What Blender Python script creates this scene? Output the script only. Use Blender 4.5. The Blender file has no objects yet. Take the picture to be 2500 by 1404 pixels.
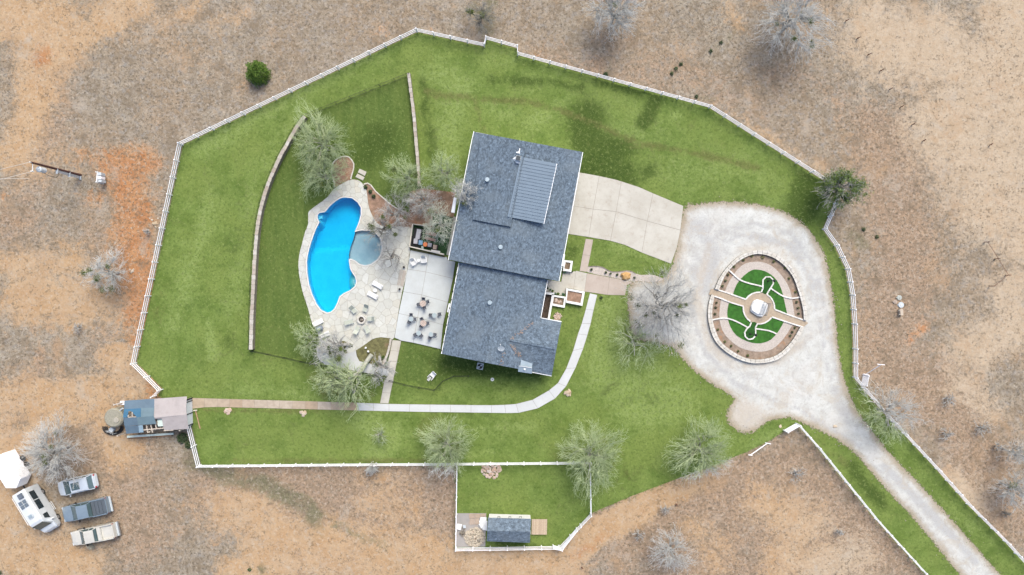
import bpy, bmesh, math, random
import numpy as np
from mathutils import Vector, Matrix
from mathutils.geometry import delaunay_2d_cdt

# ------------------------------------------------------------------ camera, sky, sun, exposure
S = 20.0                    # photo pixels per metre on the ground
H = 83.333                  # flying height of the camera
scene = bpy.context.scene
C = scene.collection
cam_data = bpy.data.cameras.new("camera")
cam_data.lens = 24.0
cam_data.sensor_width = 36.0
cam_data.clip_end = 6000.0
cam = bpy.data.objects.new("camera", cam_data)
cam.location = (0, 0, H)
C.objects.link(cam)
scene.camera = cam

SUN_ELEV, SUN_AZ = math.radians(52), math.radians(20)
world = bpy.data.worlds.new("World")
scene.world = world
world.use_nodes = True
wn = world.node_tree
for n_ in list(wn.nodes):
    wn.nodes.remove(n_)
sky = wn.nodes.new("ShaderNodeTexSky")
sky.sky_type = 'NISHITA'
sky.sun_disc = False
sky.sun_elevation = SUN_ELEV
sky.sun_rotation = SUN_AZ
sky.dust_density = 4.0
sky.air_density = 0.8
sky.ozone_density = 1.0
bg = wn.nodes.new("ShaderNodeBackground")
bg.inputs["Strength"].default_value = 0.15
wo = wn.nodes.new("ShaderNodeOutputWorld")
wn.links.new(sky.outputs[0], bg.inputs[0])
wn.links.new(bg.outputs[0], wo.inputs[0])

sun_data = bpy.data.lights.new("sun", 'SUN')
sun_data.energy = 1.25
sun_data.angle = math.radians(30)
sun_data.color = (1.0, 0.97, 0.84)
sun = bpy.data.objects.new("sun", sun_data)
sdir = Vector((math.sin(SUN_AZ) * math.cos(SUN_ELEV), math.cos(SUN_AZ) * math.cos(SUN_ELEV), math.sin(SUN_ELEV)))
sun.rotation_euler = sdir.to_track_quat('Z', 'Y').to_euler()
sun.location = sdir * 60
C.objects.link(sun)

scene.view_settings.view_transform = 'Standard'
scene.view_settings.look = 'None'
scene.view_settings.exposure = 1.0
scene.view_settings.gamma = 1.0
scene.view_settings.use_curve_mapping = False
scene.cycles.max_bounces = 6
scene.cycles.transparent_max_bounces = 12
scene.cycles.volume_bounces = 0

# ------------------------------------------------------------------ helpers
def W(px, py, z=0.0):
    k = (1 - z / H) / S
    return Vector(((px - 1250) * k, (702 - py) * k, z))

def P2(pts, z=0.0):
    return [(W(x, y, z).x, W(x, y, z).y) for x, y in pts]

def smooth(pts, n=4, closed=True):
    out = []
    N = len(pts)
    rng_ = range(N) if closed else range(N - 1)
    for i in rng_:
        if closed:
            p0, p1, p2, p3 = pts[i - 1], pts[i], pts[(i + 1) % N], pts[(i + 2) % N]
        else:
            p0, p1, p2, p3 = pts[max(i - 1, 0)], pts[i], pts[i + 1], pts[min(i + 2, N - 1)]
        for k in range(n):
            t = k / n
            t2, t3 = t * t, t * t * t
            out.append(tuple(0.5 * (2 * p1[j] + (p2[j] - p0[j]) * t + (2 * p0[j] - 5 * p1[j] + 4 * p2[j] - p3[j]) * t2
                                    + (3 * p1[j] - p0[j] - 3 * p2[j] + p3[j]) * t3) for j in range(2)))
    if not closed:
        out.append(tuple(pts[-1]))
    return out

def inpoly(xy, poly):
    xy = np.asarray(xy, float)
    x, y = xy[:, 0], xy[:, 1]
    r = np.zeros(len(x), bool)
    p = np.asarray(poly, float)
    j = len(p) - 1
    for i in range(len(p)):
        xi, yi, xj, yj = p[i, 0], p[i, 1], p[j, 0], p[j, 1]
        if yi != yj:
            c = ((yi > y) != (yj > y)) & (x < (xj - xi) * (y - yi) / (yj - yi) + xi)
            r ^= c
        j = i
    return r

def segdist(xy, pts, closed=False):
    xy = np.asarray(xy, float)
    d = np.full(len(xy), 1e9)
    p = np.asarray(pts, float)
    if len(p) == 1:
        return np.hypot(xy[:, 0] - p[0, 0], xy[:, 1] - p[0, 1])
    n = len(p) if closed else len(p) - 1
    for i in range(n):
        a, b = p[i], p[(i + 1) % len(p)]
        ab = b - a
        L2 = max((ab ** 2).sum(), 1e-12)
        t = np.clip(((xy - a) @ ab) / L2, 0, 1)
        q = a + t[:, None] * ab
        d = np.minimum(d, np.hypot(xy[:, 0] - q[:, 0], xy[:, 1] - q[:, 1]))
    return d

def link(o, parent=None):
    C.objects.link(o)
    if parent is not None:
        o.parent = parent
    return o

def tag(o, label=None, cat=None, group=None, kind=None):
    if label: o["label"] = label
    if cat: o["category"] = cat
    if group: o["group"] = group
    if kind: o["kind"] = kind
    return o

def thing(name, label, cat, loc=(0, 0, 0), rz=0.0, group=None):
    o = bpy.data.objects.new(name, None)
    o.location = loc
    o.rotation_euler = (0, 0, rz)
    o.empty_display_size = 0.3
    C.objects.link(o)
    return tag(o, label, cat, group)

def copy_thing(o, loc, rz, label=None, group=None):
    def rec(s, par):
        c = s.copy()
        C.objects.link(c)
        if par is not None:
            c.parent = par
        for ch in s.children:
            rec(ch, c)
        return c
    r = rec(o, None)
    r.location = loc
    r.rotation_euler = (0, 0, rz)
    if label: r["label"] = label
    if group: r["group"] = group
    return r

def origin_of(parent):
    v = Vector((0, 0, 0))
    while parent is not None:
        v += parent.location
        parent = parent.parent
    return v

class MB:
    """collects polygons; world=True subtracts the parent's place."""
    def __init__(s):
        s.v, s.f = [], []
    def add(s, verts, faces):
        b = len(s.v)
        s.v += [tuple(q) for q in verts]
        s.f += [tuple(b + i for i in f) for f in faces]
        return s
    def box(s, c, d, rz=0.0, rx=0.0, ry=0.0):
        m = Matrix.Rotation(rz, 3, 'Z') @ Matrix.Rotation(ry, 3, 'Y') @ Matrix.Rotation(rx, 3, 'X')
        vs = []
        for k in (-.5, .5):
            for j, i in ((-.5, -.5), (-.5, .5), (.5, .5), (.5, -.5)):
                vs.append(m @ Vector((i * d[0], j * d[1], k * d[2])) + Vector(c))
        return s.add(vs, [(3, 2, 1, 0), (4, 5, 6, 7), (0, 1, 5, 4), (1, 2, 6, 5), (2, 3, 7, 6), (3, 0, 4, 7)])
    def prism(s, poly, z0, z1):
        n = len(poly)
        a = sum(poly[i][0] * poly[(i + 1) % n][1] - poly[(i + 1) % n][0] * poly[i][1] for i in range(n))
        if a < 0: poly = list(poly)[::-1]
        vs = [(p[0], p[1], z0) for p in poly] + [(p[0], p[1], z1) for p in poly]
        return s.add(vs, [tuple(range(n))[::-1], tuple(range(n, 2 * n))] + [(i, (i + 1) % n, n + (i + 1) % n, n + i) for i in range(n)])
    def slab(s, top, th):
        n = len(top)
        a = sum(top[i][0] * top[(i + 1) % n][1] - top[(i + 1) % n][0] * top[i][1] for i in range(n))
        if a < 0: top = list(top)[::-1]
        vs = [(p[0], p[1], p[2] - th) for p in top] + [tuple(p) for p in top]
        return s.add(vs, [tuple(range(n))[::-1], tuple(range(n, 2 * n))] + [(i, (i + 1) % n, n + (i + 1) % n, n + i) for i in range(n)])
    def cyl(s, a, b, r0, r1=None, n=12, caps=True):
        a, b = Vector(a), Vector(b)
        r1 = r0 if r1 is None else r1
        d = (b - a).normalized()
        u = d.orthogonal().normalized()
        w = d.cross(u)
        vs = [a + (u * math.cos(t) + w * math.sin(t)) * r0 for t in [2 * math.pi * i / n for i in range(n)]]
        vs += [b + (u * math.cos(t) + w * math.sin(t)) * r1 for t in [2 * math.pi * i / n for i in range(n)]]
        f = [(i, (i + 1) % n, n + (i + 1) % n, n + i) for i in range(n)]
        if caps: f += [tuple(range(n))[::-1], tuple(range(n, 2 * n))]
        return s.add(vs, f)
    def tube(s, pts, r, n=6):
        for i in range(len(pts) - 1):
            s.cyl(pts[i], pts[i + 1], r, r, n, True)
        return s
    def ball(s, c, r, n=10, m=6, zs=1.0):
        vs, f = [], []
        for j in range(m + 1):
            th = math.pi * j / m
            for i in range(n):
                ph = 2 * math.pi * i / n
                vs.append((c[0] + r * math.sin(th) * math.cos(ph), c[1] + r * math.sin(th) * math.sin(ph), c[2] + r * zs * math.cos(th)))
        for j in range(m):
            for i in range(n):
                f.append((j * n + i, (j + 1) * n + i, (j + 1) * n + (i + 1) % n, j * n + (i + 1) % n))
        return s.add(vs, f)
    def mesh(s, name, mat, off=Vector((0, 0, 0))):
        me = bpy.data.meshes.new(name)
        me.from_pydata([(v[0] - off[0], v[1] - off[1], v[2] - off[2]) for v in s.v], [], s.f)
        if mat: me.materials.append(mat)
        me.update()
        return me
    def build(s, name, mat, parent=None, world=False, bevel=0.0, smooth_=False):
        off = origin_of(parent) if (world and parent) else Vector((0, 0, 0))
        me = s.mesh(name, mat, off)
        if smooth_:
            me.polygons.foreach_set("use_smooth", [True] * len(me.polygons))
        if bevel:
            bm = bmesh.new(); bm.from_mesh(me)
            bmesh.ops.remove_doubles(bm, verts=bm.verts, dist=1e-5)
            bmesh.ops.bevel(bm, geom=bm.edges[:], offset=bevel, segments=2, affect='EDGES', clamp_overlap=True)
            bm.to_mesh(me); bm.free()
        return link(bpy.data.objects.new(name, me), parent)

def cdt(outer, holes, pts):
    verts, edges = [], []
    for loop in [outer] + list(holes):
        b = len(verts)
        verts += [Vector(p[:2]) for p in loop]
        edges += [(b + i, b + (i + 1) % len(loop)) for i in range(len(loop))]
    verts += [Vector(p) for p in pts]
    r = delaunay_2d_cdt(verts, edges, [], 0, 1e-5)
    v = np.array([tuple(p) for p in r[0]])
    t = np.array([f for f in r[2] if len(f) == 3], int)
    c = v[t].mean(1)
    keep = inpoly(c, outer)
    for h in holes:
        keep &= ~inpoly(c, h)
    t = t[keep]
    a = v[t]
    cr = (a[:, 1, 0] - a[:, 0, 0]) * (a[:, 2, 1] - a[:, 0, 1]) - (a[:, 1, 1] - a[:, 0, 1]) * (a[:, 2, 0] - a[:, 0, 0])
    t[cr < 0] = t[cr < 0][:, ::-1]
    return v, t

def sheet(name, outer, mat, z=0.0, holes=(), grid=0.0, attr=None, zf=None, skirt=0.0, parent=None, kind='structure', extra=None):
    pts = []
    rs = np.random.RandomState(len(name) + len(outer))
    o = np.array(outer)
    if grid > 0:
        x0, y0 = o.min(0); x1, y1 = o.max(0)
        if extra is not None: x0, y0, x1, y1 = extra
        gx, gy = np.meshgrid(np.arange(x0, x1, grid), np.arange(y0, y1, grid))
        g = np.stack([gx.ravel(), gy.ravel()], 1)
        g += rs.uniform(-.15, .15, g.shape) * grid
        g = g[inpoly(g, outer)]
        for h in holes: g = g[~inpoly(g, h)]
        for h in [outer] + list(holes):
            g = g[segdist(g, h, True) > grid * .35]
        pts = [tuple(q) for q in g]
    v, t = cdt(outer, holes, pts)
    vz = np.full(len(v), z)
    if zf is not None: vz = zf(v)
    v3 = np.column_stack([v, vz])
    me = bpy.data.meshes.new(name)
    faces = t.tolist(); verts = v3.tolist()
    if skirt > 0:
        cnt = {}
        for f in faces:
            for i in range(3):
                e = (f[i], f[(i + 1) % 3])
                cnt[e] = 1
        be = [e for e in cnt if (e[1], e[0]) not in cnt]
        mp = {}
        for a_, b_ in be:
            for q in (a_, b_):
                if q not in mp:
                    mp[q] = len(verts)
                    verts.append([verts[q][0], verts[q][1], verts[q][2] - skirt])
        for a_, b_ in be:
            faces.append([b_, a_, mp[a_], mp[b_]])
    me.from_pydata(verts, [], faces)
    me.materials.append(mat)
    if attr is not None:
        vv = np.array(verts)[:, :2]
        col = attr(vv).astype(np.float32)
        at = me.color_attributes.new("mix", 'FLOAT_COLOR', 'POINT')
        at.data.foreach_set("color", col.ravel())
    me.update()
    off = origin_of(parent) if parent else None
    if off is not None:
        me.transform(Matrix.Translation(-off))
    ob = bpy.data.objects.new(name, me)
    link(ob, parent)
    if kind and parent is None: ob["kind"] = kind
    return ob

# ------------------------------------------------------------------ materials
class NT:
    def __init__(s, name):
        s.m = bpy.data.materials.new(name)
        s.m.use_nodes = True
        s.t = s.m.node_tree
        s.b = s.t.nodes["Principled BSDF"]
        s.out = s.t.nodes["Material Output"]
        g = s.t.nodes.new("ShaderNodeNewGeometry")
        s.pos = g.outputs["Position"]
    def n(s, ty, ins=None, **kw):
        nd = s.t.nodes.new(ty)
        for k, v in kw.items(): setattr(nd, k, v)
        for k, v in (ins or {}).items():
            s.put(nd.inputs[k], v)
        return nd
    def put(s, sock, v):
        if isinstance(v, bpy.types.NodeSocket): s.t.links.new(v, sock)
        elif isinstance(v, (tuple, list)) and len(v) == 3 and sock.type == 'RGBA': sock.default_value = (*v, 1)
        else: sock.default_value = v
    def noise(s, scale, detail=4, rough=.55, vec=None, dist=0.0):
        nd = s.n("ShaderNodeTexNoise", {"Scale": scale, "Detail": detail, "Roughness": rough, "Distortion": dist})
        s.t.links.new(vec if vec is not None else s.pos, nd.inputs["Vector"])
        return nd.outputs["Fac"]
    def vmap(s, sc=(1, 1, 1), rz=0.0, vec=None):
        nd = s.n("ShaderNodeMapping", {"Scale": sc, "Rotation": (0, 0, rz)})
        s.t.links.new(vec if vec is not None else s.pos, nd.inputs["Vector"])
        return nd.outputs[0]
    def mr(s, v, a, b, c=0.0, d=1.0, smoothstep=True):
        nd = s.n("ShaderNodeMapRange", {"Value": v, "From Min": a, "From Max": b, "To Min": c, "To Max": d})
        if smoothstep: nd.interpolation_type = 'SMOOTHSTEP'
        return nd.outputs[0]
    def ma(s, op, a, b=0.0):
        nd = s.n("ShaderNodeMath", operation=op)
        s.put(nd.inputs[0], a); s.put(nd.inputs[1], b)
        return nd.outputs[0]
    def mix(s, f, a, b, blend='MIX'):
        nd = s.n("ShaderNodeMix", data_type='RGBA', blend_type=blend)
        s.put(nd.inputs[0], f); s.put(nd.inputs[6], a); s.put(nd.inputs[7], b)
        return nd.outputs[2]
    def attr(s, name="mix"):
        nd = s.n("ShaderNodeAttribute", attribute_name=name)
        sp = s.n("ShaderNodeSeparateColor")
        s.t.links.new(nd.outputs["Color"], sp.inputs[0])
        return sp.outputs[0], sp.outputs[1], sp.outputs[2], nd.outputs["Alpha"]
    def fin(s, col, rough=.85, metal=0.0, bump=None, bstr=.3, bdist=.02, spec=.3):
        s.put(s.b.inputs["Base Color"], col)
        s.put(s.b.inputs["Roughness"], rough)
        s.b.inputs["Metallic"].default_value = metal
        s.b.inputs["Specular IOR Level"].default_value = spec
        if bump is not None:
            bn = s.n("ShaderNodeBump", {"Strength": bstr, "Distance": bdist, "Height": bump})
            s.t.links.new(bn.outputs[0], s.b.inputs["Normal"])
        return s.m

def mul(c, f): return tuple(min(1, x * f) for x in c)

def simple(name, col, var=.15, scale=3.0, rough=.8, metal=0.0, fine=30.0, bump=.2, spec=.3, stain=None):
    t = NT(name)
    a = t.noise(scale, 5, .6)
    c = t.mix(t.mr(a, .3, .7), mul(col, 1 - var), mul(col, 1 + var))
    f = t.noise(fine, 3, .6)
    c = t.mix(t.mr(f, .35, .75, 0, .5), c, mul(col, 1 - 1.2 * var))
    if stain:
        c = t.mix(t.mr(t.noise(scale * .35, 6, .7), .52, .72, 0, .8), c, stain)
    return t.fin(c, rough, metal, f, bump, .01, spec)

def per_piece(name, cols, rough=.85, scale=6.0, bump=.3, var=.1):
    """every piece its own shade (object random)"""
    t = NT(name)
    oi = t.n("ShaderNodeObjectInfo")
    r = t.n("ShaderNodeValToRGB")
    el = r.color_ramp.elements
    el[0].color = (*cols[0], 1); el[1].color = (*cols[-1], 1)
    for i, c in enumerate(cols[1:-1]):
        e = el.new((i + 1) / (len(cols) - 1)); e.color = (*c, 1)
    t.t.links.new(oi.outputs["Random"], r.inputs[0])
    n1 = t.noise(scale, 5, .65)
    c = t.mix(t.mr(n1, .35, .7, 0, var * 4), r.outputs[0], mul(cols[0], .6))
    return t.fin(c, rough, 0, t.noise(scale * 5, 4, .6), bump, .01)

# strokes for each soil or grass kind, plus the house's south shade painted dark: (channel, points, width px, strength)
def paint(strokes, base=(0, 0, 0, 0)):
    def f(v):
        out = np.tile(np.array(base, float), (len(v), 1))
        px = np.column_stack([v[:, 0] * S + 1250, 702 - v[:, 1] * S])
        for ch, pts, wd, st in strokes:
            d = segdist(px, pts)
            out[:, ch] = np.maximum(out[:, ch], st * np.exp(-(d / wd) ** 2))
        return out
    return f
# ------------------------------------------------------------------ ground material
def ground_material():
    t = NT("dry_pasture")
    R, G, B, A = t.attr()
    big = t.noise(.10, 6, .62)
    med = t.noise(.55, 8, .72, dist=.35)
    wid = t.noise(.30, 8, .78, dist=.9)
    sml = t.noise(1.9, 5, .75)
    sp1 = t.noise(3.1, 2.5, .75)
    sp2 = t.noise(2.3, 2.5, .8, t.vmap((1, 1, 1), 1.1))
    grey = t.mix(t.mr(med, .33, .67), (.180, .146, .104), (.268, .232, .178))
    grey = t.mix(t.mr(big, .38, .62, 0, .5), grey, (.262, .188, .118))
    grey = t.mix(t.mr(t.noise(1.3, 7, .7), .46, .66, 0, .75), grey, (.225, .214, .196))
    tan = t.mix(t.mr(med, .3, .7), (.350, .232, .130), (.405, .298, .190))
    tan = t.mix(t.mr(t.noise(.25, 5, .6), .42, .66, 0, .75), tan, (.375, .300, .215))
    px_ = t.n("ShaderNodeSeparateXYZ"); t.t.links.new(t.pos, px_.inputs[0])
    east = t.mr(t.ma('ADD', px_.outputs[0], t.ma('MULTIPLY', big, 14.0)), 34.0, 52.0)
    tan = t.mix(t.mr(east, 0, 1, .0, .85), tan, t.mix(t.mr(med, .3, .7), (.345, .272, .188), (.395, .325, .240)))
    tan = t.mix(t.mr(east, 0, 1, .55, 0), tan, t.mix(t.mr(med, .3, .7), (.310, .195, .098), (.375, .262, .152)))
    rust = t.mix(t.mr(med, .3, .7), (.300, .120, .042), (.370, .185, .080))
    dark = t.mix(t.mr(sml, .35, .65), (.215, .148, .098), (.325, .232, .156))
    green = t.mix(t.mr(sml, .35, .7), (.070, .082, .044), (.150, .148, .092))
    def m(ch, k=1.5, lo=.30, hi=.80):
        s_ = t.ma('ADD', ch, t.ma('MULTIPLY', t.ma('SUBTRACT', wid, .5), k))
        s_ = t.ma('ADD', s_, t.ma('MULTIPLY', t.ma('SUBTRACT', sml, .5), 1.3))
        return t.mr(s_, lo, hi)
    c = t.mix(t.ma('MULTIPLY', m(A), .75), grey, dark)
    mt = t.ma('MULTIPLY', m(R, 2.2, .14, .84), .96)
    c = t.mix(mt, c, tan)
    rm = m(G, 2.4, .15, 1.05)
    c = t.mix(t.mr(rm, 0, .5, 0, .6), c, tan)
    c = t.mix(t.ma('MULTIPLY', rm, .85), c, rust)
    c = t.mix(t.ma('MULTIPLY', m(B, 2.2, .25, .95), .8), c, green)
    bare = t.ma('SUBTRACT', 1.0, t.ma('MULTIPLY', mt, .80))
    c = t.mix(t.ma('MULTIPLY', t.mr(sp1, .48, .66, 0, .75), bare), c, (.085, .070, .050))
    c = t.mix(t.mr(sp2, .50, .70, 0, .50), c, (.40, .355, .29))
    c = t.mix(t.ma('MULTIPLY', t.mr(t.noise(.42, 5, .75, dist=.6), .50, .66, 0, .60), bare), c, (.150, .118, .082))
    c = t.mix(t.mr(t.noise(.33, 5, .75, dist=.4), .54, .70, 0, .55), c, (.330, .290, .235))
    c = t.mix(t.mr(t.noise(.16, 6, .75, dist=.4), .54, .68, 0, .55), c, (.320, .215, .125))
    clump = t.mr(t.noise(.8, 4, .7), .48, .62)
    c = t.mix(t.ma('MULTIPLY', clump, t.mr(t.noise(2.6, 2, .7), .48, .60, 0, .55)), c, (.105, .082, .055))
    h = t.ma('ADD', t.noise(7.5, 4, .7), t.ma('MULTIPLY', sml, 2.0))
    return t.fin(c, .95, 0, h, .5, .06, .1)

def lawn_material():
    t = NT("lawn_grass")
    R, G, B, A = t.attr()
    med = t.noise(.45, 8, .68, dist=.3)
    wid = t.noise(.33, 8, .76, dist=.9)
    sml = t.noise(1.9, 5, .75)
    sp1 = t.noise(3.1, 2.5, .75)
    sp2 = t.noise(2.6, 2.5, .8, t.vmap((1, 1, 1), 1.1))
    base = t.mix(t.mr(med, .33, .67), (.086, .134, .026), (.134, .190, .047))
    base = t.mix(t.mr(t.noise(.13, 5, .6), .42, .62, 0, .6), base, (.142, .188, .046))
    base = t.mix(t.mr(t.noise(.3, 6, .7), .50, .68, 0, .45), base, (.055, .098, .018))
    lite = t.mix(t.mr(sml, .3, .7), (.140, .198, .044), (.195, .255, .085))
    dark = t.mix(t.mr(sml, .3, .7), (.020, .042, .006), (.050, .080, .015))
    worn = t.mix(t.mr(sml, .3, .7), (.080, .086, .026), (.115, .118, .040))
    def m(ch, k=2.1, lo=.24, hi=.98):
        s_ = t.ma('ADD', ch, t.ma('MULTIPLY', t.ma('SUBTRACT', wid, .5), k))
        s_ = t.ma('ADD', s_, t.ma('MULTIPLY', t.ma('SUBTRACT', sml, .5), 1.4))
        return t.mr(s_, lo - .1, hi - .1)
    c = t.mix(t.ma('MULTIPLY', m(R), .9), base, lite)
    st = t.noise(1.0, 4, .7, t.vmap((1.3, .10, 1)))
    inner = t.mix(t.mr(st, .38, .64), (.056, .092, .020), (.088, .126, .030))
    inner = t.mix(t.mr(med, .4, .7, 0, .7), inner, (.050, .086, .016))
    inner = t.mix(t.mr(wid, .5, .7, 0, .6), inner, (.105, .145, .036))
    c = t.mix(t.ma('MULTIPLY', t.mr(A, .3, .7), .8), c, inner)
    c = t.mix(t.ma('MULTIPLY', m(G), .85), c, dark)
    c = t.mix(t.ma('MULTIPLY', m(B), .75), c, worn)
    c = t.mix(t.mr(sp1, .48, .68, 0, .50), c, (.040, .066, .012))
    c = t.mix(t.mr(sp2, .52, .72, 0, .42), c, (.220, .270, .090))
    c = t.mix(t.mr(t.noise(1.1, 7, .8), .56, .70, 0, .35), c, (.15, .15, .06))
    h = t.ma('ADD', t.noise(8, 4, .7), t.ma('MULTIPLY', sml, 1.5))
    return t.fin(c, .9, 0, h, .6, .06, .15)

def gravel_material():
    t = NT("caliche_gravel")
    R, G, B, A = t.attr()          # R distance from the edge, G grey wear, B brown dust
    med = t.noise(.5, 8, .7, dist=.5)
    sml = t.noise(3.0, 7, .75)
    c = t.mix(t.mr(med, .3, .7), (.425, .430, .402), (.495, .505, .480))
    c = t.mix(t.mr(t.noise(.9, 7, .75), .45, .7, 0, .6), c, (.36, .368, .358))
    c = t.mix(t.mr(t.noise(.22, 6, .6), .45, .65, 0, .5), c, (.43, .415, .385))
    br = t.ma('ADD', t.ma('MULTIPLY', t.ma('SUBTRACT', t.noise(.3, 7, .75, dist=.6), .5), 1.8), t.ma('MULTIPLY', t.ma('SUBTRACT', sml, .5), .8))
    mG = t.mr(t.ma('ADD', G, br), .2, .9)
    c = t.mix(t.ma('MULTIPLY', mG, .75), c, (.315, .318, .315))
    mB = t.mr(t.ma('ADD', B, br), .2, .9)
    c = t.mix(t.ma('MULTIPLY', mB, .8), c, (.385, .345, .290))
    c = t.mix(t.mr(t.noise(6.0, 4, .8), .55, .7, 0, .5), c, (.235, .225, .21))
    c = t.mix(t.mr(t.noise(8.0, 3, .7), .58, .68, 0, .5), c, (.50, .50, .49))
    e = t.ma('ADD', R, t.ma('MULTIPLY', t.ma('SUBTRACT', med, .5), 1.2))
    c = t.mix(t.mr(t.noise(.6, 7, .8, dist=.8), .47, .62, 0, .55), c, (.325, .32, .300))
    c = t.mix(t.mr(t.noise(.35, 7, .8, t.vmap((1, 1, 1), .8), dist=1.2), .50, .64, 0, .60), c, (.370, .335, .275))
    c = t.mix(t.mr(e, .15, 1.0, .95, 0), c, (.290, .245, .180))
    c = t.mix(t.mr(t.noise(3.2, 2, .7), .56, .66, 0, .30), c, (.26, .25, .23))
    e2 = t.ma('ADD', t.ma('MULTIPLY', R, 2.2), t.ma('MULTIPLY', t.ma('SUBTRACT', sml, .5), 2.6))
    t.fin(c, .95, 0, t.noise(9, 4, .8), .4, .04, .1)
    tr = t.n("ShaderNodeBsdfTransparent")
    ms = t.n("ShaderNodeMixShader")
    t.put(ms.inputs[0], t.mr(e2, .15, .5))
    t.t.links.new(tr.outputs[0], ms.inputs[1])
    t.t.links.new(t.b.outputs[0], ms.inputs[2])
    t.t.links.new(ms.outputs[0], t.out.inputs[0])
    return t.m

def concrete(name, a, b, joint=None, stain=(.25, .22, .18), st=.5):
    t = NT(name)
    c = t.mix(t.mr(t.noise(.35, 6, .65), .35, .65), a, b)
    c = t.mix(t.mr(t.noise(1.2, 7, .75), .5, .72, 0, st), c, stain)
    c = t.mix(t.mr(t.noise(7, 4, .7), .45, .7, 0, .22), c, mul(a, .8))
    return t.fin(c, .85, 0, t.noise(12, 4, .7), .15, .01, .25)

M_ground = ground_material()
M_lawn = lawn_material()
M_gravel = gravel_material()
M_slab = concrete("pale_patio_concrete", (.400, .422, .415), (.445, .475, .472), stain=(.390, .385, .350), st=.35)
M_drive = concrete("driveway_concrete", (.375, .358, .310), (.430, .418, .370), stain=(.29, .25, .20), st=.6)
M_pink = concrete("pinkish_walk_concrete", (.340, .290, .245), (.385, .335, .290), stain=(.29, .23, .19), st=.4)
M_walk = concrete("new_sidewalk_concrete", (.435, .450, .448), (.470, .488, .488), stain=(.39, .385, .36), st=.45)
M_mortar = simple("sandy_mortar", (.230, .205, .170), .15, 2.0)
M_stone = per_piece("pale_flagstone", [(.430, .430, .378), (.465, .470, .428), (.410, .414, .374), (.480, .490, .455), (.435, .422, .362)], .85, 3.0, .25, .06)
M_path = per_piece("stained_path_stone", [(.36, .29, .21), (.40, .35, .29), (.33, .25, .17), (.41, .38, .33)], .9, 1.8, .3, .12)
M_lime = per_piece("limestone_block", [(.42, .39, .34), (.34, .31, .26), (.46, .44, .40), (.30, .25, .20), (.40, .36, .30)], .9, 3.0, .5, .12)
M_limecore = simple("limestone_wall_core", (.20, .175, .14), .25, 4.0, bump=.6)
M_white = simple("white_masonry", (.62, .63, .62), .05, 2.0, .7, bump=.1)
M_vinyl = simple("white_vinyl", (.80, .80, .82), .02, 2.0, .45, bump=.02)
M_mulch = simple("brown_mulch", (.17, .125, .085), .35, 2.2, .95, bump=.8, fine=9, stain=(.26, .20, .14))
M_bedsoil = simple("reddish_bed_soil", (.26, .17, .12), .3, 1.6, .95, bump=.6, fine=9, stain=(.30, .125, .05))
M_turf = simple("green_turf", (.030, .110, .014), .28, 2.5, .9, bump=.5, fine=12)
M_ringgravel = simple("pale_pea_gravel", (.40, .36, .32), .18, 9.0, .95, bump=.5, fine=14)
M_weedbed = simple("weedy_bed", (.12, .115, .05), .4, 2.0, .95, bump=.8, fine=9, stain=(.20, .135, .085))
M_courtground = simple("court_astroturf", (.02, .06, .02), .3, 3.0)  # dark green astroturf of the courtyard floor

# ------------------------------------------------------------------ outlines in photo pixels
lawn_px = [(397, 948), (334, 886), (447, 354), (1019, 79), (1183, 115), (1187, 97), (1262, 119), (1264, 135), (1730, 263),
           (2048, 466), (2007, 560), (2036, 600), (2063, 657), (2074, 720), (2079, 790), (2081, 850), (2081, 920), (2148, 1000),
           (2282, 1143), (2358, 1229), (2448, 1319), (2640, 1520), (2345, 1520), (2274, 1420), (2192, 1329), (2135, 1266),
           (2062, 1176), (1992, 1089), (1945, 1035), (1900, 1062), (1875, 1078), (1823, 1103), (1750, 1133), (1683, 1158),
           (1600, 1189), (1537, 1213), (1443, 1253), (1366, 1334), (1112, 1338), (1116, 1133), (492, 1136), (467, 1036),
           (470, 1000), (468, 974), (400, 974), (386, 966)]
gravel_px = [(1668, 503), (1700, 495), (1740, 490), (1790, 489), (1850, 495), (1900, 508), (1945, 530), (1975, 555), (2000, 590),
             (2018, 625), (2030, 680), (2040, 740), (2046, 800), (2050, 850), (2058, 900), (2070, 940), (2083, 975), (2102, 1010),
             (2132, 1050), (2172, 1100), (2250, 1182), (2330, 1270), (2430, 1384), (2550, 1520), (2440, 1520), (2338, 1404),
             (2280, 1330), (2220, 1260), (2150, 1185), (2088, 1112), (2040, 1075), (1990, 1050), (1950, 1033), (1925, 1022),
             (1880, 1030), (1850, 1052), (1818, 1062), (1785, 1045), (1770, 1020), (1778, 990), (1790, 975), (1760, 955), (1720, 930),
             (1690, 905), (1665, 880), (1640, 850), (1600, 838), (1562, 836), (1542, 822), (1532, 780), (1530, 720), (1538, 688),
             (1560, 680), (1600, 684), (1625, 672), (1640, 643), (1650, 580)]
pool_px = [(844, 482), (860, 484), (873.8, 494.5), (881.8, 508), (881.8, 524), (876, 544.7), (867, 566)]
splash_px = [(867, 566), (881, 562.5), (899, 563), (911, 566.5), (919.4, 572), (928, 582), (932, 592.6), (932.5, 611), (929, 622), (921.7, 633.6), (905.7, 645),
             (892, 648.4), (878.4, 645), (867, 636), (857.8, 632.5), (852.8, 632.5)]
pool2_px = [(853, 640.4), (855.6, 656.4), (860, 665), (868, 676.5), (870.4, 688), (867, 699), (855.6, 708.4), (839.6, 716.4),
            (829.3, 724.4), (824.8, 738), (816.8, 754), (807.7, 762), (798.6, 763.5), (784.9, 757.4), (773.5, 742.6), (762, 717.5),
            (755, 694.7), (750.7, 667.4), (749.5, 640), (751.8, 622), (757.5, 600), (764.4, 578.4), (771, 561), (780, 543)]
nub_px = [(780, 543), (775.8, 534), (775.5, 525), (781, 519.6), (794, 517.5)]
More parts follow.
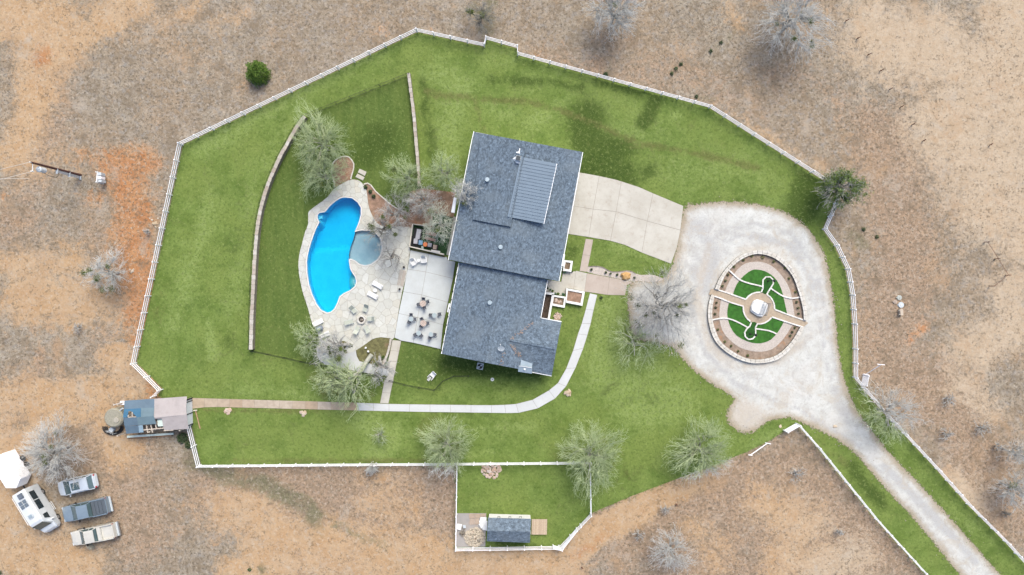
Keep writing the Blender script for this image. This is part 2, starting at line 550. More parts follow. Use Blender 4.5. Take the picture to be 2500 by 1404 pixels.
pool3_px = [(794, 517.5), (807.7, 501.4), (821.4, 490), (832.8, 483.6)]
split_px = [(867, 566), (863.5, 583.4), (855.6, 604), (852, 622), (852.8, 632.5)]
pool_union_px = pool_px[:-1] + splash_px + pool2_px + nub_px[1:] + pool3_px[1:]
deck_px = [(857.8, 438.7), (873.8, 440), (885, 447.8), (893, 460), (896.6, 474), (900, 501), (908, 524), (921.7, 544.7),
           (942, 553.8), (1006, 556), (999.7, 601.7), (1001.5, 611), (994.6, 656.4), (992, 676), (983, 708), (972.5, 765), (962.7, 824),
           (952.5, 826), (930.8, 823), (910, 828), (892, 840.6), (869, 855.5), (850, 863), (828, 868), (806, 864), (783, 858), (775.8, 845), (783.7, 828),
           (763, 790.5), (753, 754), (741.6, 719.8), (733.6, 685.6), (729, 651.4), (731.3, 622), (737, 599), (746, 565), (753, 547),
           (753, 521), (758.7, 512.8), (780, 496.8), (800.8, 480.8), (814.5, 462.6), (839.6, 446.6)]
lower_px = [(869, 855.5), (871.5, 870), (878, 881.7), (890, 885), (930, 892.6), (937.6, 891), (952.5, 902), (944, 919), (862.4, 904.5), (794, 889.7),
            (780, 879), (774.6, 865.7), (775.8, 845), (783, 858), (806, 864), (828, 868), (850, 863)]

def offset_ring(poly, d):
    p = np.array(poly, float); n = len(p)
    A_ = sum(p[i, 0] * p[(i + 1) % n, 1] - p[(i + 1) % n, 0] * p[i, 1] for i in range(n))
    sg = 1 if A_ > 0 else -1
    out = []
    for i in range(n):
        a, b, c = p[i - 1], p[i], p[(i + 1) % n]
        n1 = np.array([(b - a)[1], -(b - a)[0]]); n1 /= max(np.linalg.norm(n1), 1e-9)
        n2 = np.array([(c - b)[1], -(c - b)[0]]); n2 /= max(np.linalg.norm(n2), 1e-9)
        m_ = n1 + n2; l = max(np.linalg.norm(m_), .6); m_ /= l
        out.append(tuple(b + sg * m_ * d / max(.5, (m_ @ n1))))
    return out

pool_union = P2(pool_union_px)
hole = offset_ring(pool_union, .10)

# ------------------------------------------------------------------ ground sheet
T_, U_, G_, D_ = 0, 1, 2, 3
ground_strokes = [
    (D_, [(560, 1200), (1100, 1230), (1080, 1380), (700, 1390)], 130, 1), (D_, [(1520, 1280), (1900, 1180), (2150, 1320), (1700, 1380)], 150, 1), (D_, [(2150, 330), (2220, 620), (2160, 880), (2320, 980), (2450, 1250)], 110, .95), (D_, [(60, 1000), (300, 1120), (330, 1300)], 120, .9), (D_, [(60, 60), (130, 260), (30, 560)], 90, .7), (D_, [(1350, 160), (1650, 180), (1850, 260)], 70, .6), (D_, [(230, 560), (250, 850)], 80, .6),
    (T_, [(0, 40), (120, 60)], 90, 1), (T_, [(330, 10), (235, 60), (150, 120), (80, 200), (60, 330), (30, 380)], 55, 1), (T_, [(90, 110), (80, 260)], 60, 1),
    (U_, [(105, 135)], 30, .75), (T_, [(0, 1120), (60, 1060), (200, 1000)], 40, .8), (D_, [(80, 700), (130, 820), (160, 960)], 8, 1), (D_, [(40, 690), (90, 820), (110, 960)], 8, 1), (T_, [(560, 1390), (760, 1375), (1000, 1395)], 40, .9), (T_, [(470, 20), (400, 60)], 30, .7), (T_, [(520, 60), (600, 40)], 30, .45),
    (U_, [(270, 400), (345, 400)], 48, 1.1), (U_, [(300, 430), (325, 520), (335, 640), (350, 760)], 52, 1.15), (U_, [(230, 482)], 26, .75),
    (U_, [(365, 640), (345, 780), (334, 840)], 20, .9), (U_, [(375, 940), (385, 960)], 22, .8), (U_, [(8, 480)], 14, .8), (U_, [(205, 370)], 16, .6),
    (T_, [(60, 720), (200, 740), (250, 730)], 75, .95), (T_, [(40, 650), (170, 640)], 60, .8), (T_, [(290, 880), (330, 930), (250, 960), (120, 970), (0, 980)], 55, 1),
    (T_, [(0, 1100), (10, 1250), (60, 1370), (180, 1380)], 90, 1), (T_, [(300, 1100), (240, 960)], 60, .8), (T_, [(560, 1240), (620, 1250), (700, 1310), (900, 1340), (1150, 1370), (1380, 1370)], 70, .95),
    (T_, [(620, 1330), (700, 1380)], 50, 1), (T_, [(1100, 1385), (1300, 1372), (1400, 1345), (1480, 1290), (1600, 1215), (1700, 1165)], 34, 1.6), (U_, [(1400, 1360), (1470, 1320)], 16, .55),
    (T_, [(2150, 100), (2300, 120), (2420, 200), (2300, 300), (2450, 400), (2400, 470), (2500, 560)], 110, 1), (T_, [(2480, 30), (2500, 300)], 110, 1),
    (T_, [(2380, 850), (2500, 800), (2460, 720)], 70, .9), (T_, [(2340, 930), (2420, 1010)], 50, .7), (T_, [(2330, 1170), (2380, 1230)], 45, .8),
    (T_, [(1880, 1230), (1970, 1290), (1920, 1370), (2080, 1370)], 70, .85), (T_, [(1700, 1290), (1760, 1370)], 50, .6), (T_, [(1780, 20), (1800, 60)], 26, .6),
    (T_, [(960, 1180), (900, 1220), (1000, 1260)], 60, .55), (T_, [(1160, 1360), (1380, 1385)], 40, .8), (U_, [(935, 75)], 22, .7), (U_, [(1055, 72)], 10, .7), (U_, [(1500, 110)], 10, .2),
    (U_, [(2215, 835), (2265, 790)], 12, .95), (U_, [(1300, 120), (1320, 125)], 18, .5), (T_, [(1780, 270), (1900, 345), (2000, 410)], 14, .6), (U_, [(2140, 270)], 8, .2),
    (T_, [(300, 60), (600, 160), (560, 260)], 40, .25), (T_, [(1180, 1370), (900, 1400)], 40, .8), (T_, [(40, 450), (130, 380)], 40, .5),
    (D_, [(1900, 180), (2020, 200), (2150, 330), (2180, 480), (2260, 560)], 60, .55), (D_, [(2250, 30), (2330, 60), (2280, 130)], 22, .55), (D_, [(1470, 90), (1560, 110)], 30, .6),
    (D_, [(1700, 1200), (1780, 1190)], 60, .5), (D_, [(1560, 1260), (1500, 1330), (1420, 1390)], 22, .75), (D_, [(650, 1360), (690, 1400)], 30, .6), (D_, [(2440, 1060), (2470, 1240)], 40, .5),
    (D_, [(0, 40), (60, 90), (20, 160)], 30, .5), (D_, [(2120, 560), (2110, 700), (2130, 900)], 45, .45), (D_, [(690, 1170), (1000, 1200)], 50, .35), (D_, [(230, 720), (300, 700)], 30, .45),
    (D_, [(100, 1160), (200, 1120)], 60, .5), (D_, [(1100, 1150), (1090, 1330)], 18, .5),
    (G_, [(480, 1070), (470, 1120), (560, 1165), (640, 1180), (750, 1240), (770, 1270)], 30, .95), (G_, [(820, 1280), (860, 1305), (940, 1330)], 13, .75), (G_, [(1160, 20), (1200, 10), (1190, 70)], 26, .75),
    (G_, [(1480, 140), (1492, 185)], 10, .8), (G_, [(1660, 160), (1650, 170)], 10, .6), (G_, [(1730, 130), (1790, 80)], 14, .5), (G_, [(640, 1390)], 18, .8), (G_, [(2080, 570), (2110, 600)], 20, .6), (G_, [(600, 60), (620, 80)], 14, .35),
    (G_, [(1745, 240), (1700, 235)], 12, .5), (G_, [(425, 1060)], 16, .7),
]
BIG = 1500.0
g_out = [(-BIG, -BIG), (BIG, -BIG), (BIG, BIG), (-BIG, BIG)]
sheet("ground", g_out, M_ground, 0.0, [hole], .9, paint(ground_strokes), extra=(-80, -48, 80, 48))

# ------------------------------------------------------------------ lawn
L_, K_, B_, I_ = 0, 1, 2, 3
lawn_strokes = [
    (L_, [(960, 90), (760, 200), (600, 300), (500, 360)], 28, .8), (L_, [(740, 270), (660, 380), (600, 560), (560, 760)], 40, .45), (L_, [(1060, 170), (1130, 220), (1090, 300), (1100, 380)], 45, .7),
    (L_, [(1080, 420), (1100, 470)], 30, .9), (L_, [(1300, 200), (1500, 260), (1600, 300)], 50, .4), (L_, [(1480, 320), (1560, 330)], 30, .7), (L_, [(1650, 280)], 16, .9), (L_, [(1380, 140), (1200, 150)], 30, .4),
    (L_, [(1240, 280), (1200, 260)], 30, .5), (L_, [(510, 790), (520, 870)], 16, .9), (L_, [(460, 600), (450, 720)], 30, .5), (L_, [(560, 950), (760, 960)], 22, .45),
    (L_, [(890, 1020), (930, 1060), (920, 1110)], 34, 1.2), (L_, [(1300, 300), (1360, 260)], 30, .7), (L_, [(700, 960), (1000, 1060), (1300, 1040)], 16, .6), (L_, [(420, 800), (470, 640), (520, 480)], 26, .6), (L_, [(970, 1030), (965, 1090)], 14, .9), (L_, [(1200, 1102), (1140, 1110)], 8, .8), (L_, [(1500, 760), (1480, 900), (1560, 990), (1650, 980)], 60, 1.0), (L_, [(1560, 870), (1600, 900)], 40, .9),
    (L_, [(1620, 420), (1800, 400), (1900, 460)], 50, .45), (L_, [(1500, 600), (1600, 630)], 22, .6), (L_, [(1830, 1100), (1900, 1050)], 16, .6), (L_, [(2300, 1220), (2400, 1310)], 20, .5), (L_, [(1440, 1090)], 60, .3),
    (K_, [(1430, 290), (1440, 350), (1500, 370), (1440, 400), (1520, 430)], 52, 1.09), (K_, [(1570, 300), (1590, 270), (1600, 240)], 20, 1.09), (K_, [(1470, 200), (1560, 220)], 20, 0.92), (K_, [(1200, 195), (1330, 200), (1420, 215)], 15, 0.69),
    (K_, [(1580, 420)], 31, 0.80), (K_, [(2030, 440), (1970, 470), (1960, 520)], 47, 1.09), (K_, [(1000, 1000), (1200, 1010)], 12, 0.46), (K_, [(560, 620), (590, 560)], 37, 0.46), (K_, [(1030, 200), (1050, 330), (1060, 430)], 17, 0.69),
    (K_, [(1090, 895), (1200, 895), (1330, 905)], 27, 1.09), (K_, [(1230, 935)], 25, 0.57), (K_, [(2080, 1140), (2150, 1230)], 20, 0.80), (K_, [(555, 830)], 22, 0.57), (K_, [(1030, 870), (1060, 880)], 17, 0.46), (K_, [(1550, 560), (1450, 595)], 12, 0.34),  # leading stroke paints the house's shade into the grass
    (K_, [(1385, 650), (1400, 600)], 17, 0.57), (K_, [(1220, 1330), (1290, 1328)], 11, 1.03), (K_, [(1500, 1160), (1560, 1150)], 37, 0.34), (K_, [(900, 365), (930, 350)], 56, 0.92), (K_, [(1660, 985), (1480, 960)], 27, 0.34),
    (B_, [(1035, 222), (1080, 235), (1180, 240), (1300, 250), (1400, 280), (1560, 350), (1700, 375), (1850, 410)], 9, .9), (B_, [(1060, 230), (1100, 236)], 14, .8), (B_, [(1160, 240), (1180, 320)], 10, .6), (B_, [(380, 760), (400, 720)], 25, .4),
    (B_, [(1060, 1020), (1020, 1060)], 24, .5), (B_, [(560, 1128), (900, 1126), (1100, 1122)], 7, .7), (B_, [(500, 1000), (700, 1003), (870, 1008)], 6, .7), (B_, [(770, 920), (800, 960)], 22, .6), (B_, [(1380, 1120), (1340, 1090)], 30, .4), (B_, [(1980, 1075), (2060, 1130)], 14, .5),
    (B_, [(1500, 1090), (1520, 1150), (1650, 1140)], 24, .3), (B_, [(2140, 1030), (2110, 990)], 14, .4),
]
inner_px = [(750, 286), (1000, 182), (1028, 456), (1000, 560), (1100, 640), (1080, 860), (1340, 915), (1084, 917), (1077, 953), (940, 919),
            (876, 906), (737, 882), (617, 855), (620, 740), (630, 590), (645, 500), (660, 450), (690, 385), (715, 335)]
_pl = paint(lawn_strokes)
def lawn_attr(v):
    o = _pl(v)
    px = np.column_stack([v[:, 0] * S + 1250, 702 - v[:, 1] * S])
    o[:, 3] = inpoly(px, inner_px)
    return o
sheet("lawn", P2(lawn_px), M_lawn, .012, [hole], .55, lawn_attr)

_gs = paint([
    (1, [(1700, 560), (1750, 620), (1720, 700)], 34, .8), (1, [(1830, 575), (1930, 600), (1990, 700)], 12, .8), (1, [(2040, 950), (2070, 1030)], 20, .8), (1, [(1980, 540), (1900, 520)], 12, .5),
    (1, [(2160, 1140), (2260, 1240), (2380, 1370)], 12, 1.1), (1, [(2085, 1010), (2040, 900), (2015, 760), (1990, 650), (1930, 570), (1840, 545), (1750, 570), (1700, 650), (1690, 760), (1720, 860), (1800, 940), (1950, 1000), (2100, 1090)], 9, .8), (1, [(2065, 1010), (2020, 900), (1995, 760), (1965, 660), (1915, 590), (1835, 567), (1760, 590)], 7, .7), (1, [(1670, 560), (1700, 620), (1680, 720)], 14, .7), (1, [(2120, 1120), (2210, 1230), (2300, 1330)], 7, .6), (1, [(1640, 800), (1700, 880)], 30, .4), (1, [(1760, 900), (1850, 930)], 16, .45),
    (2, [(1730, 600), (1700, 720), (1730, 840), (1800, 895), (1900, 880), (1980, 820)], 14, .75), (2, [(1660, 520), (1665, 600), (1650, 660)], 22, .7), (2, [(1660, 850)], 22, .7), (2, [(1800, 610), (1900, 600), (1960, 690)], 10, .6),
    (2, [(1830, 1010), (1800, 1030), (1850, 1035)], 40, 1.2), (2, [(1560, 790), (1600, 760)], 30, .7), (2, [(2000, 1060), (2060, 1090)], 10, .6),
])
gr = P2(gravel_px)
def grav_attr(v):
    o = _gs(v)
    o[:, 0] = np.clip(segdist(v, gr, True) / 1.3, 0, 1)
    return o
sheet("gravel_driveway", smooth(gr, 2), M_gravel, .022, [], .5, grav_attr)

# ------------------------------------------------------------------ concrete driveway: slabs
def slabs(name, polys, mat, z, base_mat, pieces="concrete_slab", gap=.035, depth=.05):
    """a pavement: a thin bed and its slabs as children"""
    bed = MB()
    for p in polys:
        bed.prism(P2(p), z - .05, z - .018)
    b = bed.build(name, base_mat)
    b["kind"] = 'structure'
    for i, p in enumerate(polys):
        q = np.array(P2(p)); c = q.mean(0)
        q = [tuple(x) for x in np.array(offset_ring([tuple(r) for r in q], -gap / 2))]
        MB().prism(q, z - .015, z + random.Random(i).uniform(-.003, .003)).build(pieces, mat, b, True)
    return b

def lerp(a, b, t): return (a[0] + (b[0] - a[0]) * t, a[1] + (b[1] - a[1]) * t)

slabs("concrete_driveway", [
    [(1400, 421), (1413, 421), (1448, 427), (1463, 430), (1448, 511), (1382, 500)], [(1463, 430), (1500, 438), (1517, 443), (1504, 517), (1448, 511)],
    [(1382, 500), (1448, 511), (1437, 579), (1372, 569)], [(1448, 511), (1504, 517), (1490, 588), (1437, 579)],
    [(1517, 443), (1560, 457), (1594, 472), (1580, 540), (1504, 517)], [(1594, 472), (1630, 487), (1668, 503), (1661, 562), (1580, 540)],
    [(1504, 517), (1580, 540), (1567, 617), (1525, 598), (1490, 588)], [(1580, 540), (1661, 562), (1652, 605), (1638, 644), (1567, 617)]], M_drive, .06, M_mortar)
slabs("garage_walk", [[(1430, 583), (1448, 585), (1441, 624), (1422, 622)], [(1422, 622), (1441, 624), (1433, 664), (1415, 662)]], M_pink, .058, M_mortar)
slabs("entry_walk", [[(1433, 667), (1488, 677), (1483, 720), (1427, 712)], [(1488, 677), (1545, 688), (1530, 697), (1526, 721), (1483, 720)]], M_pink, .06, M_mortar)
slabs("entry_terrace", [
    [(1337, 683), (1370, 688), (1375, 660), (1391, 661), (1384, 712), (1375, 722), (1331, 712)], [(1391, 661), (1406, 663), (1400, 706), (1384, 703)],
    [(1406, 661), (1433, 667), (1427, 712), (1400, 706)]], M_drive, .10, M_mortar)

# sidewalk of new concrete
top = [(872, 983), (912, 984.5), (950, 986), (1000, 986.8), (1050, 987.5), (1100, 988), (1150, 988.7), (1200, 989), (1232, 988.2), (1260, 986), (1300, 976), (1340, 953),
       (1362, 935), (1382, 900), (1399, 856), (1411, 815), (1420, 790), (1430, 755), (1440, 716)]
bot = [(872, 1002), (912, 1003), (950, 1004), (1000, 1005), (1050, 1006), (1100, 1006.5), (1150, 1007.3), (1200, 1008), (1235, 1008.5), (1266, 1008), (1313, 997), (1355, 973),
       (1382, 943), (1405, 898), (1424, 850), (1434, 818), (1442, 790), (1449, 757), (1458, 720)]
slabs("sidewalk", [[top[i], top[i + 1], bot[i + 1], bot[i]] for i in range(len(top) - 1)], M_walk, .062, M_mortar)
xs = [470, 500, 531, 561, 592, 622, 653, 683, 714, 745, 776, 808, 840, 872]
def ty(x): return 971.5 + (x - 470) * (983 - 971.5) / 402
def by(x): return (998 - (x - 470) * .12) if x < 505 else 993 + (x - 505) * (1002 - 993) / 367
slabs("stone_path", [[(xs[i], ty(xs[i])), (xs[i + 1], ty(xs[i + 1])), (xs[i + 1], by(xs[i + 1])), (xs[i], by(xs[i]))] for i in range(len(xs) - 1)], M_path, .06, M_mortar, "path_slab", .03)
a0, a1, b0, b1 = (958, 830), (928, 984), (979.8, 832), (948.5, 985)
slabs("side_walk_path", [[lerp(a0, a1, i / 6), lerp(b0, b1, i / 6), lerp(b0, b1, (i + 1) / 6), lerp(a0, a1, (i + 1) / 6)] for i in range(6)], M_drive, .06, M_mortar)
slabs("patio_slab", [
    [(1002.5, 611), (1047, 619), (1040, 664), (995.4, 657)], [(1047, 619), (1092, 628), (1093, 635), (1112, 639), (1106, 680), (1040, 664)],
    [(995.4, 657), (1040, 664), (1030, 720), (985, 712)], [(1040, 664), (1106, 680), (1094, 738), (1030, 720)],
    [(985, 712), (1030, 720), (1020, 775), (973.5, 765)], [(1030, 720), (1094, 738), (1082, 793), (1020, 775)],
    [(973.5, 765), (1020, 775), (1009, 836.5), (979.8, 831.5), (963.5, 824)], [(1020, 775), (1082, 793), (1076, 852), (1009, 836.5)]], M_slab, .16, M_mortar)
MB().prism(P2(lower_px), 0.0, .085).build("lower_terrace", M_walk)["kind"] = 'structure'

# ------------------------------------------------------------------ flagstone pool deck
deck = smooth(P2(deck_px), 2)
deck_bed = sheet("pool_deck", deck, simple("pale_deck_mortar", (.300, .280, .238), .15, 2.0), .085, [offset_ring(pool_union, .02)], 0, skirt=.12)
rs = np.random.RandomState(11)
seeds = []
dk = np.array(deck); x0, y0 = dk.min(0); x1, y1 = dk.max(0)
for it in range(6000):
    p = (rs.uniform(x0 - .5, x1 + .5), rs.uniform(y0 - .5, y1 + .5))
    md = .58 if p[0] < W(800, 0).x or p[1] > W(0, 500).y else .78
    md *= .75 if rs.rand() < .25 else 1.0
    if all((p[0] - q[0]) ** 2 + (p[1] - q[1]) ** 2 > md * md for q in seeds): seeds.append(p)
sd = np.array(seeds)
near = inpoly(sd, offset_ring(deck, .45)) & ~inpoly(sd, offset_ring(pool_union, -.4))
pu = offset_ring(pool_union, .17)
def clip_half(poly, n_, d_):
    out = []
    for i in range(len(poly)):
        a, b = poly[i], poly[(i + 1) % len(poly)]
        da, db = a[0] * n_[0] + a[1] * n_[1] - d_, b[0] * n_[0] + b[1] * n_[1] - d_
        if da <= 0: out.append(a)
        if (da < 0 < db) or (db < 0 < da):
            t = da / (da - db); out.append((a[0] + (b[0] - a[0]) * t, a[1] + (b[1] - a[1]) * t))
    return out
pieces = []
for i in np.where(near)[0]:
    s0 = sd[i]
    cell = [(s0[0] - 2, s0[1] - 2), (s0[0] + 2, s0[1] - 2), (s0[0] + 2, s0[1] + 2), (s0[0] - 2, s0[1] + 2)]
    dd = ((sd - s0) ** 2).sum(1)
    for j in np.argsort(dd)[1:22]:
        n_ = sd[j] - s0; L = np.linalg.norm(n_); n_ = n_ / L
        cell = clip_half(cell, n_, n_ @ s0 + L / 2 - .017)
        if len(cell) < 3: break
    if len(cell) < 3: continue
    ca = np.array(cell)
    near_edge = segdist(ca, deck, True).min() < .6 or segdist(ca, pu, True).min() < .6 or not inpoly(ca, deck).all() or inpoly(ca, pu).any()
    verts2 = [Vector(q) for q in cell]; edges = [(k, (k + 1) % len(cell)) for k in range(len(cell))]
    if near_edge:
        cx, cy = ca.mean(0)
        for loop in (deck, pu):
            L2 = len(loop)
            for k in range(L2):
                a, b = np.array(loop[k]), np.array(loop[(k + 1) % L2])
                if min(a[0], b[0]) < cx + 2 and max(a[0], b[0]) > cx - 2 and min(a[1], b[1]) < cy + 2 and max(a[1], b[1]) > cy - 2:
                    m0 = len(verts2); verts2 += [Vector(a), Vector(b)]; edges.append((m0, m0 + 1))
    r = delaunay_2d_cdt(verts2, edges, [], 0, 1e-5)
    v = np.array([tuple(p) for p in r[0]]); t = np.array([f for f in r[2]], int)
    c = v[t].mean(1)
    k = inpoly(c, cell)
    if near_edge: k &= inpoly(c, deck) & ~inpoly(c, pu)
    t = t[k]
    if len(t) == 0: continue
    a_ = v[t]; ar = .5 * np.abs((a_[:, 1, 0] - a_[:, 0, 0]) * (a_[:, 2, 1] - a_[:, 0, 1]) - (a_[:, 1, 1] - a_[:, 0, 1]) * (a_[:, 2, 0] - a_[:, 0, 0])).sum()
    if ar < .03: continue
    cr = (a_[:, 1, 0] - a_[:, 0, 0]) * (a_[:, 2, 1] - a_[:, 0, 1]) - (a_[:, 1, 1] - a_[:, 0, 1]) * (a_[:, 2, 0] - a_[:, 0, 0])
    t[cr < 0] = t[cr < 0][:, ::-1]
    used = sorted(set(t.ravel())); mp = {q: n for n, q in enumerate(used)}
    z1 = .112 + rs.uniform(-.004, .004)
    vs = [(v[q][0], v[q][1], z1) for q in used]; fs = [[mp[q] for q in f] for f in t]
    es = {(f[q], f[(q + 1) % 3]) for f in fs for q in range(3)}
    lo = {}
    for (p_, q_) in [e for e in es if (e[1], e[0]) not in es]:
        for w_ in (p_, q_):
            if w_ not in lo: lo[w_] = len(vs); vs.append((vs[w_][0], vs[w_][1], .08))
        fs.append([q_, p_, lo[p_], lo[q_]])
    pieces.append((ar, vs, fs))
pieces.sort(key=lambda q: -q[0])
for ar, vs, fs in pieces[:298]:
    m_ = MB(); m_.v, m_.f = vs, [tuple(f) for f in fs]
    m_.build("flagstone", M_stone, deck_bed, True)
if len(pieces) > 298:
    m_ = MB()
    for ar, vs, fs in pieces[298:]: m_.add(vs, fs)
    o = m_.build("small_flagstones", M_stone, deck_bed, True); o["kind"] = 'stuff'
print("flagstones", len(pieces))

# ------------------------------------------------------------------ pool
def plaster(name, a, b):
    t = NT(name)
    c = t.mix(t.mr(t.noise(.8, 5, .6), .35, .65), a, b)
    c = t.mix(t.mr(t.noise(5, 4, .7), .5, .7, 0, .25), c, mul(a, .75))
    return t.fin(c, .8)
M_plaster = plaster("blue_pool_plaster", (.36, .64, .76), (.42, .69, .80))
M_splashfloor = plaster("grey_blue_splash_plaster", (.29, .39, .43), (.36, .45, .48))
M_coping = simple("white_coping", (.52, .51, .48), .06, 3)
def water(name, col, dens):
    t = NT(name)
    for l in list(t.t.links): 
        if l.to_node == t.out: t.t.links.remove(l)
    t.t.nodes.remove(t.b)
    tr = t.n("ShaderNodeBsdfTransparent")
    tr.inputs[0].default_value = (.97, .985, 1, 1)
    gl = t.n("ShaderNodeBsdfGlossy"); gl.inputs["Roughness"].default_value = .04
    bn = t.n("ShaderNodeBump", {"Strength": .12, "Distance": .05, "Height": t.noise(3.0, 3, .5)})
    t.t.links.new(bn.outputs[0], gl.inputs["Normal"])
    fr = t.n("ShaderNodeFresnel", {"IOR": 1.33}); t.t.links.new(bn.outputs[0], fr.inputs["Normal"])
    ms = t.n("ShaderNodeMixShader"); t.t.links.new(fr.outputs[0], ms.inputs[0])
    t.t.links.new(tr.outputs[0], ms.inputs[1]); t.t.links.new(gl.outputs[0], ms.inputs[2])
    t.t.links.new(ms.outputs[0], t.out.inputs[0])
    va = t.n("ShaderNodeVolumeAbsorption"); va.inputs[0].default_value = (*col, 1); va.inputs[1].default_value = dens
    t.t.links.new(va.outputs[0], t.out.inputs[1])
    return t.m
M_water = water("clear_blue_water", (0.0, .908, .980), 1.3)
M_swater = water("shallow_water", (.35, .82, .95), .55)
pool_loop_px = pool_px + split_px[1:] + pool2_px[:] + nub_px[1:] + pool3_px[1:]
pool_loop = P2(pool_loop_px)
splash_loop = P2(splash_px + split_px[::-1][1:-1])
main_wo_nub = P2(pool_px + split_px[1:] + pool2_px + pool3_px)
def pool_depth(v):
    py = 702 - v[:, 1] * S; px = v[:, 0] * S + 1250
    t = np.clip((py + (px - 800) * .1 - 603) / 8, 0, 1)
    d = -1.7 + t * .28
    nub = (px < 797) & (py < 545) & (px < 790 - (py - 519) * .35)
    d = np.where(nub, -.5, d)
    stp = np.hypot(px - 876, py - 686)
    d = np.where(stp < 24, np.maximum(d, -1.0 + .25 * np.floor((24 - stp) / 4.5)), d)
    return d
def basin(name, loop, mat, zf):
    o = sheet(name, loop, mat, -1, [], .35, zf=zf, kind=None)
    me = o.data; bm = bmesh.new(); bm.from_mesh(me)
    be = [e for e in bm.edges if e.is_boundary]
    r = bmesh.ops.extrude_edge_only(bm, edges=be)
    for g in r['geom']:
        if isinstance(g, bmesh.types.BMVert): g.co.z = .05
    bm.to_mesh(me); bm.free(); me.update()
    return o
pool = thing("swimming_pool", "free-form kidney swimming pool with bright blue water in the flagstone deck", "swimming pool", W(810, 620))
def adopt(o, p):
    o.parent = p; o.data.transform(Matrix.Translation(-origin_of(p)))
    for k in list(o.keys()):
        if k == 'kind': del o[k]
    return o
adopt(basin("basin", pool_loop, M_plaster, pool_depth), pool)
wl = offset_ring(pool_loop, .03)
wm = sheet("water", wl, M_water, -.04, [], 0, kind=None, skirt=2.6)
bm = bmesh.new(); bm.from_mesh(wm.data)
be = [e for e in bm.edges if e.is_boundary]
bmesh.ops.holes_fill(bm, edges=be, sides=0)
bmesh.ops.triangulate(bm, faces=[f for f in bm.faces if len(f.verts) > 4])
bmesh.ops.recalc_face_normals(bm, faces=bm.faces)
bm.to_mesh(wm.data); bm.free(); adopt(wm, pool)
def strip(loop, w_in, w_out, z0, z1, closed=True):
    a = offset_ring(loop, w_out); b = offset_ring(loop, -w_in)
    m_ = MB(); n = len(loop)
    for i in range(n if closed else n - 1):
        j = (i + 1) % n
        m_.prism([a[i], a[j], b[j], b[i]], z0, z1)
    return m_
strip(P2(pool_union_px), .02, .13, .0, .122).build("coping", M_coping, pool, True)
for r_, d_ in ((24, -1.0), (18.5, -.72), (13, -.44)):    # entry steps in the corner of the shallow end
    MB().prism(P2([(872 + r_ * math.cos(a), 687 + r_ * 1.15 * math.sin(a)) for a in np.linspace(0, 2 * math.pi, 29)[:-1]]), d_ - .3, d_).build("entry_step", M_coping, pool, True)
splash = thing("splash_pool", "round shallow grey-blue splash pool joined to the swimming pool", "pool", W(892, 606))
adopt(basin("basin", splash_loop, M_splashfloor, lambda v: np.full(len(v), -.42)), splash)
ws = sheet("water", offset_ring(splash_loop, .01), M_swater, -.045, [], 0, kind=None, skirt=.6)
bm = bmesh.new(); bm.from_mesh(ws.data)
bmesh.ops.holes_fill(bm, edges=[e for e in bm.edges if e.is_boundary], sides=0)
bmesh.ops.triangulate(bm, faces=[f for f in bm.faces if len(f.verts) > 4])
bmesh.ops.recalc_face_normals(bm, faces=bm.faces)
bm.to_mesh(ws.data); bm.free(); adopt(ws, splash)

# ------------------------------------------------------------------ planting beds and small grounds
def bed(name, px, mat, z=.03, sm=2, kind='structure', grid=0):
    return sheet(name, smooth(P2(px), sm) if sm > 1 else P2(px), mat, z, [], grid)
bed("tree_bed", [(817, 457), (816, 444), (812, 430.7), (810, 408), (814.5, 396.5), (826, 386), (839.6, 382), (851, 382.8), (860, 392), (864.7, 403), (862, 419), (858, 436), (838, 446)], M_bedsoil, .03)
bed("deck_side_bed", [(888, 449), (900, 447.3), (908, 454.6), (917, 467), (933, 481), (953.6, 499), (974, 511.6), (1000, 520), (1010, 548), (1006, 557), (942, 556), (921, 547), (906, 526), (898, 501), (895, 474)], M_bedsoil, .031)
bed("bare_court", [(1001, 468), (1030, 460), (1112, 470), (1108, 530), (1104, 560), (1048, 556), (1008, 548), (1000, 515)], M_bedsoil, .034, 1)
bed("corner_bed", [(952.5, 827), (930.8, 823), (910, 828), (892, 840.6), (869, 855.5), (871.5, 870), (878, 881.7), (900, 886.5), (930.8, 892.5), (938, 889), (946, 860)], M_weedbed, .09, 1)
bed("small_tree_bed", [(838, 832), (846, 835), (848, 843), (842, 851), (833, 855), (824, 852), (822, 844), (828, 835)], M_weedbed, .118)
bed("entry_bed", [(1437, 650.5), (1459, 650), (1473, 653), (1486, 661), (1498, 664), (1514, 663), (1527, 660.8), (1539, 661), (1552, 668), (1575, 676), (1560, 684), (1545, 687), (1488, 676), (1434, 664.6)], M_ringgravel, .032)
bed("gravel_corner_bed", [(1552, 674), (1575, 671), (1598, 672), (1620, 682), (1600, 688), (1560, 686)], M_ringgravel, .04)
bed("slab_garden_strip", [(1004, 607), (1086, 623.5), (1087, 629), (1004, 611.5)], M_weedbed, .165, 1)
# ------------------------------------------------------------------ MAIN HOUSE
HO, HU, HV = np.array([1122., 640.]), np.array([.982, .189]), np.array([-.189, .982])
def HP(u, v, z=0.0):
    p = HO + HU * u + HV * v
    return W(p[0], p[1], z)
def HG(u, v, z=0.0):          # a point on the ground plan (no lean)
    p = HO + HU * u + HV * v
    q = W(p[0], p[1], 0); return Vector((q.x, q.y, z))
HROT = -math.atan2(.189, .982)

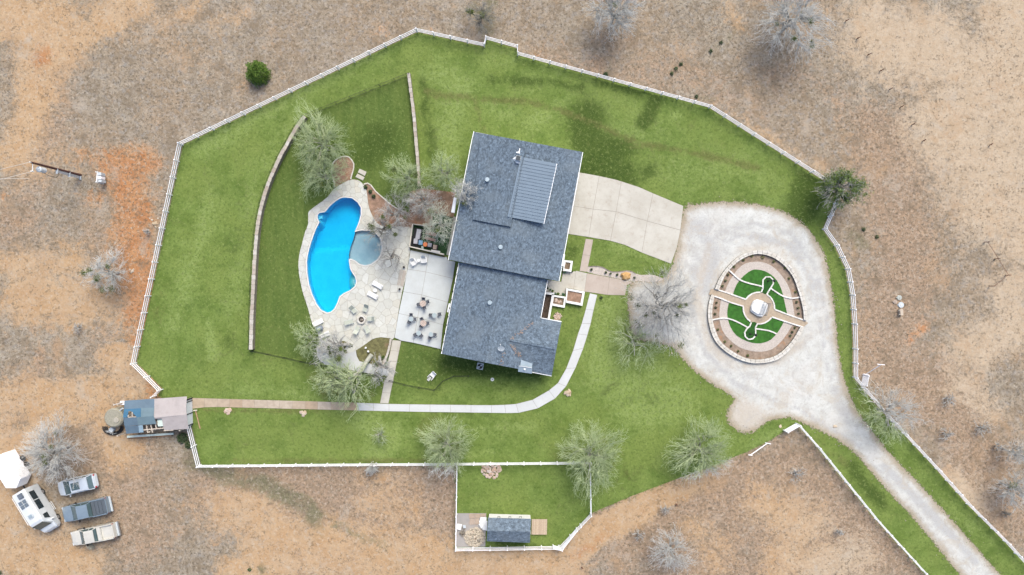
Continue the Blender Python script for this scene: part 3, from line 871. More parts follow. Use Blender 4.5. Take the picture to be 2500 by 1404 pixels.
def shingle(name, along_v=True, ax=HROT, base=(.100, .133, .168)):
    t = NT(name)
    vec = t.vmap((1, 1, 1), -ax)
    k = (5.2, 2.6, 1) if along_v else (2.6, 5.2, 1)
    a = t.noise(1.0, 2.5, .75, t.vmap(k, 0, vec))
    b = t.noise(3.6, 2, .7, vec)
    c = t.mix(t.mr(a, .36, .62), mul(base, .68), mul(base, 1.22))
    c = t.mix(t.mr(b, .50, .66, 0, .75), c, mul(base, .50))
    c = t.mix(t.mr(t.noise(3.4, 2, .7, vec), .54, .68, 0, .6), c, mul(base, 1.9))
    c = t.mix(t.mr(t.noise(.35, 5, .6), .45, .7, 0, .45), c, (.150, .180, .200))
    c = t.mix(t.mr(t.noise(.7, 6, .7), .56, .72, 0, .35), c, (.075, .104, .138))
    return t.fin(c, .9, 0, t.ma('ADD', a, t.noise(9, 3, .7, vec)), .5, .02, .2)
M_shV = shingle("blue_grey_shingles", True)
M_shU = shingle("blue_grey_shingles_cross", False)
M_brick = simple("painted_white_brick", (.60, .60, .58), .06, 4, .8)
M_seam = simple("blue_grey_standing_seam", (.130, .178, .228), .05, 1.2, .45, .0, 12, .05)
M_fascia = simple("white_fascia", (.70, .72, .73), .05, 3, .5)
M_black = simple("black_metal", (.015, .015, .016), .2, 4, .5)
M_dkglass = simple("dark_window_glass", (.02, .03, .035), .1, 2, .08, spec=.8)
M_galv = simple("galvanised_metal", (.30, .37, .41), .08, 2, .4, .3)
M_lightgrey = simple("light_grey_metal", (.42, .46, .48), .06, 3, .45)
M_wood = simple("weathered_wood", (.30, .22, .15), .3, 3)

house = thing("ranch_house", "long ranch house with blue-grey shingle roof in the middle of the lawn", "house", HG(110, 0))
def ins(pts, d):
    return [(HG(u, v).x, HG(u, v).y) for u, v in pts]
# walls stand in from the eaves
def wall(u0, v0, u1, v1, z):
    MB().prism(ins([(u0, v0), (u1, v0), (u1, v1), (u0, v1)], 0), 0, z).build("wall", M_brick, house, True)
wall(-14, -306, 232, -6, 3.12)
wall(12, -6, 206, 216, 2.82)
wall(206, 110, 258, 216, 2.82)
ZN, RN, ZS, RS, RC = 3.35, 4.95, 3.0, 4.45, 3.83
def rp(pts, mat=M_shV, th=.14, name="roof_slope"):
    return MB().slab([HP(*p) for p in pts], th).build(name, mat, house, True)
rp([(-25, -319, ZN), (110, -320, RN), (110, 0, RN), (-26.5, -1, ZN)])
rp([(110, -320, RN), (243, -320.8, ZN), (246, 0, ZN), (110, 0, RN)])
rp([(0, 1, ZS), (110, 1, RS), (110, 229, RS), (0, 228, ZS)])
rp([(110, 1, RS), (218, 1, ZS), (219, 97, ZS), (154, 163, RC), (220, 229, ZS), (110, 229, RS)])
rp([(219, 97, ZS), (272, 97, ZS), (272.5, 163, RC), (154, 163, RC)], M_shU)
rp([(154, 163, RC), (272.5, 163, RC), (273, 229.5, ZS), (220, 229, ZS)], M_shU)
# gable triangles closing the wings
for v0, u0, u1, ze, zr, um in ((-318, -22, 240, ZN, RN, 110), (-3, -22, 240, ZN, RN, 110), (226, 3, 216, ZS, RS, 110)):
    a, b, c = HP(u0, v0, ze - .15), HP(u1, v0, ze - .15), HP(um, v0, zr - .15)
    d = Vector((HV[0], -HV[1], 0)) * .08
    MB().add([a, b, c, a + d, b + d, c + d], [(0, 1, 2), (5, 4, 3), (0, 3, 4, 1), (1, 4, 5, 2), (2, 5, 3, 0)]).build("gable", M_brick, house, True)
# ridge caps
def bar(a, b, w, h, mat, name, par):
    a, b = Vector(a), Vector(b); d = b - a
    m_ = MB(); m_.box((0, 0, 0), (d.length, w, h))
    q = d.to_track_quat('X', 'Z').to_matrix()
    m_.v = [tuple(q @ Vector(p) + (a + b) / 2) for p in m_.v]
    return m_.build(name, mat, par, True)
bar(HP(110, 1, RS + .03), HP(110, 229, RS + .03), .28, .04, M_shU, "ridge_cap", house)
bar(HP(154, 163, RC + .03), HP(272, 163, RC + .03), .28, .04, M_shV, "ridge_cap", house)
# raised low dormer roof on the pool side
def zn(u): return ZN + (u + 26) / 136 * (RN - ZN)
rp([(-8, -303, zn(-8) + .22), (106, -304, zn(106) + .32), (106, -108.5, zn(106) + .32), (12, -108, zn(12) + .25)], M_shV, .3, "raised_roof_slope")
# metal dormer: nineteen standing seam panels
z0m, z1m = RN + .25, RN - .10
MB().prism([(HP(u, v, 4.7).x, HP(u, v, 4.7).y) for u, v in ((100, -277), (182, -277), (180, -136), (98, -136))], 3.9, z1m - .10).build("dormer_wall", M_fascia, house, True)
NPAN = 19
for i in range(NPAN):
    va = -281 + 150 * i / NPAN; vb = -281 + 150 * (i + 1) / NPAN
    sk = lambda u, v: (u + (v + 206) * -.028, v)
    p = [(98, va + .2), (186.5, va + .2), (186.5, vb - .2), (98, vb - .2)]
    MB().slab([HP(*sk(u, v), z0m if u < 120 else z1m) for u, v in p], .06).build("metal_panel", M_seam, house, True)
    if i: bar(HP(*sk(98, va), z0m + .02), HP(*sk(186.5, va), z1m + .02), .03, .045, M_seam, "standing_seam", house)
bar(HP(98 + 2.2, -281, z0m + .04), HP(98 - 2.2, -131, z0m + .04), .18, .05, M_seam, "metal_ridge_cap", house)
bar(HP(188, -281, z1m - .05), HP(184.5, -131, z1m - .05), .07, .12, M_fascia, "dormer_fascia", house)
# gutters and fascia
def gut(u0, v0, u1, v1, z, w=.08):
    w = min(w, .08)
    bar(HP(u0, v0, z), HP(u1, v1, z), w, .10, M_fascia, "gutter", house)
gut(244.7, -320, 247.5, 0, ZN - .1); gut(-26.8, -303, -28, 0, ZN - .1); gut(-26, -320, -26.4, -304, ZN - .08)
gut(-1.2, 2, -1.2, 228, ZS - .1); gut(219.5, 3, 220.5, 96, ZS - .1, .1); gut(222, 96, 272, 96, ZS - .1, .1); gut(225, 230.5, 273, 230.5, ZS - .1, .1)
for k in range(11): # bracket tips along the pool side eave
    v = 10 + k * 21
    MB().box(HP(-2.6, v, ZS - .05), (.12, .2, .1), HROT).build("gutter_bracket", M_black, house, True)
# vents
for u, v in ((105, 0),):
    pass
def vent(px, py, z):
    p = W(px, py, z + .25)
    m_ = MB(); m_.cyl((p.x, p.y, z - .25), (p.x, p.y, z + .12), .13, .13, 14); m_.cyl((p.x, p.y, z + .12), (p.x, p.y, z + .24), .27, .24, 18)
    m_.build("roof_vent", M_galv, house, True)
vent(1189.5, 438, zn(28) + .45); vent(1222, 603, zn(92)); vent(1195.6, 739, ZS + 90 / 110 * 1.45)
p = W(1268, 368, 5.1)
m_ = MB(); m_.box((p.x, p.y, 5.0), (.12, .5, .3), HROT); m_.box((p.x - .15, p.y - .22, 5.0), (.4, .15, .25), HROT); m_.build("flue_flashing", M_fascia, house, True)
p = W(1265, 387, 5.4)
ch = MB().box((p.x, p.y, 4.9), (.56, .56, 1.5), HROT).build("chimney", M_lightgrey, house, True)
m_ = MB().box((p.x, p.y, 5.68), (.5, .5, .05), HROT); m_.build("chimney_cap", M_dkglass, ch, True)
q = W(1254, 388, 4.95)
MB().add([(q.x - .3, q.y, 4.7), (p.x - .2, p.y + .32, 5.15), (p.x - .2, p.y - .45, 5.0), (p.x - .2, p.y, 5.35)], [(0, 3, 1), (0, 2, 3), (1, 3, 2), (0, 1, 2)]).build("chimney_cricket", M_fascia, house, True)
m_ = MB().box((p.x + .02, p.y - .42, 5.0), (.55, .22, .5), HROT).build("chimney_skirt", M_fascia, house, True)
# metal hood at the south eave
hz = 3.35
MB().slab([W(*q, hz) for q in ((1261, 879), (1272, 878), (1279, 881), (1299.8, 888), (1298.8, 899), (1257.5, 899.5))], .12).build("patched_metal_roof", M_galv, house, True)
MB().slab([W(1265.5, 893.5, hz + .18), W(1299.5, 898.5, hz + .18), W(1298.5, 912.5, hz - .05), W(1264.8, 907.5, hz - .05)], .10).build("metal_awning", M_galv, house, True)
bar(W(1267, 893.5, hz + .22), W(1298, 898, hz + .22), .05, .06, M_white, "awning_ridge", house)
MB().box(W(1281, 901.5, hz + .16), (.22, .18, .1), HROT).build("awning_cap", M_white, house, True)
# awnings / box hoods on the pool side
MB().slab([W(1108, 481.5, 3.3), W(1114.6, 483, 3.3), W(1109.6, 519.8, 3.0), W(1101.2, 518, 3.0)], .35).build("side_hood", M_fascia, house, True)
MB().box(W(1095.6, 751.5, 2.4), (.20, 1.05, .15), HROT).build("door_hood", M_fascia, house, True)
m_ = bar(HP(246.5, -67, 3.2), HP(247.5, -38, 3.2), .25, .3, M_fascia, "porch_beam", house)
# doors and windows under the eaves
def opening(name, u, v, w, h, zb, side, mat, frame=M_fascia):
    """side +1 faces away from the pool, -1 faces the pool"""
    d = .06 * S * side
    f = MB().box(HG(u + d * .5, v, zb + h / 2), (.06, w + .16, h + .12), HROT).build(name, frame, house, True)
    MB().box(HG(u + d * 1.3, v, zb + h / 2), (.05, w, h), HROT).build("pane" if "window" in name else "leaf", mat, f, True)
for v in (-255, -190): opening("garage_door", 232, v, 2.7, 2.3, .05, 1, M_lightgrey)
for v in (-110, -40): opening("window", 232, v, 1.4, 1.2, .9, 1, M_dkglass)
for v in (-290, -240, -150): opening("window", -14, v, 1.2, 1.2, .9, -1, M_dkglass)
for v in (40, 175): opening("window", 12, v, 1.8, 1.4, .8, -1, M_dkglass)
opening("patio_door", 12, 110, 2.0, 2.1, .05, -1, M_dkglass)
opening("front_door", 206, 30, 1.0, 2.1, .1, 1, M_wood)
for v in (75,): opening("window", 206, v, 1.4, 1.2, .9, 1, M_dkglass)

# leaf litter caught in the roof valleys
rr_ = np.random.RandomState(4); lv_, lf_ = [], []
for (x0_, y0_), (x1_, y1_), za, zb_, n_ in (((1247, 828), (1302, 788), 3.85, 3.45, 60), ((1248, 842), (1270, 871), 3.85, 3.40, 60), ((1230, 862), (1222, 888), 4.35, 4.35, 26)):
    for k in range(n_):
        f_ = rr_.rand(); x_, y_ = x0_ + (x1_ - x0_) * f_ + rr_.normal(0, 2.4), y0_ + (y1_ - y0_) * f_ + rr_.normal(0, 2.4)
        p_ = W(x_, y_, za + (zb_ - za) * f_ + .12); s_ = rr_.uniform(.03, .075); a_ = rr_.uniform(0, 3)
        b0_ = len(lv_); lv_ += [(p_.x + s_ * math.cos(a_ + q), p_.y + s_ * math.sin(a_ + q), p_.z) for q in (0, 1.3, 3.0, 4.5)]; lf_.append((b0_, b0_ + 1, b0_ + 2, b0_ + 3))
m_ = MB(); m_.v, m_.f = lv_, lf_
m_.build("leaf_litter", simple("roof_leaf_litter", (.27, .20, .155), .3, 6), house, True)["kind"] = 'stuff'

# satellite dish on the roof
p = W(1223.5, 851, 4.6)
dish = thing("satellite_dish", "round grey satellite dish with feed arm on the south end of the house roof", "satellite dish", (p.x, p.y, 4.05))
m_ = MB()
for j in range(5):
    for i in range(20):
        pass
ring = []
vs, fs = [(0, 0, .62)], []
for j in range(1, 5):
    r = .40 * j / 4
    for i in range(20):
        a = 2 * math.pi * i / 20
        vs.append((r * math.cos(a), r * .75 * math.sin(a), .62 + r * r * .35 + r * math.sin(a) * .45))
for i in range(20): fs.append((0, 1 + i, 1 + (i + 1) % 20))
for j in range(3):
    for i in range(20):
        a, b = 1 + j * 20 + i, 1 + j * 20 + (i + 1) % 20
        fs.append((a, a + 20, b + 20, b))
m_.add(vs, fs); m_.build("reflector", M_lightgrey, dish)
MB().cyl((0, 0, 0), (0, 0, .62), .03).build("mount", M_galv, dish)
MB().tube([(-.05, -.2, .6), (-.08, .45, .85)], .018).build("feed_arm", M_lightgrey, dish)
MB().cyl((-.08, .43, .82), (-.08, .52, .9), .05, .04).build("feed_horn", M_white, dish)

# ------------------------------------------------------------------ entry planters
def planter(name, label, outer, inner, h, soil, cat="planter"):
    c = W(*np.mean(outer, 0)); t = thing(name, label, cat, c)
    o, i_ = P2(outer), P2(inner)
    m_ = MB(); n = len(outer)
    for k in range(n):
        j = (k + 1) % n
        m_.prism([o[k], o[j], i_[j], i_[k]], 0, h)
    m_.build("masonry_rim", M_white, t, True)
    MB().prism(i_, 0, h - .15).build("soil", soil, t, True)
    return t
def E(*pts): return [(1300 + x / 5.85, 560 + y / 5.85) for x, y in pts]
planter("planter_box", "small square white masonry planter at the corner of the entry terrace by the north wing", E((445, 440), (572, 455), (548, 610), (430, 592)), E((468, 470), (540, 482), (522, 575), (450, 563)), .6, M_mulch)
planter("planter_box", "big square white masonry planter with rusty brown groundcover beside the entry walk", E((478, 840), (742, 890), (706, 1090), (470, 1045), ), E((500, 872), (706, 912), (680, 1052), (484, 1015)), .55, M_bedsoil)
planter("planter_box", "middle white masonry planter holding a few pale stones", E((296, 935), (476, 962), (456, 1120), (272, 1086)), E((305, 962), (448, 985), (434, 1085), (288, 1058)), .45, M_mulch)
pl = thing("planter_box", "long narrow white planter of dark mulch against the house wall", "planter", W(1335, 745))
MB().prism(P2(E((180, 895), (308, 908), (303, 940), (178, 925))), 0, .7).build("masonry_rim", M_white, pl, True)
MB().prism(P2(E((274, 925), (303, 930), (240, 1292), (210, 1288))), 0, .7).build("masonry_rim", M_white, pl, True)
MB().prism(P2(E((212, 1280), (400, 1305), (398, 1322), (210, 1296))), 0, .7).build("masonry_rim", M_white, pl, True)
MB().prism(P2(E((178, 925), (274, 932), (212, 1280), (118, 1262))), 0, .35).build("soil", simple("dark_wet_mulch", (.060, .045, .035), .5, 2.5, .95, bump=.8, fine=8, stain=(.14, .09, .06)), pl, True)
rockproto = []
def rock_mesh(seed, name="rock"):
    r = np.random.RandomState(seed)
    bm = bmesh.new(); bmesh.ops.create_icosphere(bm, subdivisions=2, radius=1)
    for v in bm.verts:
        n = v.co.normalized()
        f = 1 + .22 * math.sin(3 * n.x + seed) + .18 * math.cos(4 * n.y + 2 * seed) + .12 * math.sin(5 * n.z + seed)
        v.co = n * f * r.uniform(.9, 1.08)
        if v.co.z > .55: v.co.z = .55 + (v.co.z - .55) * .3
    me = bpy.data.meshes.new(name); bm.to_mesh(me); bm.free()
    return me
M_rock = per_piece("tan_fieldstone", [(.42, .33, .22), (.46, .40, .32), (.36, .26, .16), (.48, .43, .36)], .9, 2.5, .5, .1)
M_pinkrock = per_piece("pink_buff_rock", [(.44, .33, .26), (.50, .42, .36), (.40, .28, .20), (.52, .47, .42)], .9, 2.5, .4, .1)
RM = [rock_mesh(i) for i in range(5)]
for m_ in RM: m_.materials.append(M_rock)
RMP = []
for m_ in RM:
    q = m_.copy(); q.materials.clear(); q.materials.append(M_pinkrock); RMP.append(q)
def rock(px, py, r, zs=.55, parent=None, meshes=RM, z=0.0, seed=0, label=None, group=None, ax=1.0):
    o = bpy.data.objects.new("rock", meshes[seed % 5])
    p = W(px, py)
    o.location = (p.x, p.y, z + r * zs * .35) if parent is None else tuple(Vector((p.x, p.y, z + r * zs * .35)) - origin_of(parent))
    o.scale = (r * ax, r / ax, r * zs); o.rotation_euler = (0, 0, seed * 1.7)
    link(o, parent)
    if parent is None: tag(o, label, "rock", group)
    return o
for i, (x, y) in enumerate(((334, 1000), (336, 1025), (372, 1040), (398, 1035))):
    q = E((x, y))[0]
    rock(q[0], q[1], .16, .6, None, RMP, .3, i, ["upper left", "lower left", "lower right", "upper right"][i] + " pale stone lying in the middle white masonry planter", "pale stones in the middle planter")
# round stump-like stone pile
q = E((355, 1243))[0]
sp = thing("stone_ring", "round heap of split stones on the grass below the middle planter", "stone heap", W(*q))
MB().cyl((0, 0, 0), (0, 0, .22), .48, .44, 20).build("core", M_limecore, sp)
for k in range(22):
    a = k * 2.39996; r = .46 * math.sqrt((k + .5) / 22)
    o = bpy.data.objects.new("stone", RMP[k % 5]); o.scale = (.13, .08, .08); o.location = (r * math.cos(a), r * math.sin(a), .24); o.rotation_euler = (0, 0, a); link(o, sp)

# ------------------------------------------------------------------ courtyard by the pool
M_courtwall = simple("cream_court_wall", (.50, .47, .40), .08, 3)
M_sofa = simple("black_wicker", (.02, .02, .022), .3, 12)
M_cushg = simple("grey_cushion", (.36, .36, .39), .08, 3)
M_cushb = simple("blue_cushion", (.16, .28, .40), .08, 3)
M_orange = simple("orange_enamel", (.75, .22, .08), .05, 3, .5)
M_cushbe = simple("beige_cushion", (.42, .33, .26), .08, 3)
def Gc(*pts): return [(980 + x / 7.02, 440 + y / 7.02) for x, y in pts]
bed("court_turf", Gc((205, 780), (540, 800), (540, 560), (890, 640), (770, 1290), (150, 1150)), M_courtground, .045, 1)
cw = thing("courtyard_wall", "low cream courtyard wall enclosing the seating corner beside the house", "wall", W(1002, 602))
for n_, a, b, c, d in (("wall_section", (196, 760), (214, 762), (166, 1130), (146, 1128)), ("wall_section", (140, 1130), (160, 1128), (742, 1262), (738, 1288)), ("wall_section", (150, 1150), (145, 1132), (738, 1262), (736, 1288)), ("wall_section", (212, 752), (442, 784), (440, 796), (210, 764))):
    if (b, c) == ((160, 1128), (742, 1262)): continue
    MB().prism(P2(Gc(a, b, c, d)), 0, .75).build(n_, M_courtwall, cw, True)
walkw = slabs("house_side_walk", [P_ for P_ in [Gc((893, 622), (955, 632), (912, 870), (858, 862)), Gc((858, 862), (912, 870), (880, 1050), (822, 1040)), Gc((822, 1040), (880, 1050), (838, 1290), (768, 1280))]], M_drive, .06, M_mortar)
def furn(name, label, cat, parts, z=0.0, group=None):
    c0 = np.mean(Gc(*parts[0][1]), 0)
    t = thing(name, label, cat, W(*c0), 0, group)
    for pn, pts, z0, z1, mt in parts:
        MB().prism(P2(Gc(*pts)), z0, z1).build(pn, mt, t, True)
    return t
sofa = furn("corner_sofa", "black wicker corner sofa with grey cushions in the walled courtyard", "sofa", [
    ("frame", [(230, 820), (372, 838), (340, 1030), (310, 1125), (170, 1105), (200, 960)], .05, .28, M_sofa),
    ("chaise_cushion", [(276, 840), (347, 850), (316, 1018), (246, 1004)], .28, .42, M_cushg),
    ("seat_cushion", [(222, 1002), (288, 1008), (280, 1096), (214, 1088)], .28, .42, M_cushg),
    ("blue_cushion", [(304, 1030), (376, 1038), (368, 1116), (300, 1106)], .28, .44, M_cushb),
    ("backrest", [(196, 960), (214, 962), (188, 1120), (168, 1116)], .28, .7, M_sofa),
    ("backrest", [(172, 1118), (340, 1146), (336, 1164), (170, 1136)], .05, .7, M_sofa)])
q = Gc((416, 1103))[0]; t = thing("side_table", "round orange side table among the courtyard seats", "table", W(*q))
MB().cyl((0, 0, .42), (0, 0, .46), .27, .27, 24).build("tabletop", M_orange, t)
for k in range(3):
    a = k * 2.09; MB().tube([(.2 * math.cos(a), .2 * math.sin(a), 0), (.15 * math.cos(a), .15 * math.sin(a), .42)], .015).build("leg", M_orange, t)
furn("armchair", "grey cushioned armchair right of the orange table in the courtyard", "armchair", [
    ("frame", [(452, 1070), (536, 1080), (526, 1160), (446, 1148)], .05, .3, M_sofa), ("seat_cushion", [(462, 1078), (528, 1086), (518, 1150), (456, 1140)], .3, .42, M_cushg), ("backrest", [(446, 1148), (526, 1160), (524, 1170), (444, 1158)], .3, .7, M_sofa)])
furn("armchair", "beige cushioned armchair at the right end of the courtyard seating", "armchair", [
    ("frame", [(540, 1100), (636, 1112), (624, 1200), (534, 1188)], .05, .3, M_sofa), ("seat_cushion", [(552, 1108), (630, 1118), (618, 1194), (546, 1182)], .3, .42, M_cushbe), ("backrest", [(624, 1112), (638, 1114), (626, 1200), (612, 1198)], .3, .7, M_sofa)])
furn("bench", "white garden bench along the lower courtyard wall", "bench", [("seat", [(518, 1192), (672, 1218), (668, 1246), (514, 1220)], .38, .44, M_white), ("backrest", [(514, 1224), (668, 1250), (667, 1256), (513, 1230)], .3, .8, M_white)])
furn("chair", "pale green metal chair below the orange table in the courtyard", "chair", [("seat", [(346, 1136), (384, 1130), (388, 1172), (352, 1180)], .38, .43, simple("pale_green_metal", (.35, .42, .38), .1)), ("backrest", [(352, 1180), (388, 1172), (389, 1180), (353, 1187)], .43, .8, M_lightgrey)])
# two brick-topped low tables
M_bricktile = per_piece("worn_red_brick", [(.36, .22, .17), (.42, .29, .24), (.30, .17, .13), (.44, .35, .30)], .9, 4)
for lab, (x0, y0), (x1, y1), (x2, y2) in (("low brick platform in the courtyard nearest the seats", (415, 962), (597, 1012), (402, 1008)), ("low brick platform in the courtyard half under the bare branches", (425, 868), (625, 915), (412, 925))):
    t = thing("brick_platform", lab, "platform", W(*Gc((x0, y0))[0]))
    a = np.array(P2(Gc((x0, y0)))[0]); b = np.array(P2(Gc((x1, y1)))[0]); c = np.array(P2(Gc((x2, y2)))[0])
    u = (b - a); w_ = (c - a)
    MB().prism([tuple(a), tuple(b), tuple(b + w_), tuple(c)], 0, .20).build("base", M_mortar, t, True)
    for i in range(8):
        for j in range(3):
            o0 = a + u * ((i + (.5 if j % 2 else 0)) / 8.5) + w_ * (j / 3)
            MB().prism([tuple(o0), tuple(o0 + u / 8.8), tuple(o0 + u / 8.8 + w_ * .29), tuple(o0 + w_ * .29)], .2, .265).build("brick", M_bricktile, t, True)
pr = thing("court_rail", "thin pale timber rail dividing the mulch from the courtyard", "rail", W(*Gc((510, 680))[0]))
bar(W(*Gc((540, 452))[0], .5), W(*Gc((482, 900))[0], .5), .10, .10, M_courtwall, "beam", pr)
for s_ in (0, .5, 1):
    q = lerp((540, 452), (482, 900), s_); g = W(*Gc(q)[0]); MB().box((g.x, g.y, .25), (.09, .09, .5)).build("post", M_courtwall, pr, True)

# ------------------------------------------------------------------ stone garden walls
def polyline_resample(pts, step):
    p = np.array(pts, float); seg = np.hypot(*(p[1:] - p[:-1]).T); L = np.concatenate([[0], np.cumsum(seg)])
    n = max(2, int(round(L[-1] / step)) + 1)
    t = np.linspace(0, L[-1], n)
    return np.column_stack([np.interp(t, L, p[:, 0]), np.interp(t, L, p[:, 1])]), L[-1]
def stone_wall(label, pts_px, w, h, step=.55, seed=0):
    pts = P2(smooth(pts_px, 4, False)); r, L = polyline_resample(pts, step)
    t = thing("stone_wall", label, "stone wall", (r[0][0], r[0][1], 0)); rr = random.Random(seed)
    nrm = np.gradient(r, axis=0); nrm = nrm / np.hypot(*nrm.T)[:, None]; nn = np.column_stack([-nrm[:, 1], nrm[:, 0]])
    core = MB()
    for i in range(len(r) - 1):
        a, b, na, nb = r[i], r[i + 1], nn[i] * w * .42, nn[i + 1] * w * .42
        core.prism([tuple(a - na), tuple(b - nb), tuple(b + nb), tuple(a + na)], 0, h - .1)
    core.build("wall_core", M_limecore, t, True)
    for i in range(len(r) - 1):
        a, b = r[i], r[i + 1]; g = .012
        e = (b - a) / np.linalg.norm(b - a)
        wa, wb = [w / 2 * rr.uniform(.85, 1.12) for _ in range(2)], [w / 2 * rr.uniform(.85, 1.12) for _ in range(2)]
        MB().prism([tuple(a + e * g - nn[i] * wa[0]), tuple(b - e * g - nn[i + 1] * wa[1]), tuple(b - e * g + nn[i + 1] * wb[1]), tuple(a + e * g + nn[i] * wb[0])], h - .13, h + rr.uniform(-.03, .03)).build("cap_stone", M_lime, t, True)
    return t
stone_wall("long curved limestone wall west of the pool garden", [(749, 288), (726, 320), (706, 356), (688, 389), (672, 424), (658, 460), (645, 503), (635, 555), (629, 620), (625, 690), (621, 770), (619, 852)], .42, .9, .6, 1)
stone_wall("straight limestone wall running from the black fence corner toward the courtyard", [(1000, 183), (1006, 233), (1013, 290), (1018, 350), (1022, 400), (1025, 456)], .36, .8, .6, 2)
stone_wall("short white and pink stone wall along the weedy corner bed", [(955.5, 827), (951, 850), (944, 872), (936, 890)], .26, .4, .4, 3)
def edging(label, pts_px, w=.13, h=.14, step=.5, seed=0, mat=M_lime, closed=False):
    sp_ = smooth(pts_px, 3, closed)
    if closed: sp_ = sp_ + [sp_[0]]
    r, L = polyline_resample(P2(sp_), step)
    t = thing("stone_edging", label, "edging", (r[0][0], r[0][1], 0)); rr = random.Random(seed)
    g = np.gradient(r, axis=0); g = g / np.hypot(*g.T)[:, None]; nn = np.column_stack([-g[:, 1], g[:, 0]])
    for i in range(len(r) - 1):
        a, b = r[i], r[i + 1]; e = (b - a) / np.linalg.norm(b - a) * .008
        MB().prism([tuple(a + e - nn[i] * w / 2), tuple(b - e - nn[i + 1] * w / 2), tuple(b - e + nn[i + 1] * w / 2), tuple(a + e + nn[i] * w / 2)], 0, h + rr.uniform(-.01, .01)).build("edging_stone", mat, t, True)
    return t
M_paleedge = per_piece("cream_edging", [(.55, .53, .46), (.62, .60, .54), (.50, .47, .40)], .85, 4)
edging("loop of cream stone edging round the tree bed north of the pool", [(816.8, 458), (816.4, 444), (812, 430.7), (810, 408), (814.5, 396.5), (826, 386), (839.6, 382), (851, 382.8), (860, 392), (864.7, 403), (862, 419), (858, 430.7), (856.7, 438)], .12, .14, .5, 1, M_paleedge)
edging("cream stone edging curving from the deck tip to the courtyard", [(888.6, 450), (900, 447.3), (908, 454.6), (917, 467), (933, 481), (953.6, 499), (974, 511.6), (988, 517)], .13, .14, .5, 2, M_paleedge)
edging("dark mulch edge curving round the entry bed", [(1437, 650.5), (1459, 650), (1473, 653), (1486, 661), (1498, 664), (1514, 663), (1527, 660.8), (1539, 661), (1552, 668)], .08, .10, .6, 3, M_limecore)
for i, pts in enumerate([[(878.4, 412.4), (895, 419.7), (891, 430), (873.8, 421)], [(873, 424), (890.6, 433), (886, 441), (868, 432.5)]]):
    o = MB().prism(P2(pts), 0, .11).build("stepping_slab", M_drive, bevel=.015)
    tag(o, ["upper of the two pale square slabs lying on the grass north of the pool", "lower of the two pale square slabs lying on the grass north of the pool"][i], "paving slab", "pale slabs on the pool lawn")
# patio steps
st = thing("garden_steps", "two long stone steps between the flagstone deck and the smooth patio slab", "steps", W(981, 678))
for i, (a, b) in enumerate([((976.4, 658), (983.6, 659.6)), ((984.6, 659.9), (992, 661.7))]):
    d = np.array([-7.4, 38.3])
    MB().prism(P2([a, b, tuple(np.array(b) + d), tuple(np.array(a) + d)]), .05, .14 + .03 * i).build("step_tread", M_lime, st, True, bevel=.012)
M_pot = simple("dark_pot", (.035, .03, .03), .2)
for lab, x, y in (("small dark round pot above the garden steps", 987.3, 652.5), ("small dark round pot below the garden steps", 976.7, 706)):
    m_ = MB(); m_.cyl((0, 0, 0), (0, 0, .3), .10, .14, 14)
    o = m_.build("plant_pot", M_pot); o.location = W(x, y, 0) + Vector((0, 0, .12)); tag(o, lab, "pot", "dark pots by the garden steps")

# ------------------------------------------------------------------ OVAL GARDEN
def Fo(*pts): return [(1700 + x / 4.387, 580 + y / 4.387) for x, y in pts]
uo = Fo((190, 550), (240, 430), (320, 320), (420, 220), (520, 165), (620, 138), (720, 142), (820, 170), (920, 235), (1010, 320), (1080, 430), (1120, 540), (1150, 660), (1170, 780), (1168, 890))
ui = Fo((232, 562), (275, 450), (345, 345), (430, 265), (530, 205), (620, 178), (710, 182), (800, 210), (890, 265), (970, 345), (1035, 445), (1085, 590), (1115, 700), (1135, 800), (1138, 880))
lo = Fo((1142, 962), (1080, 1080), (1000, 1190), (900, 1280), (800, 1325), (680, 1343), (560, 1338), (430, 1295), (320, 1230), (210, 1130), (150, 1010), (118, 870), (118, 760), (135, 660), (155, 605))
li = Fo((1105, 950), (1040, 1065), (965, 1160), (870, 1245), (780, 1285), (670, 1303), (560, 1298), (450, 1258), (340, 1190), (250, 1110), (195, 990), (162, 860), (165, 740), (176, 680), (185, 620))
def ring_wall(label, o, i_, h, mat, step=.55, seed=0, name="curb_wall", piece="curb_stone"):
    t = thing(name, label, "garden wall", W(*o[0])); rr = random.Random(seed)
    so, si = P2(smooth(o, 3, False)), P2(smooth(i_, 3, False))
    ro, L = polyline_resample(so, step); n = len(ro)
    p = np.array(si); seg = np.hypot(*(p[1:] - p[:-1]).T); Lc = np.concatenate([[0], np.cumsum(seg)]); tt = np.linspace(0, Lc[-1], n)
    ri = np.column_stack([np.interp(tt, Lc, p[:, 0]), np.interp(tt, Lc, p[:, 1])])
    core = MB()
    for k in range(n - 1):
        core.prism([tuple(ro[k]), tuple(ro[k + 1]), tuple(ri[k + 1]), tuple(ri[k])], 0, h - .08)
    core.build("wall_core", M_limecore, t, True)
    for k in range(n - 1):
        a, b, c, d = ro[k], ro[k + 1], ri[k + 1], ri[k]
        s_ = rr.uniform(.42, .58); g = .03
        q = [a + (b - a) * g, b + (a - b) * g, c + (d - c) * g, d + (c - d) * g]
        m1, m2 = q[0] + (q[3] - q[0]) * s_, q[1] + (q[2] - q[1]) * s_
        MB().prism([tuple(q[0]), tuple(q[1]), tuple(m2), tuple(m1)], h - .1, h + rr.uniform(-.02, .02)).build(piece, mat, t, True)
        m1, m2 = q[0] + (q[3] - q[0]) * (s_ + .04), q[1] + (q[2] - q[1]) * (s_ + .04)
        MB().prism([tuple(m1), tuple(m2), tuple(q[2]), tuple(q[3])], h - .1, h + rr.uniform(-.02, .02)).build(piece, mat, t, True)
    return t
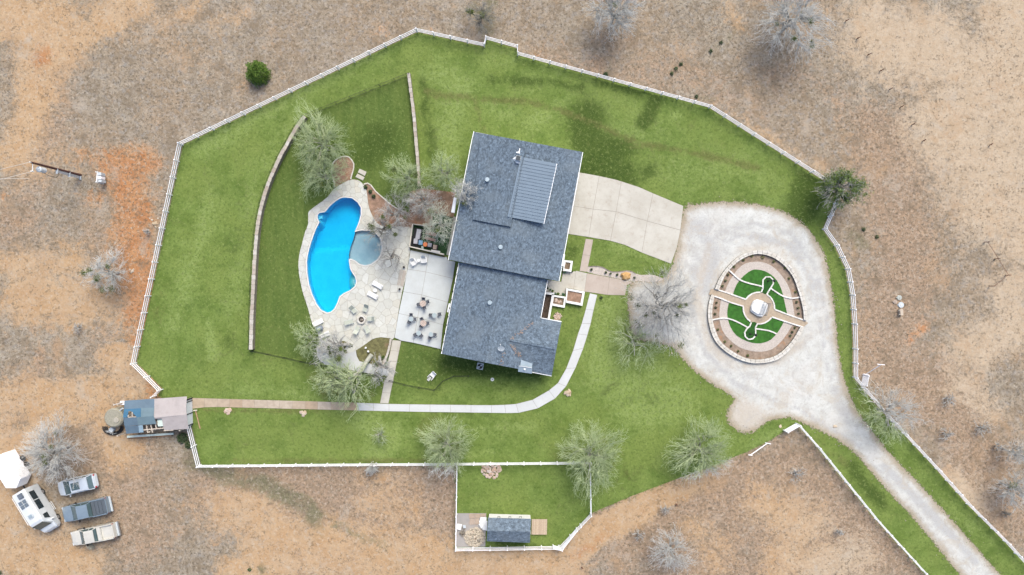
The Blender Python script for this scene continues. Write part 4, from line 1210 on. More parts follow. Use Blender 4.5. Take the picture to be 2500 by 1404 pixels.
M_curb = per_piece("pale_oval_limestone", [(.50, .48, .43), (.44, .42, .37), (.54, .53, .49), (.47, .44, .38)], .85, 4, .4, .1)
ring_wall("upper half of the pale limestone curb round the oval garden", uo, ui, .38, M_curb, .62, 5)
ring_wall("lower half of the pale limestone curb round the oval garden", lo, li, .38, M_curb, .62, 6)
gu = Fo((306, 575), (350, 470), (440, 340), (530, 275), (620, 260), (700, 262), (800, 300), (880, 370), (950, 460), (1000, 560), (1030, 700), (1052, 850))
gl = Fo((1030, 930), (970, 1030), (900, 1120), (810, 1195), (700, 1222), (590, 1215), (460, 1175), (350, 1090), (280, 1000), (245, 870), (250, 750), (265, 650))
nu = Fo((390, 610), (430, 500), (510, 405), (590, 350), (650, 343), (730, 360), (800, 400), (860, 460), (910, 560), (940, 680), (970, 820))
nl = Fo((935, 900), (880, 1000), (800, 1090), (720, 1125), (640, 1133), (540, 1110), (430, 1050), (370, 970), (335, 870), (330, 780), (350, 690))
M_mulchO = simple("oval_mulch", (.245, .190, .145), .25, 2.2, .95, bump=.8, fine=9, stain=(.300, .160, .080))
sheet("oval_mulch_bed", P2(smooth(ui, 2, False) + smooth(li, 2, False)), M_mulchO, .05)
sheet("oval_gravel_path", P2(smooth(gu, 2, False) + smooth(gl, 2, False)), M_ringgravel, .075)
sheet("oval_lawn", P2(smooth(nu, 2, False) + smooth(nl, 2, False)), M_turf, .095)
cc = Fo((665, 755))[0]
cpts = [(cc[0] + 165 / 4.387 * math.cos(a), cc[1] + 168 / 4.387 * math.sin(a)) for a in np.linspace(0, 2 * math.pi, 41)[:-1]]
M_crush = simple("tan_crushed_granite", (.33, .27, .20), .12, 4, .95, bump=.4, fine=14)
sheet("centre_circle", P2(cpts), M_crush, .13)
sheet("oval_cross_path", P2(Fo((150, 552), (190, 552), (400, 622), (530, 665), (560, 755), (500, 735), (345, 690), (190, 628), (130, 612))), M_crush, .12)
sheet("oval_cross_path", P2(Fo((800, 760), (835, 772), (970, 822), (1165, 892), (1195, 915), (1140, 962), (1030, 925), (940, 893), (805, 850), (780, 800))), M_crush, .124)
M_wb = per_piece("white_border_stone", [(.58, .57, .53), (.64, .63, .60), (.52, .50, .46)], .8, 4)
def border(label, pts, closed=False, w=.16, h=.2, seed=0): return edging(label, Fo(*pts), w, h, .5, seed, M_wb, closed)
border("white border stones on the upper side of the left oval path", [(190, 550), (300, 582), (400, 618), (525, 662)])
border("white border stones on the lower side of the left oval path", [(190, 628), (270, 655), (350, 690), (500, 735)])
border("white border stones on the upper side of the right oval path", [(835, 770), (970, 822), (1050, 850), (1165, 890)])
border("white border stones on the lower side of the right oval path", [(805, 850), (940, 895), (1030, 925), (1142, 960)])
arc = lambda a0, a1, n=9: [(665 + 168 * math.cos(math.radians(a)), 755 + 170 * math.sin(math.radians(a))) for a in np.linspace(a0, a1, n)]
border("white stones round the upper left of the centre circle", arc(-147, -84))
border("white stones round the upper right of the centre circle", arc(-58, 4))
border("white stones round the lower left of the centre circle", arc(186, 122))
border("white stones round the lower right of the centre circle", arc(98, 36))
border("white stones round the upper keyhole bed with lamp post", [(690, 585), (712, 530), (705, 490), (708, 455), (735, 425), (765, 416), (800, 430), (822, 465), (815, 505), (785, 545), (765, 580), (748, 612)], False, .16)
border("white stones round the lower keyhole bed with lamp post", [(584, 908), (560, 960), (525, 985), (512, 1025), (522, 1065), (555, 1090), (590, 1088), (625, 1060), (632, 1020), (625, 980), (635, 945), (650, 922)], False, .16)
border("thin white border from the curb to the upper keyhole bed", [(330, 335), (400, 400), (460, 452), (560, 490), (640, 508), (702, 524)])
border("thin white border from the upper keyhole bed to the right curb", [(788, 540), (860, 590), (930, 630), (1020, 650), (1100, 640)])
border("thin white border from the left curb to the lower keyhole bed", [(164, 882), (250, 865), (330, 865), (430, 900), (545, 962)])
border("thin white border from the lower keyhole bed toward the gravel ring", [(630, 975), (740, 990), (800, 1005), (852, 1030)])
M_dkturf = simple("dark_keyhole_turf", (.018, .075, .012), .3, 3, .95, bump=.5)
def keyhole(pts, z): sheet("keyhole_turf", P2(smooth(Fo(*pts), 2)), M_dkturf, z)
keyhole([(700, 585), (720, 520), (712, 460), (765, 422), (818, 468), (780, 545), (745, 605)], .14)
keyhole([(590, 905), (560, 965), (517, 1030), (572, 1088), (626, 1025), (620, 975), (642, 915)], .141)
# garden monument: octagonal tiered base with a slatted bench arbour
gz = thing("garden_gazebo", "white eight-sided gazebo platform with slatted bench in the centre of the oval garden", "gazebo", W(*cc))
octa = P2(Fo((640, 660), (700, 678), (752, 715), (745, 790), (695, 846), (648, 842), (572, 790), (574, 735), (602, 678)))
MB().prism(octa, .1, .45).build("platform", M_white, gz, True, bevel=.03)
oc = np.array(octa); oc2 = oc.mean(0) + (oc - oc.mean(0)) * .78 + np.array([-.15, .02])
MB().prism([tuple(q) for q in oc2], .45, .62).build("upper_platform", M_white, gz, True, bevel=.03)
M_iron = simple("grey_iron", (.16, .18, .20), .1, 4, .5)
fa, fb = np.array(P2(Fo((700, 690)))[0]), np.array(P2(Fo((655, 815)))[0])
ax_ = (fb - fa) / np.linalg.norm(fb - fa); nx_ = np.array([-ax_[1], ax_[0]])
for k in range(13):
    a = fa + (fb - fa) * k / 12
    pts = [(*(a - nx_ * .02), .95), (*(a + nx_ * .28), 1.0), (*(a + nx_ * .42), 1.25), (*(a + nx_ * .50), 1.6)]
    MB().tube(pts, .02, 4).build("bench_slat", M_iron, gz, True)
for s_ in (0, 1):
    a = fa + (fb - fa) * s_
    MB().tube([(*(a - nx_ * .03), .6), (*(a - nx_ * .03), .97), (*(a + nx_ * .5), .97), (*(a + nx_ * .55), 1.7)], .03, 6).build("bench_end", M_iron, gz, True)
for o_ in (-.03, .3, .45, .52):
    z_ = {-.03: .95, .3: 1.02, .45: 1.3, .52: 1.65}[o_]
    MB().tube([(*(fa + nx_ * o_), z_), (*(fb + nx_ * o_), z_)], .025, 5).build("bench_rail", M_iron, gz, True)
# lamp posts
def lamp(label, px, py):
    t = thing("lamp_post", label, "lamp post", W(px, py), 0, "lamp posts in the keyhole beds")
    MB().cyl((0, 0, .1), (0, 0, .3), .12, .08).build("base", M_black, t)
    MB().cyl((0, 0, .3), (0, 0, 1.9), .035).build("pole", M_black, t)
    m_ = MB(); m_.cyl((0, 0, 1.9), (0, 0, 2.15), .09, .13, 8); m_.build("lantern", M_dkglass, t)
    m_ = MB(); m_.cyl((0, 0, 2.15), (0, 0, 2.3), .17, .02, 8); m_.build("lantern_cap", M_black, t)
    m_ = MB(); m_.box((0, 0, 1.8), (.5, .03, .03)); m_.box((0, 0, 1.8), (.03, .5, .03)); m_.build("crossbar", M_black, t)
lamp("black lamp post in the upper keyhole bed of the oval garden", *Fo((763, 465))[0])
lamp("black lamp post in the lower keyhole bed of the oval garden", *Fo((572, 1032))[0])
# ------------------------------------------------------------------ WHITE VINYL FENCES
def ground_path(pts_px, step):
    r, L = polyline_resample(P2(pts_px), step)
    return r
def vinyl_fence(label, pts_px, h=1.38, rails=(.42, .84, 1.26), step=2.05, corner=True, group="white rail fences round the lawn"):
    a = W(*pts_px[0]); t = thing("white_fence", label, "fence", a, 0, group)
    P = []
    for i in range(len(pts_px) - 1):
        r = ground_path(pts_px[i:i + 2], step)
        P += [tuple(q) for q in (r if i == 0 else r[1:])]
    post = MB(); post.box((0, 0, h / 2), (.105, .105, h)); pm = post.mesh("post", M_vinyl)
    cap = MB(); cap.box((0, 0, h + .015), (.125, .125, .03)); cm = cap.mesh("post_cap", M_vinyl)
    meshes = {}
    for i, p in enumerate(P):
        d = np.array(P[min(i + 1, len(P) - 1)]) - np.array(P[max(i - 1, 0)]); an = math.atan2(d[1], d[0])
        o = link(bpy.data.objects.new("post", pm), t); o.location = (p[0] - a.x, p[1] - a.y, 0); o.rotation_euler = (0, 0, an)
        c = link(bpy.data.objects.new("post_cap", cm), o)
        if i < len(P) - 1:
            q = P[i + 1]; dx, dy = q[0] - p[0], q[1] - p[1]; L = math.hypot(dx, dy)
            key = round(L, 2)
            if key not in meshes:
                m_ = MB(); m_.box((0, 0, 0), (L, .04, .12)); meshes[key] = m_.mesh("rail", M_vinyl)
            for z in rails:
                r_ = link(bpy.data.objects.new("rail", meshes[key]), t)
                r_.location = ((p[0] + q[0]) / 2 - a.x, (p[1] + q[1]) / 2 - a.y, z); r_.rotation_euler = (0, 0, math.atan2(dy, dx))
    return t
vinyl_fence("white rail fence along the west edge of the lawn", [(334, 886), (447, 354)])
vinyl_fence("short white rail fence at the lower left lawn corner by the old shed", [(334, 886), (398, 950), (382, 966)])
vinyl_fence("long white rail fence along the northwest edge of the lawn", [(447, 354), (1019, 79)])
vinyl_fence("white rail fence stepping round the top corner of the lawn", [(1019, 79), (1183, 115), (1187, 98), (1263, 119), (1264, 136)])
vinyl_fence("white rail fence along the north edge of the lawn above the house", [(1264, 136), (1730, 264)])
vinyl_fence("white rail fence along the northeast edge ending under the leafy tree", [(1730, 264), (2048, 466)])
vinyl_fence("white rail fence running down from the leafy tree to the gravel loop", [(2048, 466), (2007, 560)])
vinyl_fence("curving white rail fence east of the gravel loop", [(2007, 560), (2036, 600), (2063, 657), (2074, 720), (2079, 790), (2081, 850), (2081, 920)])
vinyl_fence("white rail fence along the upper right side of the drive out", [(2081, 920), (2148, 999), (2282, 1143), (2358, 1229), (2448, 1319), (2530, 1410)])
vinyl_fence("white rail fence along the lower left side of the drive out", [(1945, 1036), (1992, 1089), (2062, 1176), (2135, 1266), (2192, 1329), (2275, 1420)])
vinyl_fence("short white rail fence running down from the old shed", [(468, 1037), (492, 1134)])
vinyl_fence("long white rail fence along the south edge of the lawn", [(492, 1134), (800, 1131), (1117, 1129), (1441, 1126)])
vinyl_fence("white rail fence on the left side of the small shed yard", [(1117, 1131), (1114, 1335)])
vinyl_fence("white rail fence along the bottom of the small shed yard", [(1114, 1335), (1363, 1331)])
vinyl_fence("white rail fence slanting along the lower right of the small shed yard", [(1366, 1331), (1441, 1252)])
vinyl_fence("white rail fence on the right side of the small shed yard", [(1441, 1252), (1439, 1128)])
def gate(label, a_px, b_px, rails=6, h=1.3):
    a, b = W(*a_px), W(*b_px); t = thing("white_gate", label, "gate", a)
    for k in range(rails): bar((a.x, a.y, .2 + k * (h - .2) / (rails - 1)), (b.x, b.y, .2 + k * (h - .2) / (rails - 1)), .045, .09, M_vinyl, "rail", t)
    for s_ in (0, 1):
        q = a.lerp(b, s_); MB().box((q.x, q.y, (h + .1) / 2), (.11, .11, h + .1)).build("stile", M_vinyl, t, True)
    bar((a.x, a.y, .2), (b.x, b.y, h), .03, .06, M_vinyl, "brace", t)
    return t
gate("white gate leaf standing open below the slanting yard fence", (1373, 1331), (1407, 1288))
gate("short white gate leaf at the bottom corner of the small shed yard", (1350, 1330), (1371, 1335))
gate("white slatted gate leaf folded beside the fence right of the gravel loop", (2101, 938), (2106, 914), 7, 1.5)
gate("white slatted gate leaf at the fork of the gravel drive", (1912, 1050), (1942, 1033), 7, 1.5)
def white_post(label, a_px, top_px, h, arm=.9):
    a = W(*a_px); b = W(*top_px, h); t = thing("white_gate_post", label, "post", a)
    MB().cyl(a, b, .05, .05, 8).build("pole", M_vinyl, t, True)
    MB().box(b, (arm, .07, .07), -.1).build("crossarm", M_vinyl, t, True)
    MB().box(a + Vector((0, 0, .1)), (.7, .08, .08), -.2).build("foot", M_vinyl, t, True)
white_post("leaning white T-shaped post behind the fence right of the gravel loop", (2114, 914), (2151, 890), 2.2)
white_post("white T-shaped post lying low above the gate at the drive fork", (1874, 1082), (1832, 1111), 1.4, .5)

# ------------------------------------------------------------------ BLACK GARDEN FENCES
def black_fence(label, pts_px, h=1.1, step=2.0):
    a = W(*pts_px[0]); t = thing("black_fence", label, "fence", a, 0, "thin black metal fences of the pool garden")
    r = ground_path(smooth(pts_px, 3, False) if len(pts_px) > 8 else pts_px, step)
    pk = MB(); top_ = MB()
    for i in range(len(r)):
        MB().box((*r[i], (h + .05) / 2), (.05, .05, h + .05)).build("post", M_black, t, True)
        if i < len(r) - 1:
            for z in (.12, h - .08): bar((*r[i], z), (*r[i + 1], z), .025, .025, M_black, "rail", t)
            n = 14
            for k in range(1, n):
                q = r[i] + (r[i + 1] - r[i]) * k / n
                pk.box((q[0], q[1], h / 2), (.014, .014, h - .08))
    o = pk.build("pickets", M_black, t, True); o["kind"] = 'stuff'
    return t
black_fence("black metal fence across the top of the pool garden", [(752, 283), (1000, 184)])
black_fence("black metal fence following the outside of the curved stone wall", [(744, 286), (719, 320), (699, 356), (681, 389), (665, 424), (651, 460), (638, 503), (628, 555), (622, 620), (618, 690), (615, 770), (614, 852)])
black_fence("black metal fence along the bottom of the pool garden", [(617, 856), (680, 869), (737, 882), (790, 892), (826, 900), (876, 908), (938, 921)])
black_fence("black metal fence round the little lawn below the patio slab", [(952, 928), (999, 941), (1075, 953), (1083, 918), (1145, 917)])

# ------------------------------------------------------------------ PATIO FURNITURE
M_chair = simple("charcoal_sling", (.095, .105, .125), .15, 8, .7)
M_frame = simple("dark_frame", (.03, .035, .04), .1, 4, .5)
def patio_chair():
    t = thing("patio_chair", "", "chair")
    MB().box((0, 0, .43), (.46, .46, .03)).build("seat", M_chair, t)
    MB().box((-.27, 0, .68), (.03, .42, .46), ry=-.25).build("backrest", M_chair, t)
    for s_ in (-1, 1):
        MB().tube([(-.25, .25 * s_, .62), (.2, .25 * s_, .62), (.24, .25 * s_, .42)], .018, 5).build("armrest", M_frame, t)
        MB().tube([(.21, .23 * s_, .43), (.25, .25 * s_, 0)], .016, 5).build("leg", M_frame, t)
        MB().tube([(-.2, .23 * s_, .43), (-.34, .25 * s_, 0)], .016, 5).build("leg", M_frame, t)
    return t
def K(x, y): return 960 + x / 8.775, 700 + y / 8.775
M_slatA = simple("bleached_teak", (.50, .44, .38), .1, 6)
M_slatB = simple("reddish_teak", (.36, .26, .22), .1, 6)
M_tglass = simple("frosted_glass_top", (.30, .36, .37), .04, 3, .15, spec=.6)
def slat_table(label, px, rot):
    t = thing("patio_table", label, "table", W(*K(*px)) + Vector((0, 0, .16)), rot)
    R_ = .37; n = 9
    for k in range(n):
        y = -R_ + (k + .5) * 2 * R_ / n; x = math.sqrt(max(R_ * R_ - y * y, .02))
        MB().box((0, y, .73), (2 * x, 2 * R_ / n - .012, .03)).build("slat", M_slatB if k % 2 else M_slatA, t)
    MB().cyl((0, 0, 0), (0, 0, .7), .04).build("pedestal", M_frame, t)
    MB().cyl((0, 0, 0), (0, 0, .04), .25, .22).build("base", M_frame, t)
def glass_table(label, px):
    t = thing("patio_table", label, "table", W(*K(*px)) + Vector((0, 0, .16)))
    MB().cyl((0, 0, .70), (0, 0, .72), .27, .27, 28).build("tabletop", M_tglass, t)
    m_ = MB(); n = 28
    for i in range(n):
        a, b = 2 * math.pi * i / n, 2 * math.pi * (i + 1) / n
        m_.tube([(.28 * math.cos(a), .28 * math.sin(a), .71), (.28 * math.cos(b), .28 * math.sin(b), .71)], .018, 4)
    m_.build("rim", M_lightgrey, t)
    for k in range(4):
        a = k * math.pi / 2 + .4; MB().tube([(.25 * math.cos(a), .25 * math.sin(a), 0), (.22 * math.cos(a), .22 * math.sin(a), .7)], .016, 5).build("leg", M_frame, t)
slat_table("striped wooden round table with four chairs, topmost on the patio slab", (655, 358), -.45)
slat_table("striped wooden round table with three chairs in the middle of the patio slab", (665, 775), .9)
glass_table("round glass table between two chairs near the house wall", (900, 605))
glass_table("round glass table with three chairs near the left edge of the patio slab", (405, 685))
glass_table("round glass table with two chairs at the lower left of the patio slab", (565, 985))
glass_table("round glass table with two chairs at the lower right of the patio slab", (825, 1010))
groups_ = [((655, 358), [((660, 272), "top"), ((745, 322), "right"), ((572, 375), "left"), ((680, 440), "bottom")], "of the topmost striped table"),
           ((665, 775), [((630, 698), "upper left"), ((745, 775), "right"), ((620, 833), "lower left")], "of the middle striped table"),
           ((900, 605), [((828, 604), "left"), ((996, 588), "right")], "of the glass table nearest the house"),
           ((405, 685), [((400, 608), "top"), ((470, 690), "right"), ((362, 745), "lower left")], "of the leftmost glass table"),
           ((565, 985), [((498, 1018), "left"), ((610, 1038), "lower right")], "of the bottom left glass table"),
           ((825, 1010), [((800, 1080), "lower left"), ((900, 1020), "right")], "of the bottom right glass table")]
proto_chair = None
for (cx, cy), chs, of in groups_:
    for (x, y), side in chs:
        loc = W(*K(x, y)) + Vector((0, 0, .16)); an = math.atan2(-(cy - y), cx - x)
        lab = f"charcoal patio chair on the {side} side {of}"
        if proto_chair is None:
            proto_chair = patio_chair(); proto_chair.scale = (.78, .78, .9); proto_chair.location = loc; proto_chair.rotation_euler = (0, 0, an); proto_chair["label"] = lab; proto_chair["group"] = "charcoal chairs on the patio slab"
        else: copy_thing(proto_chair, loc, an, lab)
# white adirondack chairs
def adirondack():
    t = thing("adirondack_chair", "", "garden chair")
    for k in range(5): MB().box((.02 + k * .1, 0, .36 - k * -.012), (.085, .5, .02)).build("seat_slat", M_white, t)
    for k in range(5): MB().box((-.26, -.2 + k * .1, .66), (.02, .09, .72 + .06 * (2 - abs(k - 2))), ry=-.42).build("back_slat", M_white, t)
    for s_ in (-1, 1):
        MB().box((.1, .31 * s_, .55), (.66, .13, .02)).build("armrest", M_white, t)
        MB().box((.38, .29 * s_, .27), (.08, .03, .55)).build("leg", M_white, t)
        MB().box((-.1, .25 * s_, .2), (.8, .03, .12), ry=.3).build("leg", M_white, t)
    return t
ac = adirondack(); ac.location = W(1010.5, 639) + Vector((0, 0, .16)); ac.rotation_euler = (0, 0, -.95); ac["label"] = "left white adirondack chair at the top of the patio slab"; ac["group"] = "white adirondack chairs"
copy_thing(ac, W(1036, 633) + Vector((0, 0, .16)), -1.45, "right white adirondack chair at the top of the patio slab")
t = thing("side_table", "small round white table between the two adirondack chairs", "table", W(1023.6, 636.3) + Vector((0, 0, .16)))
MB().cyl((0, 0, .42), (0, 0, .45), .2, .2, 20).build("tabletop", M_white, t); MB().cyl((0, 0, 0), (0, 0, .42), .05).build("pedestal", M_white, t)
# sun loungers by the pool
def lounger():
    t = thing("sun_lounger", "", "sun lounger")
    MB().box((0, 0, .22), (1.34, .58, .05)).build("frame", M_white, t, bevel=.012)
    MB().box((-.17, 0, .27), (.96, .54, .06)).build("seat_pad", M_white, t, bevel=.02)
    MB().box((.46, 0, .33), (.38, .54, .06), ry=-.3).build("backrest", M_white, t, bevel=.02)
    MB().box((.55, 0, .395), (.03, .34, .012), ry=-.3).build("slot", M_black, t)
    for sx in (-1, 1):
        for sy in (-1, 1): MB().box((.55 * sx, .22 * sy, .1), (.06, .06, .2)).build("leg", M_white, t)
    return t
lo1 = lounger(); lo1.location = W(923.3, 696) + Vector((0, 0, .11)); lo1.rotation_euler = (0, 0, math.atan2(-180, 320)); lo1["label"] = "upper white sun lounger beside the round side table on the flagstones"; lo1["group"] = "white sun loungers on the flagstones"
copy_thing(lo1, W(911.3, 720.7) + Vector((0, 0, .11)), math.atan2(-180, 335), "lower white sun lounger beside the round side table on the flagstones")
copy_thing(lo1, W(778, 787.5) + Vector((0, 0, .11)), math.atan2(83, 160) + math.pi, "white sun lounger at the left edge of the deck below the pool tip")
copy_thing(lo1, W(794, 817.5) + Vector((0, 0, .11)), math.atan2(60, 130) + math.pi, "white sun lounger under the leaning tree at the lower left of the deck")
t = thing("side_table", "round white side table between the two sun loungers", "table", W(917.8, 709) + Vector((0, 0, .11)))
MB().cyl((0, 0, .38), (0, 0, .42), .22, .22, 24).build("tabletop", M_white, t); MB().cyl((0, 0, 0), (0, 0, .38), .05).build("pedestal", M_white, t)
M_bluecov = simple("blue_grey_cover", (.20, .23, .29), .15, 4)
t = thing("covered_grill", "blue-grey covered cart between the two lower left loungers", "grill", W(783, 801) + Vector((0, 0, .1)), .4)
m_ = MB(); m_.box((0, 0, .45), (.75, .5, .7)); m_.build("cover", M_bluecov, t, bevel=.08)
MB().box((0, 0, .83), (.5, .16, .07)).build("lid_ridge", M_lightgrey, t, bevel=.02)
for s_ in (-1, 1): MB().box((.3 * s_, 0, .05), (.06, .4, .1)).build("wheel_base", M_black, t)
# fire pit and six mesh chairs
fp = thing("fire_pit", "round pale stone fire pit with charred centre among six mesh chairs", "fire pit", W(883.6, 780) + Vector((0, 0, .1)))
for k in range(14):
    a0, a1 = 2 * math.pi * k / 14 + .02, 2 * math.pi * (k + 1) / 14 - .02
    MB().prism([(.33 * math.cos(a0), .33 * math.sin(a0)), (.54 * math.cos(a0), .54 * math.sin(a0)), (.54 * math.cos(a1), .54 * math.sin(a1)), (.33 * math.cos(a1), .33 * math.sin(a1))], 0, .3).build("rim_stone", M_curb, fp)
MB().cyl((0, 0, 0), (0, 0, .08), .32, .32, 20).build("ash_bed", simple("charcoal_ash", (.03, .02, .02), .6, 14), fp)
for k, a in enumerate((.3, 1.5, 2.4)): MB().cyl((-.22 * math.cos(a), -.22 * math.sin(a), .1 + k * .05), (.22 * math.cos(a), .22 * math.sin(a), .12 + k * .05), .04, .035, 7).build("log", M_limecore if k else M_curb, fp)
M_mesh = simple("sage_mesh", (.35, .375, .32), .08, 12, .8)
def mesh_chair():
    t = thing("mesh_lounge_chair", "", "garden chair")
    MB().box((.12, 0, .38), (.52, .5, .02)).build("seat", M_mesh, t)
    MB().box((-.34, 0, .60), (.03, .5, .62), ry=-.75).build("backrest", M_mesh, t)
    for s_ in (-1, 1):
        MB().tube([(.4, .27 * s_, 0), (.38, .27 * s_, .38), (-.14, .27 * s_, .38), (-.58, .27 * s_, .86)], .018, 5).build("side_frame", M_lightgrey, t)
        MB().tube([(-.35, .27 * s_, 0), (-.1, .27 * s_, .38)], .016, 5).build("leg", M_lightgrey, t)
    return t
mc = None
for (x, y), lab in zip(((880, 118), (1085, 95), (815, 320), (1170, 268), (940, 448), (1105, 438)), ("upper left", "upper right", "left", "right", "lower left", "lower right")):
    loc = W(740 + x / 7.02, 740 + y / 7.02) + Vector((0, 0, .11)); an = math.atan2(y - 280, 1008 - x)
    L_lab = f"sage green mesh chair on the {lab} side of the fire pit"
    if mc is None: mc = mesh_chair(); mc.location = loc; mc.rotation_euler = (0, 0, an); mc["label"] = L_lab; mc["group"] = "mesh chairs round the fire pit"
    else: copy_thing(mc, loc, an, L_lab)
# white object on the little lawn
t = thing("reclining_chair", "white reclining garden chair with separate footrest on the little lawn", "garden chair", W(1055, 917), -2.3)
MB().box((-.22, 0, .34), (.6, .62, .06)).build("seat", M_white, t, bevel=.02); MB().box((-.5, 0, .6), (.06, .6, .5), ry=-.4).build("backrest", M_white, t, bevel=.02)
for k in range(4): MB().box((.28 + k * .14, 0, .25), (.08, .32, .03)).build("footrest_slat", M_white, t)
for s_ in (-1, 1): MB().box((.2, .3 * s_, .5), (.5, .06, .03)).build("armrest", M_white, t); MB().box((0, .28 * s_, .17), (.9, .04, .34)).build("leg_frame", M_white, t)
t = thing("drain_lid", "small round white lid in the grass below the house", "lid", W(1202, 926.4)); MB().cyl((0, 0, 0), (0, 0, .08), .22, .2, 20).build("lid", M_white, t); MB().cyl((0, 0, .08), (0, 0, .12), .07, .06, 12).build("knob", M_limecore, t)
for i, (x, y) in enumerate(((849 + 0, 0),)): pass
# air conditioner
acu = thing("air_conditioner", "square air conditioner with round dark fan against the south wall of the house", "air conditioner", W(1172.8, 892.5), HROT)
MB().box((0, 0, .4), (.78, .78, .8)).build("cabinet", M_lightgrey, acu, bevel=.03)
MB().cyl((0, 0, .801), (0, 0, .812), .32, .32, 24).build("fan_well", M_black, acu)
for k in range(2): MB().prism([(0, 0), (.29 * math.cos(k * math.pi + .3), .29 * math.sin(k * math.pi + .3)), (.29 * math.cos(k * math.pi + 1.3), .29 * math.sin(k * math.pi + 1.3))], .815, .825).build("fan_blade", M_lightgrey, acu)
# small white globes in the beds
for i, (x, y, w_) in enumerate(((893.9, 849, "upper of two round white lamps in the weedy corner bed"), (900, 857.6, "lower of two round white lamps in the weedy corner bed"))):
    m_ = MB(); m_.cyl((0, 0, 0), (0, 0, .12), .10, .10, 12); m_.ball((0, 0, .2), .14, 12, 8)
    o = m_.build("globe_lamp", M_white); o.location = W(x, y) + Vector((0, 0, .09)); tag(o, w_, "lamp", "round white lamps in the weedy bed")

# ------------------------------------------------------------------ VEHICLES
def loft(sections, close=True):
    m_ = MB(); n = len(sections[0])
    vs = [q for s_ in sections for q in s_]; fs = []
    for k in range(len(sections) - 1):
        for i in range(n):
            j = (i + 1) % n
            fs.append((k * n + i, (k + 1) * n + i, (k + 1) * n + j, k * n + j))
    fs += [tuple(range(n)), tuple(range((len(sections) - 1) * n, len(sections) * n))[::-1]]
    return m_.add(vs, fs)
def sec(x, w, zb, zt, r=.12, inset=.08):
    return [(x, -w + .03, zb), (x, -w, zb + .18), (x, -w, zt - r), (x, -w + inset, zt - .02), (x, -w * .5, zt + .015), (x, 0, zt + .02), (x, w * .5, zt + .015), (x, w - inset, zt - .02), (x, w, zt - r), (x, w, zb + .18), (x, w - .03, zb)]
def paint_mat(name, col, metal=.2, dirt=.06):
    t = NT(name)
    c = t.mix(t.mr(t.noise(3, 6, .7), .4, .7, 0, .5), col, mul(col, 1 - dirt * 3))
    t.fin(c, .35, metal, None, spec=.5)
    t.b.inputs["Coat Weight"].default_value = .5
    return t.m
M_tyre = simple("tyre_rubber", (.02, .02, .02), .1, 5, .8)
M_rim = simple("alloy_rim", (.35, .36, .37), .05, 4, .3, .6)
M_red = simple("red_tail_lens", (.35, .01, .02), .1, 4, .2)
M_lens = simple("clear_lens", (.55, .58, .6), .05, 4, .1)
M_carglass = simple("car_glass", (.060, .095, .100), .1, 2, .08, spec=.8)  # base colour lightened to carry the sky's reflection
def wheels(t, xs, w, r=.36):
    for x in xs:
        for s_ in (-1, 1):
            o = MB().cyl((x, (w - .24) * s_, r), (x, (w - .01) * s_, r), r, r, 20).build("wheel", M_tyre, t)
            MB().cyl((x, (w - .02) * s_, r), (x, (w + .005) * s_, r), r * .62, r * .58, 14).build("rim", M_rim, o)
def quadpart(name, pts, mat, t, th=.02): return MB().slab(pts, th).build(name, mat, t)
def greenhouse(t, x0, x1, x2, x3, w, zb, zr, body, side_gap=(None,), wr=.16, pan=None):
    """x0 windscreen foot, x1 roof front, x2 roof back, x3 back glass foot"""
    wi = w - wr
    m_ = MB(); vs = [(x0, -w + .05, zb), (x0, w - .05, zb), (x3, w - .05, zb), (x3, -w + .05, zb), (x1, -wi, zr), (x1, wi, zr), (x2, wi, zr), (x2, -wi, zr)]
    m_.add(vs, [(0, 1, 5, 4), (1, 2, 6, 5), (2, 3, 7, 6), (3, 0, 4, 7), (4, 5, 6, 7), (3, 2, 1, 0)])
    m_.build("windows", M_carglass, t)
    loft([[(x, -wi - .03, zr - .03), (x, -wi, zr + .03), (x, -wi * .5, zr + .06), (x, 0, zr + .07), (x, wi * .5, zr + .06), (x, wi, zr + .03), (x, wi + .03, zr - .03)] for x in (x1 + .04, (x1 * .7 + x2 * .3), (x1 * .3 + x2 * .7), x2 - .04)]).build("roof", body, t, smooth_=False)
    for s_ in (-1, 1):
        for a, b in (((x0, (w - .05) * s_, zb), (x1, wi * s_, zr)), ((x3, (w - .05) * s_, zb), (x2, wi * s_, zr))):
            MB().tube([a, b], .045, 6).build("pillar", body, t)
        for f in (side_gap if side_gap[0] is not None else ()):
            xb = x0 + (x3 - x0) * f; xt = x1 + (x2 - x1) * f
            MB().tube([(xb, (w - .05) * s_, zb), (xt, wi * s_, zr)], .04, 6).build("pillar", body, t)
def mirrors(t, x, w, z, mat):
    for s_ in (-1, 1): MB().box((x, (w + .12) * s_, z), (.12, .24, .16)).build("mirror", mat, t, bevel=.03)
def lights(t, xf, xr, w, zf, zr):
    for s_ in (-1, 1):
        MB().box((xf, (w - .25) * s_, zf), (.10, .36, .14)).build("headlight", M_lens, t, bevel=.02)
        MB().box((xr, (w - .13) * s_, zr), (.12, .20, .22)).build("taillight", M_red, t, bevel=.02)
def Iz(x, y): return x / 5.013, 1080 + y / 5.013
